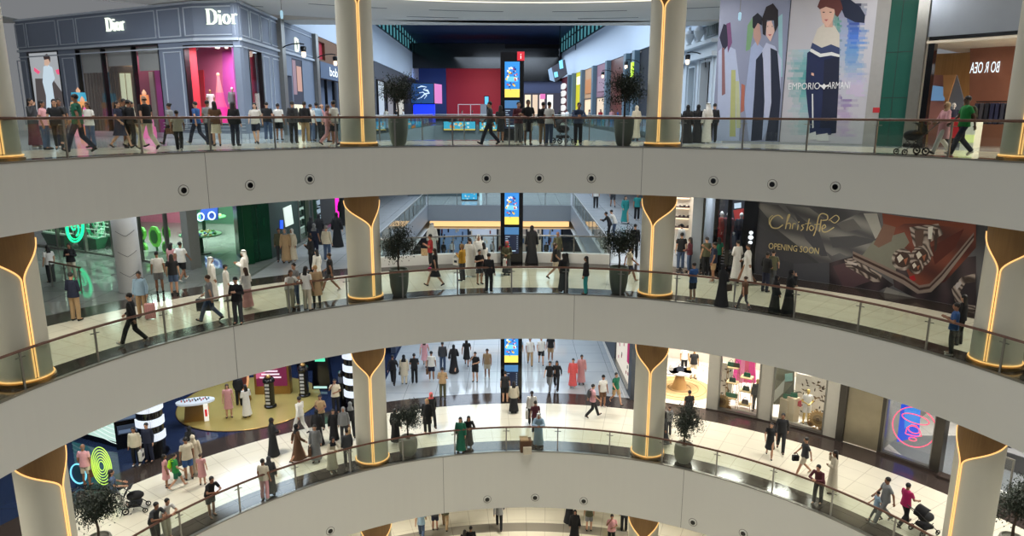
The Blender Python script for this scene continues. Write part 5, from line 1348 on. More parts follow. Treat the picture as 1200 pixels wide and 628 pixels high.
# shelves with bags in window two
S2 = Arc(RW + .9, zf)
def shelfset(xa, xb, ys, z_off, lab, bags):
    a, b = S2.hit(xa, 460)[0], S2.hit(xb, 460)[0]
    t = thing('display_shelf', lab, 'display shelf', S2.pt(a, 0, 0), 'gold-framed display shelves')
    g = MB().use(M_brass); vs = [S2.hit((xa + xb) / 2, y)[1] for y in ys]
    for u in (a, b):
        for w in (-.2, .2): g.fbox(S2, u - .03, u + .03, 0, max(vs) + .1, w - .012, w + .012)
    g.build('gold_frame', None, t)
    for k, v in enumerate(vs):
        MB().use(cm(214, 190, 140)).fbox(S2, a, b, v, v + .04, -.25, .25).build('shelf', None, t)
        for j in range(bags[k]):
            u = a + (b - a) * (j + .5) / bags[k]; P = S2.pt(u, v + .04, 0); c = random.Random(int(v * 100) + j).choice(((20, 92, 70), (24, 60, 56), (16, 110, 84), (60, 50, 44)))
            bag(P[0], P[1], P[2], .17, c, 'FILL%d' % id(t), rz=-RA(u), grp='green handbags on the gold-framed shelves')
shelfset(851, 864, (430, 448, 466), 0, 'left gold-framed shelf of green handbags in the middle bright window', (2, 1, 2))
shelfset(867, 881, (442, 458, 474), 0, 'right gold-framed shelf of green handbags in the middle bright window', (1, 1, 1))
gb = [o for o in bpy.data.objects if o.get('label', '').startswith('FILL')]
for o, l in zip(gb, ('left green handbag on the lowest board of the left gold shelf', 'right green handbag on the lowest board of the left gold shelf', 'single green handbag on the middle board of the left gold shelf', 'left green handbag on the top board of the left gold shelf', 'right green handbag on the top board of the left gold shelf', 'green handbag on the lowest board of the right gold shelf', 'green handbag on the middle board of the right gold shelf', 'green handbag on the top board of the right gold shelf')): o['label'] = l
for i, (o, (nm)) in enumerate(zip(gb, range(8))): pass
gz = {}
# pink garments hanging behind
S3 = Arc(RW + 2.6, zf)
for px_, c, lab in ((866, (244, 90, 176), 'hot pink long garment hanging left in the middle bright window'), (871.5, (250, 150, 200), 'pale pink patterned garment hanging in the middle bright window'), (876, (226, 90, 130), 'pink garment beside the pale one, middle bright window'), (881, (240, 70, 160), 'hot pink garment hanging at the right of the middle bright window')):
    u, v = S3.hit(px_, 424); t = thing('hanging_garment', lab, 'garment', S3.pt(u, v, 0), 'pink garments on the rail')
    m = MB(); k = S3.m(1)
    m.fpoly(S3, [(u - .10 * k, v + .5), (u - .22 * k, v + .35), (u - .16 * k, v + .1), (u - .28 * k, v - 1.1), (u + .28 * k, v - 1.1), (u + .16 * k, v + .1), (u + .22 * k, v + .35), (u + .10 * k, v + .5)], -.08, .08).build('cloth', cm(*c), t)
    MB().tube([S3.pt(u, v + .5, 0), S3.pt(u, v + .72, 0)], .012, 5).build('hanger', M_brass, t)
u0_, v0_ = S3.hit(862, 415); u1_, _ = S3.hit(886, 418)
t = thing('clothes_rail', 'gold clothes rail carrying the pink garments', 'clothes rail', S3.pt(u0_, 0, 0)); vv = S3.hit(871, 424)[1] + .72
MB().tube([S3.pt(u0_ + (u1_ - u0_) * k / 5, vv, 0) for k in range(6)], .02, 6).build('rail', M_brass, t)
for u in (u0_, u1_): MB().tube([S3.pt(u, 0, 0), S3.pt(u, vv, 0)], .02, 6).build('upright', M_brass, t)
# straw suns
def sun(frm, px_, py_, r_, lab, c=(186, 148, 92)):
    u, v = frm.hit(px_, py_); t = thing('straw_sun', lab, 'window ornament', frm.pt(u, v, 0), 'straw sun ornaments'); k = frm.m(1)
    pts = []
    for i in range(40): q = 2 * pi * i / 40; rr = r_ * (1 if i % 2 else .78); pts.append((u + k * rr * cos(q), v + rr * sin(q)))
    MB().fpoly(frm, pts, 0, .04).build('rays', cm(*c), t)
    MB().fpoly(frm, [(u + k * r_ * .5 * cos(q), v + r_ * .5 * sin(q)) for q in [2 * pi * i / 20 for i in range(20)]], .04, .08).build('disc', cm(int(c[0] * .75), int(c[1] * .75), int(c[2] * .75)), t)
    MB().fpoly(frm, [(u + k * r_ * .2 * cos(q), v + r_ * .2 * sin(q)) for q in [2 * pi * i / 12 for i in range(12)]], .08, .11).build('core', cm(110, 80, 50), t)
S4 = Arc(RW + .35, zf)
sun(S4, 846, 470, .42, 'large straw sun at the foot of the middle bright window'); sun(S4, 840.5, 479, .14, 'tiny straw sun left of the large one', (150, 110, 60)); sun(S4, 849, 480, .14, 'tiny straw sun under the large one, middle window', (150, 110, 60)); sun(S4, 853.5, 478, .16, 'small straw sun right of the large one, middle window', (150, 110, 60))
sun(S4, 959, 491, .46, 'large straw sun at the right end of the third bright window'); sun(S4, 950, 496, .16, 'small straw sun left of the large one, third window', (150, 110, 60)); sun(S4, 954, 503, .13, 'tiny straw sun below the large one, third window', (150, 110, 60)); sun(S4, 962, 504, .14, 'small straw sun at the bottom right of the third window', (150, 110, 60))
# scattered leaf decals on window backdrops
S5 = Arc(RW + 1.6, zf)
for (xa, xb, ya, yb, n, lab) in ((841, 858, 425, 478, 26, 'white screen scattered with dark leaves, middle bright window'), (930, 966, 440, 505, 60, 'white screen scattered with straw leaves, third bright window')):
    t = thing('window_screen', lab, 'window display', S5.pt(S5.hit(xa, ya)[0], 0, 0)); a, b = S5.hit(xa, (ya + yb) / 2)[0], S5.hit(xb, (ya + yb) / 2)[0]
    vt = S5.hit((xa + xb) / 2, ya)[1]; MB().use(cm(240, 234, 224)).fbox(S5, a, b, 0, vt, -.05, 0).build('screen_board', None, t)
    m = MB()
    for k in range(n):
        u = a + (b - a) * rnd.random(); v = .1 + (vt - .3) * rnd.random(); q = rnd.random() * pi; kk = S5.m(1); r_ = .1
        m.use(cm(*rnd.choice(((84, 66, 46), (120, 96, 60), (60, 56, 50))))).fpoly(S5, [(u + kk * r_ * cos(q), v + r_ * sin(q)), (u + kk * r_ * .35 * cos(q + 1.57), v + r_ * .35 * sin(q + 1.57)), (u - kk * r_ * cos(q), v - r_ * sin(q)), (u - kk * r_ * .35 * cos(q + 1.57), v - r_ * .35 * sin(q + 1.57))], .0, .02)
    m.build('leaf_decal', None, t)
# third window: dark panel, red bow, green bags on stands
p3 = Arc(RW + .9, zf)
t = thing('window_panel', 'grey-green striped panel with white frames in the third bright window', 'window display', p3.pt(p3.hit(905, 460)[0], 0, 0))
MB().use(cm(120, 120, 104)).ppoly(p3, [(904, 430), (931, 432), (930, 474), (903, 474)], -.06, 0).build('panel_board', None, t)
m = MB().use(cm(206, 210, 200)).ppoly(p3, [(904, 462), (920, 444), (918, 460), (904, 474)], 0, .02); m.use(cm(90, 92, 84)).ppoly(p3, [(918, 462), (930, 448), (929, 474), (916, 474)], 0, .02)
m.use(cm(170, 214, 206)).ppoly(p3, [(920, 438), (929, 437), (929, 446), (920, 447)], 0, .03); m.build('printed_shapes', None, t)
t = thing('red_bow', 'dark red oversized bow hung in the third bright window', 'window ornament', p3.pt(*p3.hit(935, 471), 0)); 
MB().use(cm(166, 24, 50)).ppoly(p3, [(927, 467), (934, 469), (940, 468), (940, 475), (934, 473), (928, 474)], .1, .25).build('ribbon', None, t)
for px_, py_, h_, lab in ((921, 488, 1.1, 'tall beige plinth at the left of the third bright window'), (929, 492, 1.25, 'beige plinth beside the taller one, third bright window')):
    x, y = polar(p3.hit(px_, py_)[0], RW + .7); t = thing('display_plinth', lab, 'plinth', (x, y, Z[1]), 'beige plinths')
    MB().use(cm(206, 190, 160)).rbox((x, y), .42, .42, Z[1] + .02, Z[1] + h_, 30).build('plinth_body', None, t)
    bag(x, y, Z[1] + h_ + .01, .17, (20, 96, 72), 'green handbag on the %s' % ('left beige plinth' if px_ < 925 else 'right beige plinth'), rz=-.5)

# frame, bronze panel, neon window
d0 = U(983, 480)
t = thing('storefront', 'bronze panel and dark-framed window with a pink neon face on the lower right', 'storefront', fr.pt(d0, 0, 0))
DF = mat('dark_bronze_frame', srgb(70, 66, 60), .35, metal=.5)
bz0, bz1 = U(990, 495), U(1031, 505)
MB().use(DF).fbox(fr, d0, bz0, 0, H1, -.4, .12).fbox(fr, bz1, w4[0], 0, H1, -.3, .05).fbox(fr, w4[1], w4[1] + 1.0, 0, H1, -.3, .1).build('dark_frame', None, t)
MB().use(BZ).fbox(fr, bz0, bz1, 0, H1, -.25, -.05).build('bronze_panel', None, t)
MB().use(M_granite).fbox(fr, bz1, w4[1] + 1, 0, PL, 0, .12).build('plinth', None, t)
f = MB().use(em(226, 226, 210, .75)).fbox(fr, w4[0] + .1, w4[1] - .1, PL, PL + .05, -.02, .03).build('lit_sill', None, t)
f = MB().use(M_steel).frame(fr, w4[0], w4[1], PL, H1, -.2, .04, .06).build('window', None, t)
MB().use(M_shopglass).fbox(fr, w4[0] + .1, w4[1] - .1, PL + .05, H1 - .05, -.1, -.09).build('pane', None, f)
NP = em(255, 80, 118, 1.4)
nf = Arc(RW + .25, zf)
t = thing('neon_sign', 'pink neon circle with closed eye, nose and lips in the dark-framed window', 'neon sign', nf.pt(*nf.hit(1071, 500), 0))
def nt(pp, closed=False, nm='neon_line'): MB().tube([nf.pt(*nf.hit(*q), 0) for q in pp], .022, 6, closed=closed).build(nm, NP, t)
def rot(cx_, cy_, rx, ry, deg, n=28, a0=0, a1=360):
    c_, s_ = cos(RA(deg)), sin(RA(deg)); out = []
    for i in range(n):
        q = RA(a0 + (a1 - a0) * i / (n if a1 - a0 == 360 else n - 1)); X, Y = rx * cos(q), ry * sin(q); out.append((cx_ + X * c_ - Y * s_, cy_ + X * s_ + Y * c_))
    return out
nt(rot(1071.5, 500.5, 26.5, 22.5, 30), True, 'neon_circle'); nt(rot(1073, 491, 16.5, 5.0, 17), True, 'neon_eye')
nt(rot(1071, 503.5, 7, 4, 20), True, 'neon_nose'); nt([(1061, 508), (1063, 501), (1068, 498), (1074, 499), (1078, 505), (1080, 511), (1072, 511), (1064, 509)], True, 'neon_nose'); nt(rot(1069.5, 514.5, 4.6, 2.0, 12, 14), True, 'neon_lips')
t = thing('blue_screen_panel', 'glowing blue upright panel behind the pink neon face', 'screen', nf.pt(0, 0, 0)); n3 = Arc(RW + 1.0, zf)
t.location = n3.pt(n3.hit(1066, 520)[0], 0, 0); t['_at'] = tuple(t.location)
MB().use(em(30, 90, 235, .8)).ppoly(n3, [(1056, 474), (1078, 474), (1076, 512), (1051, 518)], -.1, 0).build('lit_panel', None, t); MB().use(em(60, 150, 245, .8)).ppoly(n3, [(1060, 478), (1078, 476), (1077, 496), (1060, 502)], 0, .02).build('lit_shape', None, t)
# inside the slate-floored shop: counters
def counter(px_, py_, sx, sy, h, c, lab, ang=-50, goods=True):
    x, y = onr(px_, py_); t = thing('display_counter', lab, 'counter', (x, y, Z[1]), 'low dark counters', local=True, rz=RA(ang))
    MB().use(cm(*c)).box(-sx / 2, sx / 2, -sy / 2, sy / 2, .02, h).build('body', None, t); MB().use(cm(*[min(255, k + 30) for k in c])).box(-sx / 2 - .03, sx / 2 + .03, -sy / 2 - .03, sy / 2 + .03, h, h + .04).build('top', None, t)
    if goods:
        g = MB(); r2 = random.Random(px_)
        for k in range(8): xx = -sx / 2 + sx * (k + .5) / 8; g.use(cm(*r2.choice(((210, 190, 120), (40, 44, 50), (150, 150, 150), (90, 110, 90))))).lathe([(.07, 0), (.08, .08 + .1 * r2.random())], (xx, (r2.random() - .5) * sy * .5, h + .04), 8)
        g.build('small_goods', None, t)
counter(1046, 478, 1.0, .8, .8, (90, 92, 92), 'low grey counter behind the neon face window'); counter(1085, 478, 1.0, .8, .9, (84, 86, 88), 'second grey counter deeper behind the neon face window')
counter(1166, 532, 1.3, 1.0, .7, (96, 98, 98), 'grey counter just right of the right column, lower floor'); counter(1192, 548, 2.0, 1.1, .75, (84, 84, 84), 'long grey counter with goods at the right edge, lower floor'); counter(1196, 525, 2.0, 1.0, .95, (52, 52, 54), 'dark goods table at the right edge behind the long counter')
x, y = onr(1166, 574); t = thing('security_gate', 'slim glass security gate right of the right column, lower floor', 'security gate', (x, y, Z[1]), local=True, rz=RA(-60))
MB().use(M_steel).box(-.03, .03, -.03, .03, .02, 1.5).box(.45, .51, -.03, .03, .02, 1.5).box(-.03, .51, -.03, .03, 1.46, 1.52).build('frame', None, t); MB().use(M_shopglass).box(.03, .45, -.01, .01, .1, 1.46).build('pane', None, t); MB().use(M_white).box(-.1, .58, -.12, .12, .0, .05).build('base', None, t)
area('shop_light', (*polar(56, RW + 2.5), ZB[2] - .2), 3, 420, (1, .97, .92)); area('shop_light', (*polar(68, RW + 3), ZB[2] - .2), 3, 300, (1, .98, .95))
struct('wall_right', MB().use(cm(110, 110, 108)).fbox(Arc(RW + 8, zf), 47.2, 64, 0, H1, -.1, 0))
struct('trim_8', MB().use(M_granite).fbox(fr, w4[1] + 1.0, 84, 0, .12, -.1, .35))

# hall corner: lit window right of the hall, left wall of the hall
HR = Flat((6.15, 34.0), (6.0, 46), zf, -1)
t = thing('storefront', 'narrow bright window with leaf decals at the right corner of the hall', 'storefront', HR.pt(0, 0, 0))
MB().use(em(236, 224, 206, .62)).fbox(HR, .8, 5.4, .3, H1, -.15, -.1).use(cm(226, 50, 130)).fbox(HR, 1.0, 1.4, 1.6, 3.4, -.1, .0).build('lit_interior', None, t)
mb = MB().use(cm(70, 76, 84)); wallo(mb, HR, 0, 12, 0, H1, [(.8, 5.4, .3, H1)], -.25, 0); mb.build('wall_panel', None, t)
m = MB()
for k in range(26): u = .9 + 4.3 * rnd.random(); v = .4 + 3.6 * rnd.random(); m.use(cm(*rnd.choice(((150, 40, 50), (60, 60, 54), (190, 90, 110))))).fbox(HR, u, u + .12, v, v + .16, -.1, -.08)
m.build('leaf_decal', None, t)
MB().use(M_steel).fbox(HR, .75, 5.45, .25, .32, -.1, .08).build('lit_sill', None, t)
HL = Flat((-7.15, 33.6), (-7.15, 46), zf)
struct('trim_9', MB().use(cm(60, 70, 90)).fbox(HL, 7.5, 12.4, 0, H1, -.3, 0))

# ================================================================ LOWER FLOOR, LEFT: beauty hall
def on1(px_, py_): return onfloor(px_, py_, Z[1])
GB = mat('gold_leaf_floor', srgb(176, 158, 92), .25, metal=.2, var=.12, scale=.8)
cx_, cy_ = (on1(203, 492)[0] + on1(371, 456)[0]) / 2, 33.6
t = thing('round_gold_podium', 'large round gold floor disc in the dark beauty hall', 'floor podium', (cx_, cy_, Z[1]))
MB().use(GB).lathe([(3.45, .005), (3.45, .03)], (cx_, cy_, Z[1]), 72).build('gold_disc', None, t)
for k, r_ in enumerate((3.46,)): MB().tube([(cx_ + r_ * cos(q), cy_ + r_ * sin(q), Z[1] + .03) for q in [2 * pi * i / 72 for i in range(72)]], .02, 5, closed=True).build('rim', M_brass, t)
def striped(px_, py_, R, h, lab, face_only=True):
    x, y = on1(px_, py_); t = thing('striped_display_column', lab, 'display column', (x, y, Z[1]), 'striped round display columns')
    MB().use(M_black).lathe([(R, 0), (R, h)], (x, y, Z[1]), 40).build('core', None, t, smooth=True)
    fa = atan2(-x, -y); k = 0; z = .75
    while z < h - .2:
        b = MB().use(em(214, 222, 232, .95)); n = 26
        P = lambda a, z_, r_: (x + r_ * sin(fa + RA(a)), y + r_ * cos(fa + RA(a)), Z[1] + z_)
        for i in range(n):
            a0, a1 = -85 + 170 * i / n, -85 + 170 * (i + .86) / n
            b.hexa([P(a0, z, R), P(a1, z, R), P(a1, z, R + .05), P(a0, z, R + .05), P(a0, z + .33, R), P(a1, z + .33, R), P(a1, z + .33, R + .05), P(a0, z + .33, R + .05)])
        b.build('lit_band', None, t); z += .66
    MB().use(M_black).lathe([(R + .12, 0), (R + .12, .08)], (x, y, Z[1]), 40).build('foot', None, t)
striped(180, 531, .52, 3.6, 'large black column with glowing white bands, left of the gold disc')
striped(417, 478, .5, 4.9, 'large black column with glowing white bands beside the central left column')
# cabinets by the left column
x, y = on1(158, 520); t = thing('display_cabinet', 'black shelving cabinet left of the banded column', 'cabinet', (x, y, Z[1]), local=True, rz=RA(30))
MB().use(M_black).box(-.7, .9, -.3, .5, .0, 3.4).build('carcass', None, t)
for k in range(4):
    s_ = MB().use(cm(70, 84, 110)).box(-.6, .5, -.34, -.28, .7 + k * .62, 1.1 + k * .62).build('shelf_bay', None, t)
    MB().use(em(110, 130, 160, .5)).box(-.55, .45, -.36, -.34, .75 + k * .62, .9 + k * .62).build('lit_goods', None, s_)
SG = Flat(on1(84, 510), on1(139, 525), zf)
t = thing('lit_wall_screen', 'turquoise and white glowing wall screen behind the left column', 'screen', SG.pt(0, 0, 0))
MB().use(M_black).fbox(SG, -.1, SG.L + .1, 0, 3.6, -.4, 0).build('casing', None, t)
m = MB().use(em(90, 196, 176, .8)).fbox(SG, 0, SG.L, .3, 3.5, 0, .03).use(em(196, 226, 214, .85)).fpoly(SG, [(SG.L * .35, .3), (SG.L, .3), (SG.L, 1.7), (SG.L * .7, 1.1)], .03, .04)
m.use(em(40, 130, 96, .8)).fpoly(SG, [(SG.L * .75 + .5 * cos(q), 2.9 + .45 * sin(q)) for q in [2 * pi * i / 20 for i in range(20)]], .03, .04)
for k in range(5): m.use(em(224, 244, 236, .9)).ribbon(SG, [(u_ * SG.L / 8, .4 + k * .22 + .18 * sin(u_ * .6)) for u_ in range(9)], .03, .04, .05)
m.build('display_screen', None, t)
# reflected screen waves built as glowing rings, on an added post and foot
x, y = on1(121, 572)
GF = Flat((x - 1.4, y), (x + 1.4, y), zf); c_ = GF.hit(119, 546)
t = thing('neon_emblem', 'round yellow-green ringed light standing beside the man in the pink shirt', 'neon sign', (x, y, Z[1]))
MB().use(M_dark).fbox(GF, c_[0] - .02, c_[0] + .02, 0, c_[1] - .7, -.05, -.01).build('post', None, t); MB().use(M_dark).fbox(GF, c_[0] - .65, c_[0] + .6, 0, .05, -.2, .15).build('foot', None, t)
for k in range(6): MB().tube([GF.pt(c_[0] + (.2 + k * .10) * .55 * cos(q), c_[1] + (.2 + k * .12) * sin(q), 0) for q in [2 * pi * i / 32 for i in range(32)]], .018, 5, closed=True).build('neon_ring', em(190, 230, 90, 1.1), t)
x, y = on1(94, 570); t = thing('round_lit_sign', 'small round blue-white lit sign at the foot of the left column', 'sign', (x, y, Z[1]))
MB().tube([(x + .3 * cos(q), y, Z[1] + .55 + .42 * sin(q)) for q in [2 * pi * i / 24 for i in range(24)]], .03, 6, closed=True).build('lit_ring', em(120, 210, 240, 1.2), t); MB().use(cm(30, 70, 90)).box(x - .2, x + .2, y + .03, y + .08, Z[1], Z[1] + .9).build('board', None, t)
# screen wall with gold frame, pillars, counter, green machine
x, y = on1(318, 463); SW = Flat((x - .72, y), (x + .85, y + .1), zf)
t = thing('advertising_screen', 'gold-framed screen wall showing magenta lips on the gold disc', 'screen', (x, y, Z[1]))
MB().use(M_brass).fbox(SW, -.12, SW.L + .12, 0, 3.0, -.5, 0).build('gold_frame', None, t)
m = MB().use(em(104, 22, 60, .8)).fbox(SW, 0, SW.L, .5, 2.9, 0, .03); L_ = SW.L
m.use(em(196, 96, 130, .7)).fpoly(SW, [(0, .9), (L_ * .3, 1.1), (L_ * .35, 2.2), (0, 2.9)], .03, .035).use(em(216, 40, 110, .9)).fpoly(SW, [(L_ * .3, 1.7), (L_ * .5, 2.0), (L_ * .62, 1.9), (L_ * .74, 2.0), (L_ * .95, 1.75), (L_ * .7, 1.45), (L_ * .5, 1.4)], .04, .045).use(em(70, 10, 34, .8)).fpoly(SW, [(L_ * .34, 1.7), (L_ * .6, 1.76), (L_ * .92, 1.74), (L_ * .62, 1.68)], .05, .055)
m.use(em(236, 214, 226, .9))
for k in range(3): m.fbox(SW, L_ * .12 + .1 * k, L_ * .82 - .08 * k, .95 + k * .17, 1.03 + k * .17, .05, .055)
m.build('display_screen', None, t)
for px_, py_, h_, lab in ((317, 477, 1.6, 'dark round dispenser pillar in front of the magenta screen'), (357, 464, 1.7, 'dark round dispenser pillar at the right end of the gold disc')):
    x, y = on1(px_, py_); t = thing('dispenser_pillar', lab, 'display pillar', (x, y, Z[1]), 'dark round dispenser pillars')
    MB().use(M_black).lathe([(.3, .03), (.3, .12), (.24, .16), (.24, h_ - .3), (.3, h_ - .22), (.28, h_ - .1), (.2, h_)], (x, y, Z[1]), 24).build('pillar_body', None, t, smooth=True)
    m = MB().use(cm(190, 190, 186))
    for k in range(6): m.rbox((x - .02, y - .25), .2, .03, Z[1] + .25 + k * .19, Z[1] + .36 + k * .19)
    m.build('labels', None, t); MB().use(M_brass).ball((x, y, Z[1] + h_), .14, 10).build('cap', None, t, smooth=True)
x, y = on1(286, 470); t = thing('arched_display', 'tall gold arch display with an oval opening behind the woman in white', 'display stand', (x, y, Z[1]))
MB().tube([(x + .3 * cos(q), y, Z[1] + 1.35 + .72 * sin(q)) for q in [2 * pi * i / 24 for i in range(24)]], .06, 8, closed=True).build('oval_frame', em(232, 170, 120, .7), t)
MB().use(M_brass).box(x - .34, x + .34, y + .02, y + .1, Z[1] + .03, Z[1] + .6).build('base_panel', None, t); MB().use(cm(110, 50, 40)).box(x - .2, x + .2, y + .03, y + .08, Z[1] + .6, Z[1] + 1.9).build('backing_panel', None, t)
x, y = on1(231, 492); t = thing('glass_counter', 'curved white-topped product counter with lit red panel on the gold disc', 'counter', (x, y, Z[1]), local=True, rz=RA(20))
MB().use(M_brass).hexa([(-.55, -.25, .03), (.5, -.25, .03), (.5, .25, .03), (-.55, .25, .03), (-.45, -.2, .85), (.55, -.2, .85), (.55, .25, .85), (-.45, .25, .85)]).build('body', None, t)
m = MB(); q_ = [(.85 * cos(RA(a)), .42 * sin(RA(a))) for a in range(0, 360, 20)]
o = len(m.v); m.v += [(a, b, .9) for a, b in q_] + [(a * 1.02, b * 1.02, 1.0) for a, b in q_]; n = len(q_)
for i in range(n): m.f.append((i, (i + 1) % n, n + (i + 1) % n, n + i)); m.mi.append(0)
m.f.append(tuple(n + i for i in range(n))); m.mi.append(0); m.build('top', em(206, 214, 220, .6), t)
g = MB()
for k in range(16): g.use(cm(*rnd.choice(((190, 60, 60), (40, 40, 44), (150, 90, 70), (90, 130, 140))))).lathe([(.03, 0), (.03, .09)], (-.6 + .08 * k, .12 * sin(k * 2.1), 1.0), 6)
g.build('small_goods', None, t); MB().use(em(230, 226, 216, .8)).box(.5, .54, -.35, -.05, .1, .85).use(em(200, 40, 50, .9)).box(.54, .56, -.28, -.12, .3, .7).build('lit_side_panel', None, t)
MB().use(em(236, 232, 220, .85)).box(.36, .56, -.42, -.36, .05, .9).use(em(196, 40, 50, .9)).box(.41, .51, -.44, -.42, .3, .65).build('lit_front_panel', None, t)
x, y = on1(378, 455); t = thing('product_stand', 'black stand with glowing green display beyond the gold disc', 'display stand', (x, y, Z[1]))
MB().use(M_black).hexa([(x - .5, y - .2, Z[1]), (x + .5, y - .2, Z[1]), (x + .5, y + .4, Z[1]), (x - .5, y + .4, Z[1]), (x - .35, y - .1, Z[1] + 2.2), (x + .35, y - .1, Z[1] + 2.2), (x + .35, y + .3, Z[1] + 2.2), (x - .35, y + .3, Z[1] + 2.2)]).build('body', None, t)
MB().use(em(90, 230, 180, .9)).box(x - .26, x + .26, y - .22, y - .14, Z[1] + 1.6, Z[1] + 2.0).build('green_screen', None, t); MB().use(em(190, 230, 220, .9)).box(x - .4, x + .3, y - .26, y - .2, Z[1] + .1, Z[1] + .2).build('light_strip', None, t)
x, y = on1(360, 432); t = thing('product_stand', 'black tiered goods stand left of the green display', 'display stand', (x, y, Z[1]))
for k in range(3): MB().use(M_black).box(x - .5, x + .5, y - .3 + k * .2, y + .4, Z[1] + k * .5, Z[1] + .5 + k * .5).build('tier', None, t)
MB().use(cm(190, 200, 210)).box(x - .4, x - .3, y - .34, y - .3, Z[1] + .55, Z[1] + 1.0).box(x - .1, x + .1, y - .34, y - .3, Z[1] + .6, Z[1] + .95).box(x + .2, x + .34, y - .15, y - .1, Z[1] + 1.1, Z[1] + 1.4).build('product_pack', None, t)
for px_, py_, hh, lab in ((403, 478, 1.9, 'slim black stand beside the banded column at the central left column'),):
    x, y = on1(px_, py_); t = thing('product_stand', lab, 'display stand', (x, y, Z[1])); MB().use(M_black).lathe([(.2, 0), (.2, hh), (.1, hh + .1)], (x, y, Z[1]), 16).build('body', None, t); MB().use(cm(90, 96, 110)).lathe([(.21, hh - .5), (.21, hh - .2)], (x, y, Z[1]), 16).build('label_band', None, t)
struct('wall_left', MB().use(cm(24, 30, 46)).box(-34, -7.2, 45, 45.2, Z[1], ZB[2] - .01))

# ================================================================ LOWER FLOOR, FAR END (seen through the hall opening) and GROUND
FE = Flat((-8, 71), (7, 71), Z[1])
t = thing('storefront', 'far shop fronts with pale lit windows seen under the grey bridge', 'storefront', FE.pt(0, 0, 0))
MB().use(cm(150, 160, 176)).fbox(FE, 0, FE.L, 3.2, H1, -.5, 0).build('bulkhead', None, t)
for a, b, c in ((.6, 3.4, (120, 150, 190)), (3.6, 6.4, (196, 206, 220)), (6.6, 9.4, (150, 140, 130)), (9.6, 11.0, (214, 200, 180)), (11.2, 13.0, (140, 170, 220))):
    MB().use(em(*c, .42)).fbox(FE, a, b, .1, 3.1, -.5, -.4).build('lit_window', None, t)
    m = MB()
    for k in range(14): u = a + (b - a) * rnd.random() * .9; v = .2 + 2.4 * rnd.random(); m.use(cm(*rnd.choice(((30, 30, 40), (200, 190, 170), (120, 60, 60), (60, 80, 110))))).fbox(FE, u, u + .15, v, v + .25 + .3 * rnd.random(), -.4, -.3)
    m.build('window_goods', None, t)
f = MB().use(M_dark)
for u in (.5, 3.5, 6.5, 9.5, 11.1, 13.1): f.fbox(FE, u - .08, u + .08, 0, 3.2, -.5, .05)
f.build('mullion', None, t)
area('hall_light', (-1, 66, ZB[2] - .4), 8, 300, COOL)
x, y = onfloor(722, 604, 0)
t = thing('shop_kiosk', 'black and yellow shop kiosk on the ground floor near the right column', 'kiosk', (x, y, 0), local=True, rz=RA(-18))
MB().use(M_black).box(-.9, 1.5, .2, .8, 0, 2.6).build('body', None, t); MB().use(em(236, 214, 40, .7)).box(-.7, -.2, .15, .2, .9, 1.7).box(.6, 1.2, .15, .2, .9, 1.8).build('yellow_panel', None, t); MB().use(M_white).box(-.1, .4, .12, .2, .8, 1.7).build('white_panel', None, t)
x, y = onfloor(785, 612, 0)
t = thing('shop_kiosk', 'dark stall with yellow and red goods right of the right column, ground floor', 'kiosk', (x, y, 0), local=True, rz=RA(-25))
MB().use(M_black).box(-1.4, 2.2, .2, .9, 0, 2.0).build('body', None, t); MB().use(cm(220, 190, 40)).box(.2, .7, .1, .2, .8, 1.8).use(cm(150, 40, 50)).box(.9, 1.7, .1, .2, .7, 1.5).use(cm(220, 226, 236)).box(-1.3, -.3, .1, .2, 1.2, 1.8).build('goods', None, t)
# ================================================================ PEOPLE
CC = dict(K=(24, 25, 29), W=(226, 224, 218), G=(128, 130, 132), N=(30, 36, 58), B=(44, 84, 140), T=(172, 144, 108), C=(208, 198, 176), P=(222, 164, 170),
          R=(156, 40, 44), g=(20, 96, 72), O=(78, 78, 56), J=(70, 88, 118), q=(40, 138, 138), M=(184, 36, 100), Y=(196, 148, 44), m=(96, 44, 54), L=(150, 178, 200),
          D=(62, 64, 68), b=(96, 68, 48), S=(226, 96, 96), E=(30, 130, 60), h=(206, 150, 150))
CLOTH = {}
def cloth(k):
    if k not in CLOTH: CLOTH[k] = mat('cloth_' + k + ('_dark' if k.islower() else ''), srgb(*CC[k]), .85, var=.12, scale=14)
    return CLOTH[k]
SKINS = [mat('skin_%d' % i, srgb(*c), .55, var=.04) for i, c in enumerate(((196, 150, 122), (150, 106, 80), (92, 62, 48), (222, 180, 156)))]
HAIRM = [mat('hair_black', srgb(26, 22, 22), .6), mat('hair_brown', srgb(64, 42, 30), .6), mat('hair_blonde', srgb(170, 134, 84), .6), mat('hair_ginger', srgb(170, 90, 50), .6), mat('hair_grey', srgb(130, 126, 122), .6)]
M_EYE = mat('eye_dark', srgb(30, 24, 22), .3); M_LIP = mat('lips', srgb(150, 84, 80), .5)
def V(*a): return Vector(a)
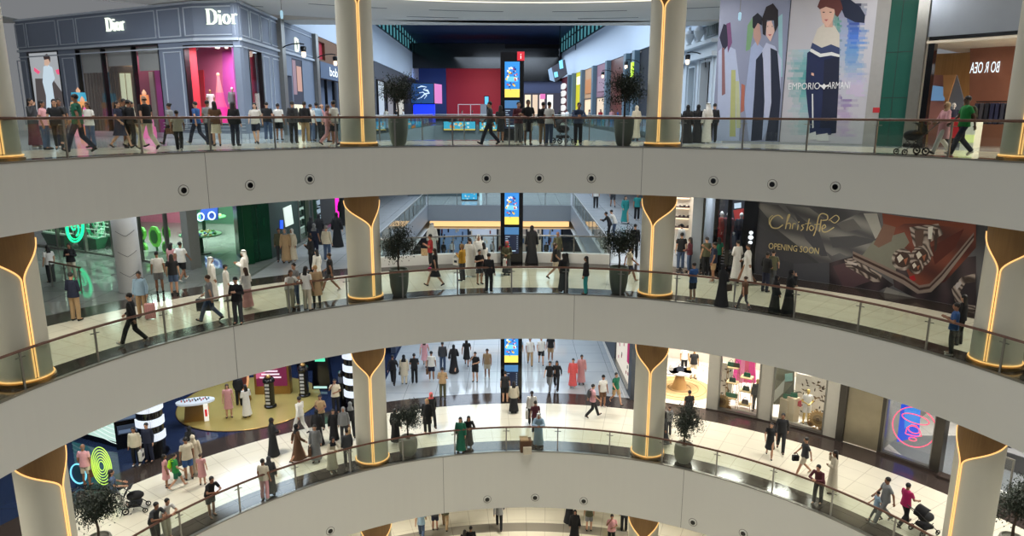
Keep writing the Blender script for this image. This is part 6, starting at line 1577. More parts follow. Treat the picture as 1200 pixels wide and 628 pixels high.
def pose(name):
    J = dict(pel=V(0, 0, .95), chest=V(0, 0, 1.25), neck=V(0, -.01, 1.45), head=V(0, .012, 1.598))
    for s, k in ((-1, 'L'), (1, 'R')):
        J['sh' + k] = V(.168 * s, 0, 1.40); J['el' + k] = V(.222 * s, -.02, 1.13); J['wr' + k] = V(.235 * s, .06, .88)
        J['hp' + k] = V(.09 * s, 0, .92); J['kn' + k] = V(.10 * s, .015, .50); J['an' + k] = V(.105 * s, -.02, .085); J['ft' + k] = V(.02 * s, .17, -.045)
    def arm(k, e, w): J['el' + k] = V(*e); J['wr' + k] = V(*w)
    if name in ('walk', 'push', 'walkphone'):
        J['knL'] = V(-.10, .19, .52); J['anL'] = V(-.10, .33, .10); J['ftL'] = V(-.01, .165, .02)
        J['knR'] = V(.10, -.03, .50); J['anR'] = V(.10, -.35, .17); J['ftR'] = V(.01, .12, -.12)
        arm('L', (-.24, -.12, 1.15), (-.25, -.16, .90)); arm('R', (.24, .07, 1.14), (.22, .26, .97))
    if name in ('phone', 'walkphone'): arm('L', (-.235, .02, 1.13), (-.07, .25, 1.22)); arm('R', (.235, .02, 1.13), (.08, .25, 1.22))
    if name == 'push': arm('L', (-.24, .08, 1.15), (-.18, .36, 1.05)); arm('R', (.24, .08, 1.15), (.18, .36, 1.05))
    if name == 'face': arm('R', (.25, .12, 1.22), (.09, .15, 1.47)); arm('L', (-.24, .02, 1.13), (-.02, .18, 1.10))
    if name == 'point': arm('R', (.22, .22, 1.30), (.16, .42, 1.46))
    if name == 'lean':
        J['chest'] = V(0, .10, 1.22); J['neck'] = V(0, .20, 1.39); J['head'] = V(0, .26, 1.535)
        for s, k in ((-1, 'L'), (1, 'R')): J['sh' + k] = V(.165 * s, .19, 1.33); J['el' + k] = V(.25 * s, .34, 1.12); J['wr' + k] = V(.05 * s, .50, 1.14)
        J['knR'] = V(.10, .08, .50); J['anR'] = V(.10, .12, .085)
    if name == 'hold': arm('L', (-.24, .0, 1.12), (-.04, .22, 1.04)); arm('R', (.24, .0, 1.12), (.05, .22, 1.06))
    return J
def cap(m, a, b, ra, rb, n=12, round_=True):
    m.tube([a, a.lerp(b, .5), b], [ra, (ra + rb) / 2, rb], n)
    if round_: m.ball(a, ra, n); m.ball(b, rb, n)
def sect(m, rows, n=20):                      # rows of (centre, rx, ry)
    o = len(m.v)
    for c, rx, ry in rows:
        for k in range(n): q = 2 * pi * k / n; m.v.append((c[0] + rx * cos(q), c[1] + ry * sin(q), c[2]))
    for i in range(len(rows) - 1):
        for k in range(n): a = o + i * n; k2 = (k + 1) % n; m.f.append((a + k, a + k2, a + n + k2, a + n + k)); m.mi.append(0)
    m.f.append(tuple(o + k for k in reversed(range(n)))); m.mi.append(0)
    e_ = o + (len(rows) - 1) * n; m.f.append(tuple(e_ + k for k in range(n))); m.mi.append(0)
def fuse(m, vox, keep, name):
    o = bpy.data.objects.new('tmp', m.mesh('tmp')); COL.objects.link(o)
    r = o.modifiers.new('r', 'REMESH'); r.mode = 'VOXEL'; r.voxel_size = vox; r.use_smooth_shade = True
    s = o.modifiers.new('s', 'SMOOTH'); s.iterations = 2; s.factor = .5
    d = o.modifiers.new('d', 'DECIMATE'); d.ratio = keep
    bpy.context.view_layer.update()
    me = bpy.data.meshes.new_from_object(o.evaluated_get(bpy.context.evaluated_depsgraph_get())); me.name = name
    me.polygons.foreach_set('use_smooth', [True] * len(me.polygons))
    tm = o.data; bpy.data.objects.remove(o); bpy.data.meshes.remove(tm); me.materials.clear(); me.materials.append(None)
    return me
def spine(J, t):                              # pelvis to neck
    a = J['pel'].lerp(J['chest'], min(1, t * 2)) if t < .5 else J['chest'].lerp(J['neck'], (t - .5) * 2)
    return a
PIECES = {}
def piece(ps, what):
    key = (ps, what)
    if key in PIECES: return PIECES[key]
    J = pose(ps); m = MB(); vox, keep = .011, .3
    H = J['head']; dz = 0
    if what == 'body':
        sect(m, [(spine(J, t) + V(0, 0, z), rx, ry) for t, z, rx, ry in ((0, -.06, .13, .09), (.2, 0, .13, .09), (.5, 0, .14, .10), (.8, 0, .135, .08), (1, -.04, .055, .05))])
        cap(m, J['neck'] - V(0, 0, .06), H - V(0, .02, .06), .055, .052)
        m.ball(H + V(0, -.008, .022), (.074, .094, .098), 20); m.ball(H + V(0, .022, -.035), (.056, .066, .078), 16)
        m.ball(H + V(0, .092, -.012), (.012, .018, .022), 8); m.ball(H + V(0, .084, .03), (.045, .012, .01), 8)
        for s in (-1, 1): m.ball(H + V(.076 * s, -.005, -.005), (.012, .02, .03), 8)
        for s, k in ((-1, 'L'), (1, 'R')):
            cap(m, J['sh' + k] - V(0, 0, .012), J['el' + k], .040, .038); cap(m, J['el' + k], J['wr' + k], .040, .026)
            d = (J['wr' + k] - J['el' + k]).normalized(); side = d.cross(V(s, 0, 0)); side = side.normalized() if side.length > .2 else V(0, 1, 0)
            nrm = d.cross(side).normalized(); w = J['wr' + k]
            cap(m, w, w + d * .05, .026, .028); m.ball(w + d * .055, .030, 10)
            for i in range(4):
                b = w + d * .075 + side * (.033 - .022 * i); L_ = (.066, .076, .070, .054)[i]; c1 = b + d * L_ * .5; c2 = c1 + (d * .8 - nrm * .5 * s).normalized() * L_ * .5
                cap(m, b - d * .03, c1, .0100, .0092, 8); cap(m, c1, c2, .0092, .0080, 8)
            tb = w + d * .02 + side * .026; cap(m, tb, tb + (d * .6 + side).normalized() * .05, .012, .009, 8)
            cap(m, J['hp' + k], J['kn' + k], .080, .056); cap(m, J['kn' + k], J['an' + k].lerp(J['kn' + k], .35), .053, .052); cap(m, J['an' + k].lerp(J['kn' + k], .6), J['an' + k], .052, .034)
            f = J['an' + k]; cap(m, f, f + J['ft' + k] * .8 + V(0, 0, .005), .034, .028)
        vox, keep = .0085, .28
    elif what in ('tee', 'longtop', 'coat'):
        hem = -.10 if what != 'coat' else -.42
        big = .012 if what == 'coat' else 0
        rows = [(spine(J, 0) + V(0, 0, hem), .205 + big * 2, .152 + big * 2), (spine(J, 0), .188 + big, .142 + big), (spine(J, .3), .166 + big, .124 + big), (spine(J, .6), .172 + big, .125 + big), (spine(J, .82), .172 + big, .11), (spine(J, .93), .125, .085), (spine(J, 1) + V(0, 0, .01), .062, .06)]
        sect(m, rows, 24)
        for k in 'LR':
            m.ball(J['sh' + k] - V(0, 0, .008), .054 + big, 12)
            if what == 'tee': cap(m, J['sh' + k], J['sh' + k].lerp(J['el' + k], .68), .056, .058, 14, False)
            else:
                cap(m, J['sh' + k], J['el' + k], .056 + big, .050 + big, 14); cap(m, J['el' + k], J['wr' + k], .050 + big, .037 + big, 14, False)
        vox = .014
    elif what in ('trousers', 'shorts', 'leggings'):
        r = {'trousers': (.094, .078, .066), 'shorts': (.098, .092, .082), 'leggings': (.088, .062, .046)}[what]
        m.ball(J['pel'] - V(0, 0, .03), (.150, .115, .10), 16)
        for k in 'LR':
            cap(m, J['hp' + k], J['kn' + k] if what != 'shorts' else J['hp' + k].lerp(J['kn' + k], .86), r[0], r[1], 16, what != 'shorts')
            if what != 'shorts': cap(m, J['kn' + k], J['an' + k] + V(0, 0, -.01), r[1], r[2], 16, False)
        vox = .014
    elif what in ('skirt', 'longskirt', 'dress', 'longdress', 'abaya', 'kandura'):
        wk = 'wal' in ps or ps == 'push'
        bot = {'skirt': .50, 'dress': .48, 'longskirt': .12, 'longdress': .14, 'abaya': .02, 'kandura': .06}[what]
        fl = {'skirt': .20, 'dress': .22, 'longskirt': .25, 'longdress': .25, 'abaya': .31, 'kandura': .25}[what]
        fy = fl * (.85 if not wk else 1.25)
        p0 = J['pel']; rows = [(V(0, 0, bot), fl, fy), (V(0, p0[1] * .4, (bot + .9) / 2 - .05), (fl + .16) / 2, (fy + .13) / 2), (p0 - V(0, 0, .02), .172, .14)]
        if 'skirt' not in what:
            b_ = .02 if what in ('abaya', 'kandura') else 0
            rows += [(spine(J, .3), .155 + b_, .12 + b_), (spine(J, .6), .172 + b_, .125 + b_), (spine(J, .82), .172 + b_, .11), (spine(J, .93), .125, .085), (spine(J, 1) + V(0, 0, .01), .062, .06)]
            for k in 'LR':
                m.ball(J['sh' + k] - V(0, 0, .008), .060, 12)
                if what == 'dress': cap(m, J['sh' + k], J['sh' + k].lerp(J['el' + k], .6), .056, .056, 14, False)
                else: w_ = .085 if what == 'abaya' else .055; cap(m, J['sh' + k], J['el' + k], .060, .058 + (w_ - .055) * .4, 14); cap(m, J['el' + k], J['wr' + k], .06, w_, 14, False)
        else: rows.append((spine(J, .2), .148, .112))
        sect(m, rows, 28); vox = .015
    elif what == 'shoes':
        for k in 'LR':
            f = J['an' + k]; t_ = f + J['ft' + k]
            m.ball(f + V(0, -.015, -.035), (.042, .055, .045), 12); cap(m, f + V(0, 0, -.038) if f.z < .12 else f + V(0, 0, -.03), t_ + V(0, -.02, .0 if f.z < .12 else .01), .040, .036)
        vox = .013
    elif what in ('short', 'long', 'bun', 'bald'):
        m.ball(H + V(0, -.017, .040), (.084, .097, .093), 20)
        if what == 'bald': m = MB(); m.ball(H + V(0, -.034, -.005), (.080, .072, .045), 16)
        if what == 'long':
            m.ball(H + V(0, -.055, -.03), (.085, .058, .12), 16); sect(m, [(H + V(0, -.10, -.38), .07, .022), (H + V(0, -.088, -.2), .10, .034), (H + V(0, -.06, -.04), .088, .05)], 16)
        if what == 'bun': m.ball(H + V(0, -.115, .07), .042, 12)
        vox = .011
    elif what == 'cap':
        m.ball(H + V(0, -.012, .05), (.086, .10, .082), 20); m.ball(H + V(0, .10, .055), (.06, .06, .010), 14); m.ball(H + V(0, -.04, .0), (.078, .07, .07), 14); vox = .011
    elif what == 'scarf':
        m.ball(H + V(0, -.024, .024), (.092, .103, .112), 20); m.ball(H + V(0, -.028, -.07), (.088, .085, .085), 16)
        sect(m, [(J['neck'] + V(0, -.015, -.12), .175, .12), (J['neck'] + V(0, -.01, .0), .12, .09), (J['neck'] + V(0, .0, .07), .08, .075)], 20); vox = .013
    elif what == 'ghutra':
        m.ball(H + V(0, -.022, .03), (.094, .105, .108), 20)
        sect(m, [(J['neck'] + V(0, -.10, -.22), .17, .05), (J['neck'] + V(0, -.07, -.04), .155, .07), (H + V(0, -.05, -.05), .105, .075), (H + V(0, -.03, .04), .09, .09)], 20); vox = .013
    elif what == 'agal':
        m.tube([(H.x + .088 * cos(q), H.y - .022 + .10 * sin(q), H.z + .085) for q in [2 * pi * i / 20 for i in range(20)]], .013, 6, closed=True)
        PIECES[key] = me = m.mesh('agal', None, smooth=True); me.materials.append(None); return me
    me = fuse(m, vox, keep, '%s_%s' % (what, ps))
    if what == 'body':
        me.materials.append(M_EYE); me.materials.append(M_LIP)
        for p in me.polygons:
            c = p.center - H
            if c.y > .06 and abs(abs(c.x) - .031) < .012 and abs(c.z - .012) < .007: p.material_index = 1
            elif c.y > .06 and abs(c.x) < .022 and abs(c.z + .055) < .007: p.material_index = 2
    PIECES[key] = me; return me
PN = dict(tee='t_shirt', longtop='long_sleeved_top', coat='jacket', trousers='trousers', shorts='shorts', leggings='leggings', skirt='skirt', longskirt='long_skirt', dress='dress', longdress='long_dress',
          abaya='black_robe', kandura='white_robe', shoes='shoes', short='hair', long='hair', bun='hair', bald='hair', cap='cap', scarf='headscarf', ghutra='headscarf', agal='head_cord')
def part(root, ps, what, m, nm=None):
    o = bpy.data.objects.new(nm or PN[what], piece(ps, what)); COL.objects.link(o); o.parent = root
    o.material_slots[0].link = 'OBJECT'; o.material_slots[0].material = m; return o
KIT = {'TT': ('tee', 'trousers'), 'TS': ('tee', 'shorts'), 'LT': ('longtop', 'trousers'), 'LS': ('longtop', 'shorts'), 'TL': ('tee', 'leggings'), 'TK': ('tee', 'skirt'), 'LK': ('longtop', 'longskirt'), 'CT': ('coat', 'trousers'), 'CL': ('coat', 'leggings'),
       'DR': ('dress',), 'LD': ('longdress',), 'AB': ('abaya',), 'KA': ('kandura',)}
HK = {'s': 'short', 'l': 'long', 'n': 'bun', 'b': 'bald', 'c': 'cap', 'h': 'scarf', 'u': 'ghutra'}
PEOPLE = []
def figure(x, y, z, az, ps, kit, c1, c2, hair, label, s=1.0, skin=None, hc=0, cat='person', group=None, name='person'):
    n = len(PEOPLE); o = bpy.data.objects.new(name, piece(ps, 'body')); COL.objects.link(o)
    o.location = (x, y, z); o.rotation_euler = (0, 0, -RA(az)); o.scale = (s, s, s)
    o.material_slots[0].link = 'OBJECT'; o.material_slots[0].material = SKINS[(n * 7) % 2 if skin is None else skin]
    tag(o, label, cat, group)
    ks = KIT[kit]; part(o, ps, ks[0], cloth(c1))
    if len(ks) > 1: part(o, ps, ks[1], cloth(c2))
    part(o, ps, 'shoes', cloth('W' if (n % 3 == 0 and kit[0] in 'TL') else 'K'))
    if hair[0] in HK:
        k = HK[hair[0]]
        if k in ('cap', 'scarf'): part(o, ps, k, cloth(hair[1]))
        elif k == 'ghutra': part(o, ps, k, cloth('W')); part(o, ps, 'agal', M_black)
        else: part(o, ps, k, HAIRM[int(hair[1]) if len(hair) > 1 else 0])
    PEOPLE.append(o); return o
def loc_of(o, J, dv=(0, 0, 0)):
    p = Matrix.Rotation(o.rotation_euler[2], 3, 'Z') @ ((J + Vector(dv)) * o.scale[0]); return tuple(p + o.location)
def P1(lv, x, y, az, ps, kit, c1, c2, hair, label, s=1.0, **k):
    X, Y = onfloor(x, y, Z[lv]); r = hypot(X - CX, Y - CY)
    if ps == 'lean' and r < 16.2: q = (R0 + .62) / r; X, Y = CX + (X - CX) * q, CY + (Y - CY) * q; az = math.degrees(atan2(CX - X, CY - Y))
    return figure(X, Y, Z[lv] + .005, az, ps, kit, c1, c2, hair, label, s, **k)
def P3(x, h, az, ps, kit, c1, c2, hair, label, s=1.0, **k):
    X, Y = atdist(x, h, 1.74 * s)
    r = hypot(X - CX, Y - CY)
    if r < R0 + .5: q = (R0 + .5) / r; X, Y = CX + (X - CX) * q, CY + (Y - CY) * q
    return figure(X, Y, Z[3] + .005, az, ps, kit, c1, c2, hair, label, s, **k)
def carry(o, ps, k, c, label, w=.34, h=.36, kind='shopping_bag', cat='shopping bag', ribbon=None):
    J = pose(ps); P = loc_of(o, J['wr' + k], (0, .03, -.06))
    t = thing(kind, label, cat, P, local=True, rz=o.rotation_euler[2] + pi / 2)
    m = MB().use(cloth(c)); m.hexa([(-w / 2, -.06, -h - .12), (w / 2, -.06, -h - .12), (w / 2, .06, -h - .12), (-w / 2, .06, -h - .12), (-w / 2, -.07, -.12), (w / 2, -.07, -.12), (w / 2, .07, -.12), (-w / 2, .07, -.12)]); m.build('bag_body', None, t)
    for y_ in (-.05, .05): MB().tube([(w * .3 * cos(q), y_, -.12 + .13 * sin(q)) for q in [pi * i / 8 for i in range(9)]], .008, 5).build('handle', cloth('D'), t)
    if ribbon: MB().use(cloth(ribbon)).box(-w * .25, w * .25, -.075, .075, -h * .75 - .08, -h * .4 - .08).build('printed_mark', None, t)
    return t
def backpack(o, ps, c, label):
    J = pose(ps); P = loc_of(o, J['chest'], (0, -.20, -.02)); s = o.scale[0]
    t = thing('backpack', label, 'backpack', P, local=True, rz=o.rotation_euler[2])
    m = MB().ball((0, 0, 0), (.15 * s, .085 * s, .22 * s), 16); m.build('pack_body', cloth(c), t, smooth=True)
    MB().ball((0, -.06 * s, -.07 * s), (.11 * s, .05 * s, .09 * s), 12).build('front_pocket', cloth(c), t, smooth=True)
    for k in (-1, 1): MB().tube([(k * .09 * s, .02, .18 * s), (k * .11 * s, .12 * s, .20 * s), (k * .11 * s, .19 * s, .15 * s)], .017 * s, 6).build('strap', cloth(c), t)
    return t
def stroller(x, y, z, az, label, c='K'):
    t = thing('stroller', label, 'stroller', (x, y, z + .0), local=True, rz=-RA(az)); m = cloth(c)
    MB().ball((0, .02, .62), (.21, .30, .17), 16).build('seat', m, t, smooth=True)
    hd = MB()
    o0 = 0
    for i in range(7):
        q = pi * i / 12; hd.v += [(sx * .23, -.05 - .30 * cos(q) * .9, .66 + .36 * sin(q)) for sx in (-1, -.5, 0, .5, 1)]
    for i in range(6):
        for k in range(4): a = i * 5 + k; hd.f.append((a, a + 1, a + 6, a + 5)); hd.mi.append(0)
    ho = hd.build('canopy', m, t, smooth=True); sm = ho.modifiers.new('thickness', 'SOLIDIFY'); sm.thickness = .02
    for sx in (-.24, .24):
        MB().tube([(sx, -.62, 1.04), (sx, -.35, .78), (sx, .05, .42), (sx, .36, .14)], .014, 6).tube([(sx, .12, .5), (sx, -.30, .14)], .014, 6).build('frame_side', M_dark, t)
    MB().tube([(-.24, -.62, 1.04), (.24, -.62, 1.04)], .018, 6).build('handle', M_dark, t)
    MB().box(-.2, .2, -.2, .2, .24, .36).build('basket', m, t)
    for sx in (-.25, .25):
        for yy, r in ((.36, .10), (-.30, .13)):
            w = MB(); w.tube([(sx, yy + r * .8 * cos(q), r + r * .8 * sin(q)) for q in [2 * pi * i / 16 for i in range(16)]], r * .22, 6, closed=True).tube([(sx - .02, yy, r), (sx + .02, yy, r)], r * .3, 8); w.build('wheel', M_black, t)
    return t
# ---- top floor, left gallery
P3(38, 57, 90, 'face', 'LK', 'D', 'm', 'l', 'long-haired woman in dark top and reddish skirt beside the left column, hand at her face')
P3(51, 56, 80, 'stand', 'TT', 'P', 'J', 'l', 'woman in pink T-shirt and blue jeans near the left column', .95)
P3(66, 59, 150, 'walk', 'TL', 'K', 'K', 'l', 'long-haired woman in black T-shirt and dark trousers left of the green-shirted man', .97)
P3(71, 56, 150, 'stand', 'TT', 'D', 'N', 's', 'bearded man in grey shirt standing behind the woman in black T-shirt')
g1 = P3(91, 67, -95, 'walk', 'TT', 'g', 'N', 's', 'tall man in dark green T-shirt with white print walking left', 1.05, skin=1)
J_ = pose('walk'); 
pr_ = MB().use(cloth('W')); pr_.box(-.09, .09, .128, .142, 1.16, 1.20).box(-.10, .10, .13, .146, 1.24, 1.30).box(-.06, .06, .126, .14, 1.11, 1.14).box(-.08, .08, .128, .142, 1.33, 1.36); q_ = pr_.build('printed_mark', None); q_.parent = g1
P3(104, 52, -170, 'face', 'TT', 'W', 'J', 'l1', 'woman with long brown hair in white shirt and jeans behind the green-shirted man', .93)
P3(139, 54, 100, 'walk', 'DR', 'N', '', 'l', 'woman in dark blue knee-length dress before the shop door', .95)
P3(147, 56, 110, 'stand', 'TS', 'D', 'D', 's', 'man in dark patterned shirt between the blue dress and the pale blouse')
P3(155, 53, 60, 'walk', 'TT', 'C', 'C', 'l', 'woman in pale blouse and wide pale trousers before the shop door', .95)
P3(152, 55, 20, 'stand', 'LT', 'K', 'K', 's', 'dark-haired man in black behind the woman in the pale blouse', .98)
P3(171, 62, -60, 'walk', 'TT', 'K', 'C', 'b', 'man in black T-shirt and beige trousers striding left, closely cropped hair', 1.05, skin=0)
w_ = P3(199, 48, -80, 'walk', 'TL', 'G', 'K', 'n', 'woman in grey top and black leggings with brown bag, right of the beige-trousered man', .93)
carry(w_, 'walk', 'L', 'b', 'brown shoulder bag of the woman in grey top and leggings', .3, .22, 'handbag', 'handbag')
P3(230, 49, -75, 'walk', 'TT', 'B', 'N', 's', 'man in blue T-shirt walking left by the double railing post', .97)
P3(244, 51, 10, 'stand', 'TT', 'G', 'N', 's', 'man in light grey T-shirt seen from behind before the pink window')
P3(252, 51, -30, 'stand', 'TK', 'b', 'C', 'l', 'woman with long dark hair and white skirt holding on to a child', .97)
P3(260, 51, -20, 'walk', 'TT', 'C', 'K', 's', 'child in pale top and dark trousers before the pink window', .77)
P3(274, 50, 5, 'stand', 'LT', 'K', 'N', 'l', 'woman with very long dark hair and flared dark jeans seen from behind', .96)
P3(299, 47, 170, 'walk', 'TS', 'W', 'N', 'l', 'woman in white T-shirt and navy shorts walking towards the railing', .95, skin=3)
P3(313, 44, -10, 'stand', 'TT', 'K', 'J', 's', 'man in black T-shirt and jeans right of the woman in navy shorts')
P3(326, 42, 0, 'stand', 'TS', 'W', 'K', 's', 'man in white T-shirt and black shorts seen from behind, left of the backpack', .97)
b_ = P3(343, 48, 0, 'stand', 'LT', 'D', 'K', 's', 'man with a black backpack standing with his back to the railing'); backpack(b_, 'stand', 'K', 'black backpack worn near the left central column, top floor')
P3(357, 47, 0, 'stand', 'LT', 'K', 'T', 's', 'man in dark jacket and khaki trousers seen from behind')
P3(364, 42, 20, 'stand', 'TT', 'W', 'J', 's', 'person in white T-shirt and jeans right of the khaki trousers', .95)
P3(371, 43, -20, 'phone', 'LT', 'L', 'K', 's', 'man in pale blue shirt looking at a phone in the top-floor group')
P3(377, 40, 90, 'stand', 'TT', 'h', 'K', 'b1', 'person in pale pink top and dark trousers in the top-floor group', .96)
P3(384, 43, 60, 'stand', 'DR', 'K', '', 'l', 'woman in black dress beside the left central column, top floor', .94)
P3(384, 46, 100, 'walk', 'LT', 'h', 'P', 'l1', 'person in dusty pink outfit partly hidden by the man in black shorts', .9)
P3(391, 51, -60, 'stand', 'TS', 'W', 'K', 's', 'man in white T-shirt and black shorts against the left central column', 1.0)
# ---- top floor, centre
P3(574, 50, -85, 'walk', 'LT', 'D', 'N', 's', 'man in grey top and dark jeans walking left of the totem, top floor')
P3(586, 42, 10, 'stand', 'TK', 'K', 'K', 'l', 'woman in black top and short black skirt beside the totem, top floor', .93)
P3(607, 48, 160, 'phone', 'LT', 'm', 'G', 's', 'man in dark red shirt and grey trousers in front of the totem')
p_ = P3(619, 53, 170, 'hold', 'TS', 'K', 'C', 's', 'bearded man in black T-shirt and white shorts right of the totem', 1.04)
carry(p_, 'hold', 'R', 'K', 'black sports bag with pale mark held by the man in white shorts', .5, .38, 'carrier_bag', 'bag', 'D')
P3(636, 48, 20, 'point', 'LT', 'K', 'T', 's', 'man in black top and beige trousers next to the white T-shirt')
P3(643, 49, 40, 'stand', 'TT', 'W', 'J', 's', 'man in white T-shirt and blue jeans right of the totem', 1.0)
P3(677, 50, 180, 'lean', 'LT', 'J', 'K', 's', 'person in denim shirt leaning on the top railing near the stroller', 1.02)
P3(745, 40, -20, 'stand', 'LD', 'C', '', 'hC', 'woman in beige dress and headscarf between potted tree and right column', .95)
X, Y = atdist(659, 27, 1.0); stroller(X, Y, Z[3], 60, 'dark stroller parked left of the person in denim shirt, top floor')
P3(793, 36, 10, 'stand', 'TT', 'K', 'N', 's', 'small figure in dark clothes just right of the right central column, top floor', .9)
P3(805, 44, 30, 'stand', 'AB', 'K', '', 'hK', 'woman in black robe, leftmost of the three by the classical front', .95)
P3(817, 44, 10, 'stand', 'AB', 'K', '', 'hK', 'woman in black robe between another black robe and the white one', .96)
P3(828, 46, -20, 'stand', 'KA', 'W', '', 'u', 'man in white robe and headcloth beside the fashion hoarding')
P3(836, 44, -10, 'stand', 'LT', 'K', 'K', 's', 'man in black half hidden behind the white robe, top floor')
# ---- top floor, right
a_ = P3(1106, 60, -90, 'push', 'CT', 'P', 'W', 'hT', 'woman in pink tunic, white trousers and beige headscarf pushing a stroller', .96)
stroller(*loc_of(a_, V(0, .98, 0))[:2], Z[3], -90, 'black stroller pushed by the woman in pink tunic, top right')
b_ = P3(1129, 69, -85, 'walk', 'TT', 'E', 'N', 's', 'man in bright green polo shirt and jeans walking behind the pink tunic', 1.06, skin=2); backpack(b_, 'walk', 'O', 'dark green backpack of the man in the bright green polo')
# crowd in the far hall, top floor
rnd = random.Random(8)
FAR = [(655, 16), (664, 17), (671, 15), (690, 18), (697, 17), (703, 19), (709, 18), (716, 20), (725, 20), (738, 21), (752, 22), (632, 14), (452, 19), (464, 18), (472, 16), (484, 14), (497, 13), (541, 13), (553, 13)]
for i, (x, h) in enumerate(FAR):
    c = 'KWNGLRDhBWKNCKWDKGN'[i]; cn = {'K': 'black', 'W': 'white', 'N': 'navy', 'G': 'grey', 'L': 'pale blue', 'R': 'red', 'D': 'charcoal', 'h': 'dusty pink', 'B': 'blue', 'C': 'cream'}[c]
    wh = ('%s of the small figures in the far hall, right of the totem' % ('first', 'second', 'third', 'fourth', 'fifth', 'sixth', 'seventh', 'eighth', 'ninth', 'tenth', 'eleventh')[i]) if i < 11 else 'small distant figure %s' % ('just right of the totem', 'behind the left potted tree trunk', 'right of the left potted tree', 'left of the blue counter', 'before the blue counter', 'right end of the blue counter', 'before the red booth', 'at the right of the red booth')[i - 11]
    P3(x, h, rnd.choice((0, 30, 180, 200, 90)), 'stand', 'TT', c, rnd.choice('KNDT'), rnd.choice(('s', 'l')), '%s top, %s' % (cn, wh), .97, group='distant shoppers in the far hall')
# ---- middle floor, left
P1(2, 61, 331, -60, 'stand', 'TT', 'W', 'K', 'l', 'long-haired woman in white top by the angled brown rail', .96)
P1(2, 86, 328, 170, 'phone', 'LT', 'K', 'C', 'l', 'woman in black top and cream trousers behind the angled brown rail', .97)
P1(2, 90, 376, 5, 'hold', 'LT', 'N', 'T', 's', 'man in navy shirt and tan trousers seen from behind near the left column', 1.04)
m_ = P1(2, 168, 372, 170, 'stand', 'LT', 'L', 'T', 's', 'man in pale blue shirt with a backpack and pink suitcase', 1.0); backpack(m_, 'stand', 'K', 'black backpack of the man beside the pink suitcase')
x, y = onfloor(177, 374, Z[2]); t = thing('suitcase', 'small pale pink wheeled suitcase beside the man in pale blue shirt', 'suitcase', (x, y, Z[2]), local=True, rz=.4)
MB().use(cloth('h')).box(-.17, .17, -.11, .11, .05, .58).build('shell', None, t)
for k in range(5): MB().use(cloth('P')).box(-.15 + .065 * k, -.13 + .065 * k, -.12, .12, .08, .55).build('rib', None, t)
MB().tube([(-.1, 0, .58), (-.1, 0, .95), (.1, 0, .95), (.1, 0, .58)], .01, 6).build('handle', M_dark, t)
for sx in (-.13, .13): MB().ball((sx, 0, .03), .03, 8).build('wheel', M_black, t)
P1(2, 158, 404, -100, 'walk', 'LT', 'K', 'K', 's', 'person all in black walking left along the middle railing', 1.0)
P1(2, 188, 343, -30, 'stand', 'TS', 'W', 'G', 's', 'man in white T-shirt and grey shorts right of the patterned column', 1.02)
P1(2, 205, 345, -20, 'stand', 'TS', 'K', 'J', 'l', 'long-haired woman in black top and denim shorts beside the grey shorts', .98)
P1(2, 215, 330, 10, 'walk', 'TS', 'W', 'K', 's', 'man in white sleeveless top and black shorts behind the denim shorts', 1.04)
P1(2, 204, 327, 10, 'stand', 'TT', 'h', 'K', 'l', 'dark-haired woman just above the denim-shorts woman', .96)
P1(2, 251, 352, 60, 'stand', 'KA', 'W', '', 'u', 'man in white robe and headcloth, leftmost of the white-robed three', 1.03)
P1(2, 267, 352, 60, 'stand', 'KA', 'W', '', 'cK', 'boy in white robe and black cap between two white-robed men', .85)
P1(2, 289, 346, -100, 'phone', 'KA', 'W', '', 'u', 'man in white robe looking at a phone, rightmost of the white-robed three', 1.1)
w_ = P1(2, 248, 377, -95, 'walk', 'TT', 'G', 'J', 's1', 'woman in grey T-shirt and jeans carrying a dark bag along the middle railing', 1.0)
carry(w_, 'walk', 'R', 'D', 'large dark shopping bag carried by the woman in grey T-shirt', .5, .44)
P1(2, 291, 362, -60, 'phone', 'LK', 'W', 'h', 'l1', 'woman in white top and long dusty pink skirt at the middle railing', .94)
P1(2, 280, 380, 180, 'phone', 'LT', 'K', 'D', 'cK', 'man in black top and black cap looking at his phone at the middle railing', 1.0)
P1(2, 341, 363, 60, 'lean', 'TT', 'W', 'C', 'l1', 'curly-haired woman in white, leftmost of the four at the middle railing', .96)
P1(2, 347, 358, 200, 'phone', 'TT', 'G', 'J', 's', 'man facing the curly-haired woman, middle railing', .98)
P1(2, 361, 364, 20, 'stand', 'TT', 'W', 'C', 'l', 'woman with long black hair and white clothes seen from behind, middle railing', 1.0)
P1(2, 372, 361, -20, 'stand', 'CL', 'T', 'D', 's2', 'woman in tan coat, rightmost of the four at the middle railing', .98)
P1(2, 388, 343, -85, 'walk', 'TS', 'K', 'D', 's1', 'man in black T-shirt and dark shorts striding left near the left central column', .98)
P1(2, 373, 333, -60, 'stand', 'LD', 'W', '', 'l', 'woman in long white dress behind the four at the railing', .9)
P1(2, 366, 318, -80, 'phone', 'LT', 'K', 'K', 'cK', 'man in black cap holding a phone before the corridor shops', 1.0)
P1(2, 384, 306, 10, 'stand', 'LT', 'C', 'J', 's4', 'grey-haired man in pale shirt and jeans in the left corridor', 1.05)
P1(2, 370, 300, 10, 'stand', 'TT', 'N', 'N', 'hG', 'person with grey headscarf and navy clothes beside the pale-shirted man', 1.0)
P1(2, 396, 289, 0, 'stand', 'AB', 'K', '', 'hK', 'woman in long black robe standing alone left of the left central column', 1.12)
P1(2, 366, 290, 20, 'stand', 'AB', 'K', '', 'hK', 'left of two women in black robes before the lit corridor shelves', 1.0)
P1(2, 375, 286, -20, 'stand', 'AB', 'K', '', 'hK', 'right of two women in black robes before the lit corridor shelves', 1.0)
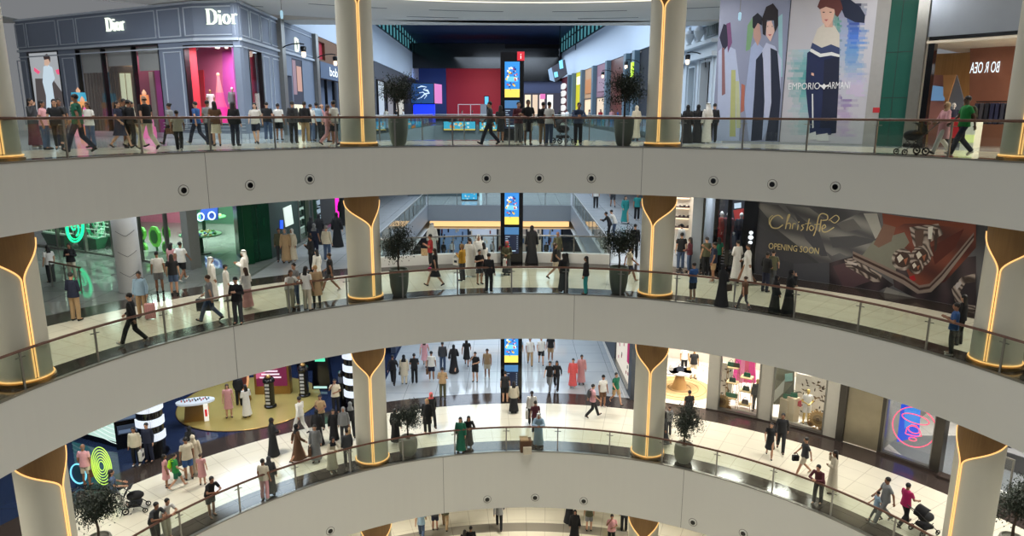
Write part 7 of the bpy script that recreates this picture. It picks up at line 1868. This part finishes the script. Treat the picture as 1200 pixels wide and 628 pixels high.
P1(2, 402, 264, 0, 'stand', 'AB', 'K', '', 'hK', 'left of two distant black-robed figures beside the magenta light', 1.1)
P1(2, 409, 264, 0, 'stand', 'LT', 'K', 'K', 's', 'right of two distant black figures beside the magenta light', 1.1)
P1(2, 329, 307, 160, 'stand', 'LT', 'O', 'D', 's1', 'person in olive, leftmost of the trio against the emerald block', 1.0)
P1(2, 336, 308, 170, 'stand', 'LD', 'T', '', 'hG', 'woman in tan robe, middle of the trio against the emerald block', 1.0)
P1(2, 344, 307, -160, 'stand', 'LD', 'C', '', 'hW', 'woman in cream robe and white headscarf, right of the trio by the emerald block', .98)
# ---- middle floor, centre
P1(2, 507, 303, 0, 'stand', 'KA', 'W', '', 'u', 'tall man in white robe by the kerb behind the red T-shirt', 1.08)
r_ = P1(2, 505, 316, -90, 'phone', 'TT', 'R', 'K', 's', 'man in red T-shirt looking at a phone, middle floor', 1.0); carry(r_, 'phone', 'L', 'T', 'tan shopping bag hanging below the red T-shirt', .3, .34)
w_ = P1(2, 510, 336, -70, 'walk', 'DR', 'K', '', 'l1', 'woman in short black dress walking left with a pink bag', .98); carry(w_, 'walk', 'R', 'M', 'small pink handbag of the woman in short black dress', .26, .16, 'handbag', 'handbag')
w_ = P1(2, 542, 329, -60, 'phone', 'LT', 'Y', 'D', 's2', 'blonde woman in mustard yellow top, middle floor', .97); carry(w_, 'phone', 'L', 'W', 'white shopping bag of the woman in the mustard top', .3, .3, ribbon='N')
P1(2, 551, 324, 0, 'stand', 'KA', 'W', '', 's', 'bare-headed man in white robe beside the mustard top', 1.04)
P1(2, 561, 320, 170, 'stand', 'KA', 'W', '', 'u', 'man in white robe and headcloth behind the boy in black', 1.06)
P1(2, 562, 333, 150, 'phone', 'TS', 'K', 'D', 's', 'boy in black T-shirt and shorts looking at his hands, centre', .9)
P1(2, 567, 324, -30, 'stand', 'LT', 'W', 'm', 'l', 'woman in white top between the boy in black and the man in black', .92)
P1(2, 573, 343, 20, 'stand', 'LT', 'K', 'K', 's', 'man all in black right of the boy, seen from behind', .98)
w_ = P1(2, 594, 322, 190, 'hold', 'LK', 'O', 'D', 'hR', 'woman in red headscarf and patterned top before the middle totem', .92); carry(w_, 'hold', 'R', 'W', 'white shopping bag with red print carried by the woman in red headscarf', .36, .34, ribbon='R')
P1(2, 623, 309, 0, 'stand', 'AB', 'K', '', 'hK', 'large figure in wide black robe right of the middle totem', 1.12)
P1(2, 653, 312, 150, 'stand', 'LT', 'O', 'D', 'b4', 'bald bearded man in olive shirt beyond the dark-haired walkers', 1.0)
P1(2, 650, 327, 95, 'walk', 'TS', 'K', 'C', 'l1', 'woman in black top and beige shorts walking right of the middle totem', .96)
P1(2, 660, 342, -30, 'face', 'LK', 'K', 'D', 'l', 'woman in dark patterned clothes at the railing beside the beige shorts', .96)
P1(2, 663, 338, -60, 'stand', 'LT', 'D', 'K', 'l', 'dark-clothed person half hidden by the woman in patterned clothes', .9)
P1(2, 686, 345, -75, 'stand', 'LT', 'K', 'q', 'l', 'woman with long black hair, black jacket and teal trousers at the middle railing', .94)
P1(2, 732, 262, 170, 'walk', 'LD', 'q', '', 'l', 'woman in long turquoise dress on the far right gallery', 1.1)
P1(2, 746, 258, 180, 'stand', 'TT', 'q', 'K', 's', 'person in turquoise T-shirt at the edge of the right central column', 1.1)
P1(2, 698, 244, 0, 'stand', 'TT', 'W', 'K', 's', 'man in white T-shirt near the far end of the right balustrade', 1.1)
P1(2, 718, 243, 0, 'walk', 'TS', 'D', 'D', 's', 'walker with bare legs beyond the turquoise dress', 1.1)
P1(2, 720, 278, -60, 'lean', 'LT', 'W', 'J', 's', 'man in white shirt leaning on the right balustrade of the opening', 1.0)
P1(2, 714, 280, -70, 'lean', 'LT', 'K', 'K', 's', 'person in black leaning on the balustrade beside the white shirt', .98)
P1(2, 743, 303, 0, 'stand', 'LT', 'K', 'K', 's', 'man in dark clothes seen from behind between tree and right central column', 1.05)
P1(2, 737, 332, 85, 'walk', 'TS', 'C', 'N', 's', 'walker in pale shorts behind the right potted tree, middle floor', .98)
# ---- middle floor, right
P1(2, 797, 300, -30, 'stand', 'LT', 'W', 'K', 'cK', 'person in dark cap before the white shoe shop', 1.0)
P1(2, 814, 293, -50, 'phone', 'TS', 'W', 'T', 's', 'man in white T-shirt and beige shorts at the shoe shop entrance', 1.02)
P1(2, 797, 316, 0, 'stand', 'TT', 'K', 'J', 's', 'man in dark T-shirt seen from behind near the shoe shop', 1.05)
P1(2, 807, 318, -60, 'hold', 'LT', 'm', 'J', 'l', 'long-haired woman in dark maroon top and jeans', .96)
P1(2, 826, 322, -20, 'stand', 'TT', 'O', 'K', 's', 'man in olive T-shirt and black trousers before the dark fashion window', 1.04)
P1(2, 835, 331, -70, 'point', 'TS', 'N', 'T', 's', 'man in navy T-shirt and tan shorts before the mannequins', 1.06)
P1(2, 840, 318, -10, 'stand', 'TT', 'g', 'K', 'l', 'woman in dark green top behind the navy T-shirt', .96)
P1(2, 821, 310, 10, 'stand', 'TT', 'D', 'K', 's', 'man in charcoal T-shirt behind the olive T-shirt', 1.0)
P1(2, 811, 353, -30, 'phone', 'TS', 'B', 'K', 's', 'boy in blue T-shirt standing at the middle railing right of the column', .92)
w_ = P1(2, 845, 359, 60, 'hold', 'AB', 'K', '', 'hK', 'woman in black robe with a brown bag at the middle railing', .98); carry(w_, 'hold', 'R', 'b', 'brown handbag held by the black-robed woman at the middle railing', .36, .26, 'handbag', 'handbag')
P1(2, 862, 327, -20, 'hold', 'KA', 'W', '', 's', 'left of two men in white robes before the dark window', 1.04)
P1(2, 874, 333, -60, 'walk', 'KA', 'W', '', 's', 'right of two men in white robes, walking left', 1.05)
P1(2, 871, 364, -30, 'walk', 'TL', 'b', 'D', 'n1', 'small girl in brown top near the black-robed woman', .78)
P1(2, 896, 342, 60, 'hold', 'LT', 'K', 'N', 's', 'man in black shirt at the left end of the grey hoarding', 1.0)
P1(2, 903, 338, 30, 'walk', 'TT', 'O', 'D', 's', 'man in olive and white top half behind the black shirt', .98)
P1(2, 907, 366, 80, 'stand', 'AB', 'K', '', 'hK', 'left of two black-robed women under the gold lettering', .84)
P1(2, 923, 367, 100, 'face', 'AB', 'K', '', 'hK', 'right of two black-robed women under the gold lettering, hand at her face', .98)
P1(2, 1113, 416, -60, 'phone', 'TT', 'B', 'K', 's', 'man in bright blue T-shirt at the railing beside the right column', .98)
P1(2, 1122, 404, -30, 'stand', 'LT', 'K', 'K', 'l', 'person in black behind the bright blue T-shirt', .98)
# ---- lower floor, left
w_ = P1(1, 103, 570, 0, 'stand', 'TS', 'P', 'C', 'b4', 'grey-haired man in pink shirt and beige shorts beside the left column', 1.05); carry(w_, 'stand', 'R', 'b', 'brown bag of the man in the pink shirt', .36, .3)
P1(1, 136, 600, 60, 'push', 'TT', 'J', 'W', 'l', 'woman in denim top and white trousers pushing a stroller', 1.0)
x, y = onfloor(160, 598, Z[1]); stroller(x, y, Z[1], 75, 'black stroller with bags pushed by the woman in white trousers')
P1(1, 166, 630, 70, 'lean', 'TT', 'D', 'K', 's', 'man in grey T-shirt leaning on the lower railing, bottom left', 1.02)
P1(1, 178, 622, 60, 'lean', 'TT', 'W', 'C', 's', 'person in white leaning beside the grey T-shirt', .98)
w_ = P1(1, 161, 545, 170, 'stand', 'LT', 'C', 'K', 'l', 'woman in cream blouse with a white shopping bag by the banded column', 1.0); carry(w_, 'stand', 'L', 'W', 'white shopping bag with black square held by the woman in cream', .34, .42, ribbon='K')
P1(1, 176, 541, 180, 'stand', 'LT', 'N', 'N', 's', 'man in navy suit in front of the large banded column', 1.03)
P1(1, 196, 571, 60, 'stand', 'DR', 'h', '', 'l', 'girl in pale pink dress beside the boy with the green backpack', .82)
w_ = P1(1, 208, 573, 60, 'walk', 'TS', 'E', 'g', 's', 'boy in green T-shirt wearing a bright green backpack', .88); 
CC['e'] = (160, 210, 30); backpack(w_, 'walk', 'e', 'bright yellow-green backpack on the boy in green')
P1(1, 222, 562, -40, 'stand', 'TS', 'C', 'B', 's', 'man in cream T-shirt and blue shorts, lower left', 1.08)
P1(1, 230, 556, -20, 'stand', 'LD', 'C', '', 'hC', 'woman in cream headscarf and dress behind the man in blue shorts', 1.02)
P1(1, 226, 542, 10, 'stand', 'AB', 'K', '', 'hK', 'woman in black robe and scarf just behind the cream headscarf', .96)
P1(1, 238, 568, -10, 'stand', 'DR', 'h', '', 's1', 'small girl in pink patterned dress beside the blue shorts', .78)
P1(1, 251, 607, 60, 'lean', 'TS', 'K', 'K', 's', 'man in black T-shirt and shorts leaning on the lower railing', 1.02)
P1(1, 269, 489, 160, 'stand', 'DR', 'h', '', 'l1', 'woman in patterned dress on the left part of the gold disc', 1.0)
P1(1, 290, 489, -50, 'phone', 'LD', 'W', '', 'l', 'woman in long white dress on the gold disc', .98)
P1(1, 281, 475, 0, 'stand', 'LT', 'K', 'K', 's', 'man in black behind the woman in the long white dress', 1.0)
P1(1, 321, 533, 60, 'hold', 'AB', 'K', '', 'hK', 'woman in black robe walking alone before the gold disc', 1.0)
P1(1, 350, 541, 60, 'walk', 'LD', 'b', '', 'hK', 'woman in leopard-brown coat dress and black scarf', 1.0)
P1(1, 353, 508, -60, 'walk', 'LT', 'W', 'W', 's', 'person all in white striding beside the dark dispenser', 1.06)
P1(1, 373, 521, 0, 'stand', 'AB', 'K', '', 'hK', 'woman in black robe right of the person in white', .98)
P1(1, 377, 503, 180, 'hold', 'TT', 'T', 'K', 's', 'person in tan holding a child, lower left', 1.0)
w_ = P1(1, 371, 541, 170, 'stand', 'LD', 'G', '', 'l', 'woman in grey and white robe holding a brown bag', .98); carry(w_, 'stand', 'R', 'b', 'brown paper bag of the woman in grey and white robe', .3, .34)
P1(1, 311, 585, 10, 'stand', 'TT', 'C', 'P', 's', 'man in cream top and pink trousers at the lower railing', .98)
P1(1, 318, 580, -10, 'stand', 'LD', 'D', '', 'hD', 'woman in charcoal headscarf beside the pink trousers', .95)
P1(1, 394, 484, 170, 'face', 'TT', 'C', 'K', 's', 'man in beige T-shirt, hand at his chin, near the banded column', 1.04)
w_ = P1(1, 392, 518, 160, 'stand', 'LD', 'K', '', 'l', 'woman in black and white dress near the left central column', .92); 
w_ = P1(1, 404, 518, 170, 'stand', 'LT', 'G', 'D', 'hG', 'person with grey scarf and grey shirt carrying a paper bag', .98); carry(w_, 'stand', 'L', 'T', 'tan paper bag of the person with the grey scarf', .34, .36)
P1(1, 412, 512, -20, 'walk', 'LT', 'K', 'K', 'hG', 'woman in black with pale headscarf against the left central column', 1.0)
P1(1, 396, 560, -60, 'lean', 'LD', 'C', '', 'hK', 'woman in black headscarf and pale print dress at the lower railing', .98)
P1(1, 408, 545, -30, 'stand', 'LT', 'D', 'K', 's', 'dark figure between the pale print dress and the left central column', .95)
# ---- lower floor, centre
P1(1, 461, 451, 0, 'walk', 'LT', 'K', 'K', 's', 'man in black just right of the left central column, lower hall')
w_ = P1(1, 474, 450, 0, 'stand', 'CT', 'C', 'C', 'hK', 'woman in beige coat and black scarf with a small black bag', .98); carry(w_, 'stand', 'L', 'K', 'small black handbag of the woman in beige coat', .22, .16, 'handbag', 'handbag')
P1(1, 486, 449, 0, 'hold', 'TT', 'K', 'K', 's', 'man in black T-shirt and trousers beside the beige coat')
P1(1, 498, 430, 0, 'walk', 'DR', 'P', '', 'l1', 'woman in short pink dress in the lower hall', .98)
w_ = P1(1, 506, 446, 0, 'stand', 'TS', 'W', 'N', 's', 'man in white T-shirt and navy shorts carrying tan bags', 1.0); carry(w_, 'stand', 'L', 'b', 'tan shopping bag of the man in navy shorts', .4, .3)
P1(1, 519, 467, 0, 'hold', 'TT', 'T', 'O', 's', 'man in beige T-shirt and dark trousers seen from behind, lower hall', 1.0)
P1(1, 519, 434, 0, 'stand', 'LT', 'D', 'J', 's', 'man in dark plaid shirt and jeans, lower hall')
P1(1, 532, 436, 0, 'walk', 'AB', 'K', '', 'hK', 'tall figure in black robe right of the plaid shirt', .96)
P1(1, 547, 429, 0, 'walk', 'DR', 'K', '', 'l', 'woman in short black dress in the lower hall', .98)
P1(1, 557, 447, 190, 'face', 'TS', 'K', 'K', 's', 'man in black T-shirt and shorts left of the lower totem')
P1(1, 571, 443, 185, 'stand', 'TS', 'T', 'C', 's', 'man in beige shirt and shorts beside the man in black shorts')
P1(1, 592, 472, 0, 'stand', 'TS', 'K', 'K', 's', 'man in black standing close before the lower totem', 1.0)
P1(1, 602, 484, 0, 'stand', 'LK', 'C', 'K', 'l', 'woman in cream blouse and long black skirt before the lower totem', .97)
P1(1, 608, 427, 180, 'stand', 'TS', 'L', 'G', 's', 'man in light blue T-shirt and grey shorts, leftmost of four abreast')
P1(1, 621, 428, 180, 'walk', 'TT', 'W', 'T', 's', 'man in white T-shirt and tan trousers, second of four abreast')
P1(1, 634, 427, 180, 'walk', 'TS', 'W', 'K', 's', 'man in white T-shirt and black shorts, third of four abreast')
P1(1, 645, 423, 180, 'stand', 'TS', 'K', 'T', 's', 'man in black T-shirt and tan shorts, rightmost of four abreast')
P1(1, 644, 458, 200, 'walk', 'TT', 'K', 'G', 's', 'man in black T-shirt and grey trousers walking with a woman', .97)
P1(1, 652, 457, 190, 'walk', 'LT', 'K', 'K', 'l', 'long-haired woman in black with cream bag beside the grey trousers', .96)
P1(1, 671, 454, 190, 'stand', 'LD', 'S', '', 's', 'woman in long coral red dress, lower hall', .96)
P1(1, 681, 450, 180, 'stand', 'LD', 'h', '', 's', 'woman in patterned rose tunic beside the coral dress', .98)
w_ = P1(1, 694, 489, 80, 'walk', 'TT', 'P', 'K', 's', 'man in pink shirt with a black backpack walking right', 1.0); backpack(w_, 'walk', 'D', 'dark backpack of the man in pink shirt')
P1(1, 706, 477, 160, 'stand', 'TS', 'W', 'b', 'cK', 'man in white T-shirt, brown shorts and dark cap near the right central column')
P1(1, 721, 474, 150, 'walk', 'TS', 'g', 'T', 's', 'man in dark green T-shirt and tan shorts against the right central column')
w_ = P1(1, 623, 497, 0, 'stand', 'LT', 'W', 'K', 's', 'dark-skinned man with black vest carrying a white bag, lower centre', .98, skin=2); carry(w_, 'stand', 'L', 'W', 'white carrier bag of the man with black vest', .38, .4)
P1(1, 627, 507, -10, 'stand', 'TT', 'm', 'K', 's', 'person in maroon T-shirt in front of the black vest', .92)
P1(1, 631, 529, 180, 'lean', 'KA', 'L', '', 'u', 'man in pale robe and white headcloth leaning on the lower railing', .98)
P1(1, 540, 530, 190, 'stand', 'LD', 'g', '', 'l', 'long-haired woman in dark green dress at the lower railing', .96)
P1(1, 551, 532, 190, 'lean', 'LD', 'K', '', 'l', 'woman in black dress leaning beside the dark green dress', .96)
P1(1, 501, 508, -170, 'stand', 'CT', 'K', 'K', 'l2', 'blonde woman in black coat right of the lower left potted tree')
P1(1, 506, 500, 160, 'walk', 'LT', 'K', 'K', 'hS', 'woman in orange headscarf and black behind the blonde woman')
P1(1, 464, 520, 20, 'stand', 'LD', 'K', '', 'l', 'dark figure between the left central column and potted tree, lower floor', .98)
t = thing('cardboard_box', 'brown cardboard box with small white carton at the lower railing', 'box', (*onfloor(616, 528, Z[1]), Z[1]), local=True, rz=.1)
MB().use(cloth('b')).box(-.24, .24, -.2, .2, 0, .55).build('carton_body', None, t); MB().use(cloth('C')).box(-.14, .22, -.36, -.21, 0, .3).build('small_carton', None, t); MB().use(cloth('T')).box(-.26, .1, -.22, .22, .55, .6).build('flap', None, t)
# ---- lower floor, right
P1(1, 806, 497, -10, 'stand', 'TL', 'K', 'D', 's', 'woman in sleeveless black top at the bright shop entrance', 1.0)
P1(1, 783, 510, -20, 'stand', 'LT', 'G', 'D', 's1', 'child in grey top beside the right potted tree, lower floor', .84)
P1(1, 777, 522, -60, 'walk', 'LD', 'D', '', 'l', 'long-haired woman half hidden behind the right central column, lower floor', .96)
P1(1, 901, 536, -160, 'walk', 'DR', 'K', '', 'l', 'woman in short black dress walking beside a man in black', .94)
P1(1, 914, 529, -160, 'walk', 'LT', 'K', 'K', 's', 'man all in black walking before the third bright window', 1.05)
w_ = P1(1, 941, 557, -90, 'walk', 'TS', 'D', 'C', 's', 'woman in dark patterned top and beige shorts walking left', .98); carry(w_, 'walk', 'R', 'K', 'black shoulder bag of the woman in beige shorts', .26, .22, 'handbag', 'handbag')
P1(1, 974, 578, -70, 'face', 'LD', 'C', '', 'l', 'woman in long cream gown with black bodice on the lower right', 1.06)
P1(1, 948, 598, 175, 'lean', 'LT', 'm', 'K', 's', 'man in maroon shirt leaning on the lower railing', 1.02)
P1(1, 1034, 613, -90, 'walk', 'TT', 'G', 'G', 's', 'man in grey-green T-shirt and trousers with a small child', 1.06)
P1(1, 1025, 611, -80, 'walk', 'TL', 'L', 'D', 's', 'small child in pale top beside the grey-green T-shirt', .70)
P1(1, 1058, 617, 70, 'push', 'TT', 'M', 'K', 's', 'woman in magenta top and black trousers pushing a stroller', 1.0)
x, y = onfloor(1082, 624, Z[1]); stroller(x, y, Z[1], 75, 'black stroller pushed by the woman in magenta beside the right column')
# ---- ground floor
P1(0, 494, 632, 0, 'walk', 'TT', 'L', 'J', 's', 'person in blue jeans on the ground floor, second edge from the left')
P1(0, 510, 621, 0, 'stand', 'TS', 'D', 'N', 's', 'person in dark shorts on the ground floor beside the blue jeans', .98)
P1(0, 522, 620, 0, 'walk', 'TT', 'O', 'T', 's', 'person in tan trousers on the ground floor')
P1(0, 552, 655, 0, 'stand', 'LT', 'K', 'K', 's', 'dark-haired man in black at the bottom edge, ground floor', 1.0)
P1(0, 545, 657, 10, 'stand', 'LT', 'K', 'K', 'l', 'dark-haired woman in black beside the man at the bottom edge', .94)
P1(0, 585, 620, 0, 'walk', 'LT', 'G', 'K', 's', 'person in grey shirt and black trousers in the middle of the ground floor')
P1(0, 667, 612, 0, 'stand', 'AB', 'K', '', 'hK', 'upper of two black-robed figures on the ground floor', .98)
P1(0, 673, 634, 180, 'stand', 'AB', 'K', '', 'hK', 'lower of two black-robed figures on the ground floor', .98)
P1(0, 690, 622, 0, 'stand', 'TS', 'O', 'G', 's', 'person in grey shorts before the yellow and black kiosk')
P1(0, 716, 640, 180, 'face', 'TT', 'P', 'K', 's', 'man in pink T-shirt before the yellow and black kiosk')
P1(0, 731, 622, 0, 'stand', 'LT', 'K', 'K', 's', 'person in black at the right end of the yellow and black kiosk')
# far figures seen through the opening (lower floor, beyond the bridge)
for i, (x, y, c, l_) in enumerate(((520, 303, 'K', 'black-clad distant figure left of the white-lit far shop'), (530, 302, 'W', 'white-clad distant figure in the far lower hall'), (541, 302, 'D', 'grey-clad distant figure in the far lower hall'), (548, 303, 'K', 'dark distant figure left of the middle totem'), (577, 302, 'G', 'pale grey distant figure just left of the middle totem'), (640, 303, 'K', 'dark distant figure right of the wide black robe'))):
    P1(1, x, y, 0, 'stand', 'LT', c, 'K', 's', l_, 1.0)

# ---- mannequins
WM = mat('mannequin_white', srgb(226, 224, 220), .4)
def mannequin(x, y, z, az, ps, kit, c1, c2, label, s=1.0, head=True, skin=WM):
    o = figure(x, y, z, az, ps, kit, c1, c2, '-', label, s, cat='mannequin', name='mannequin'); o.material_slots[0].material = skin
    bx = bpy.data.objects.new('base_plate', MB().lathe([(.24, -.012), (.24, .0)], (0, 0, 0), 20).mesh('plate', M_steel)); COL.objects.link(bx); bx.parent = o; PEOPLE.pop(); return o
zq = Z[2] + .15; mr = Arc(RW + .9, 0)
for px_, c, l_ in ((844, 'R', 'white mannequin in red patterned dress, left of three in the dark window'), (852, 'm', 'white mannequin in maroon dress, middle of three in the dark window'), (867, 'N', 'headed white mannequin in navy suit, right of three in the dark window')):
    u = mr.hit(px_, 280)[0]; x, y = polar(u, mr.r); mannequin(x, y, Z[2] + .6 + .16, 180 + u * .7, 'stand', 'LD' if c != 'N' else 'LT', c, 'N', l_, 1.15)
    pl = MB().rbox((x, y), .7, .7, Z[2] + .15, Z[2] + .6 + .14, -u); tag(pl.build('display_plinth', cloth('K')), 'black plinth under the %s' % l_.split(',')[0], 'plinth')
for px_, c, s_, ps, l_ in ((248, 'W', .8, 'stand', 'pale mannequin in white dress at the left of the pink window'), (274, 'G', .86, 'stand', 'mannequin in grey jacket at the right of the pink window')):
    f_ = Flat((-15.2, 36.05), (-12.9, 35.6), 0); u = f_.hit(px_, 130)[0]; x, y = f_.pt(u, 0, 0)[:2]; mannequin(x, y, Z[3] + 1.0, 160, ps, 'DR' if c == 'W' else 'CT', c, 'K', l_, s_, skin=HAIRM[2] if c == 'W' else WM)
    pl = MB().box(x - .3, x + .3, y - .25, y + .25, Z[3] + .72, Z[3] + .985); tag(pl.build('display_plinth', cm(240, 120, 170)), 'pink plinth under the %s' % ('white-dressed mannequin' if c == 'W' else 'grey-jacketed mannequin'), 'plinth')
t = thing('tiered_cone_sculpture', 'tall pink lattice cone sculpture between the mannequins in the pink window', 'window display', (0, 0, 0)); f_ = Flat((-15.2, 36.2), (-12.9, 35.8), 0); u = f_.hit(259, 130)[0]; x, y = f_.pt(u, 0, 0)[:2]
t.location = (x, y, Z[3] + .72); t['_at'] = tuple(t.location)
for k, (r0, r1, z0, z1) in enumerate(((.5, .3, 0, .8), (.3, .18, .8, 1.5), (.18, .05, 1.5, 2.4))): MB().lathe([(r0, z0), ((r0 + r1) * .45, (z0 + z1) / 2), (r1, z1)], (x, y, Z[3] + .72), 12).build('tier', em((250, 90, 190)[0], 60 + k * 40, 170 - k * 10, .75), t)
MB().ball((x, y, Z[3] + 3.1), .09, 8).build('finial', em(255, 200, 160, .8), t)
def onshop(px_, py_): return onfloor(px_, py_, Z[1])
x, y = onshop(812, 444); mannequin(x, y, Z[1] + .03, 190, 'stand', 'TT', 'K', 'C', 'mannequin in black T-shirt and cream trousers in the bright shop', 1.0, skin=HAIRM[2])
x, y = onshop(801, 438); mannequin(x, y, Z[1] + .03, 180, 'stand', 'TT', 'W', 'K', 'mannequin in white shirt and black trousers behind the cloud table', 1.0, skin=HAIRM[2])
x, y = onshop(886, 482); x, y = polar(S2.hit(886, 470)[0], RW + .9); mannequin(x, y, Z[1] + .03, 200, 'stand', 'LT', 'D', 'D', 'headless-style mannequin in dark overalls at the right of the middle bright window', .98, skin=HAIRM[2])
x, y = polar(S2.hit(946, 480)[0], RW + .8); mannequin(x, y, Z[1] + .03, 190, 'hold', 'TS', 'W', 'W', 'gold-headed mannequin in white shorts outfit in the third bright window', 1.02, skin=mat('mannequin_gold', srgb(206, 176, 96), .3, metal=.6))
x, y = f3.pt(f3.hit(1119, 150)[0], 0, .5)[:2]; mannequin(x, y, Z[3] + .02, 200, 'stand', 'LT', 'N', 'K', 'white-headed mannequin in navy top inside the wood-lined shop', 1.0)

# ================================================================ POTTED TREES
LEAF = mat('olive_leaves', srgb(34, 44, 32), .75, var=.35, scale=9)
BARK = mat('bark', srgb(74, 62, 52), .9, var=.2)
def tree_meshes(seed, hh):
    r = random.Random(seed); m = MB(); tr = MB()
    tr.tube([(0, 0, 0), (.02, .01, .35), (-.02, .0, .7), (.01, .02, 1.0)], [.045, .038, .034, .03], 8)
    ends = []
    for i in range(22):
        a = r.random() * 6.28; el = .1 + r.random() * 1.1; L_ = .5 + .32 * r.random(); b0 = V(.01, .02, .62 + .4 * r.random())
        e_ = b0 + V(cos(a) * cos(el) * L_, sin(a) * cos(el) * L_, sin(el) * L_ * 1.15); mid = b0.lerp(e_, .5) + V(0, 0, -.03); tr.tube([b0, mid, e_], [.016, .010, .005], 5); ends += [mid, e_, b0.lerp(e_, .75)]
    for k in range(4600):
        c = r.choice(ends); p = c + V(r.gauss(0, .14), r.gauss(0, .14), r.gauss(0, .13)); a, b = r.random() * 6.28, r.random() * 3 - 1.5; L_ = .06 + .045 * r.random()
        d = V(cos(a) * cos(b), sin(a) * cos(b), sin(b)) * L_; s_ = d.cross(V(r.random() - .5, r.random() - .5, 1)).normalized() * .019
        o = len(m.v); m.v += [tuple(p), tuple(p + d * .5 + s_), tuple(p + d), tuple(p + d * .5 - s_)]; m.f.append((o, o + 1, o + 2, o + 3)); m.mi.append(0)
    return m.mesh('foliage', LEAF), tr.mesh('trunk', BARK, smooth=True)
TM = [tree_meshes(s_, 0) for s_ in (1, 2, 3)]
POTS = {'tall': ([(.24, 0), (.30, .08), (.37, .45), (.40, .9), (.39, 1.12), (.35, 1.12), (.33, 1.02)], 'grey'), 'round': ([(.25, 0), (.35, .12), (.41, .4), (.41, .62), (.36, .82), (.31, .84), (.29, .76)], 'stone')}
def potted(lv, x, y, kind, i, label, sc=1.0, xy=None):
    X, Y = xy or onfloor(x, y, Z[lv]); r = hypot(X - CX, Y - CY)
    if r < R0 + .65: q = (R0 + .65) / r; X, Y = CX + (X - CX) * q, CY + (Y - CY) * q
    t = thing('potted_tree', label, 'potted tree', (X, Y, Z[lv]), 'olive trees in planters by the railings', local=True, rz=i * 1.3)
    pf, nm = POTS[kind]; PM = mat('planter_grey_green', srgb(104, 112, 100), .6, var=.05) if kind == 'tall' else mat('planter_stone', srgb(150, 148, 136), .7, var=.08)
    MB().lathe(pf, (0, 0, 0), 32).build('planter', PM, t, smooth=True)
    top = pf[-1][1]; MB().lathe([(pf[-1][0], top - .02), (.02, top + .01)], (0, 0, 0), 20).build('soil', cloth('b'), t)
    for me, n in zip(TM[i % 3], ('foliage', 'trunk')):
        o = bpy.data.objects.new(n, me); COL.objects.link(o); o.parent = t; o.location = (0, 0, top); o.scale = (sc, sc, sc)
        if n == 'foliage': o['kind'] = 'stuff'
    return t
potted(3, 466, 171, 'tall', 0, 'potted olive tree right of the left central column, top floor', 1.0, xy=atdist(466, 44, 1.55))
potted(3, 731, 171, 'tall', 1, 'potted olive tree left of the right central column, top floor', 1.08, xy=atdist(731, 44, 1.55))
potted(2, 471, 349, 'tall', 2, 'potted olive tree right of the left central column, middle floor', 1.0)
potted(2, 723, 346, 'tall', 0, 'potted olive tree left of the right central column, middle floor', 1.0)
potted(2, -8, 424, 'tall', 1, 'potted olive tree at the left edge of the middle floor', 1.05)
potted(2, 1207, 414, 'tall', 2, 'potted olive tree at the right edge of the middle floor', 1.05)
potted(1, 479, 533, 'round', 1, 'potted olive tree right of the left central column, lower floor', .9)
potted(1, 799, 544, 'round', 2, 'potted olive tree right of the right central column, lower floor', .95)
potted(1, 119, 655, 'round', 0, 'potted olive tree by the left column, lower floor', 1.05)
potted(1, 1182, 655, 'round', 1, 'potted olive tree at the bottom right corner, lower floor', 1.15)
for o in bpy.data.objects:
    if '_at' in o: del o['_at']
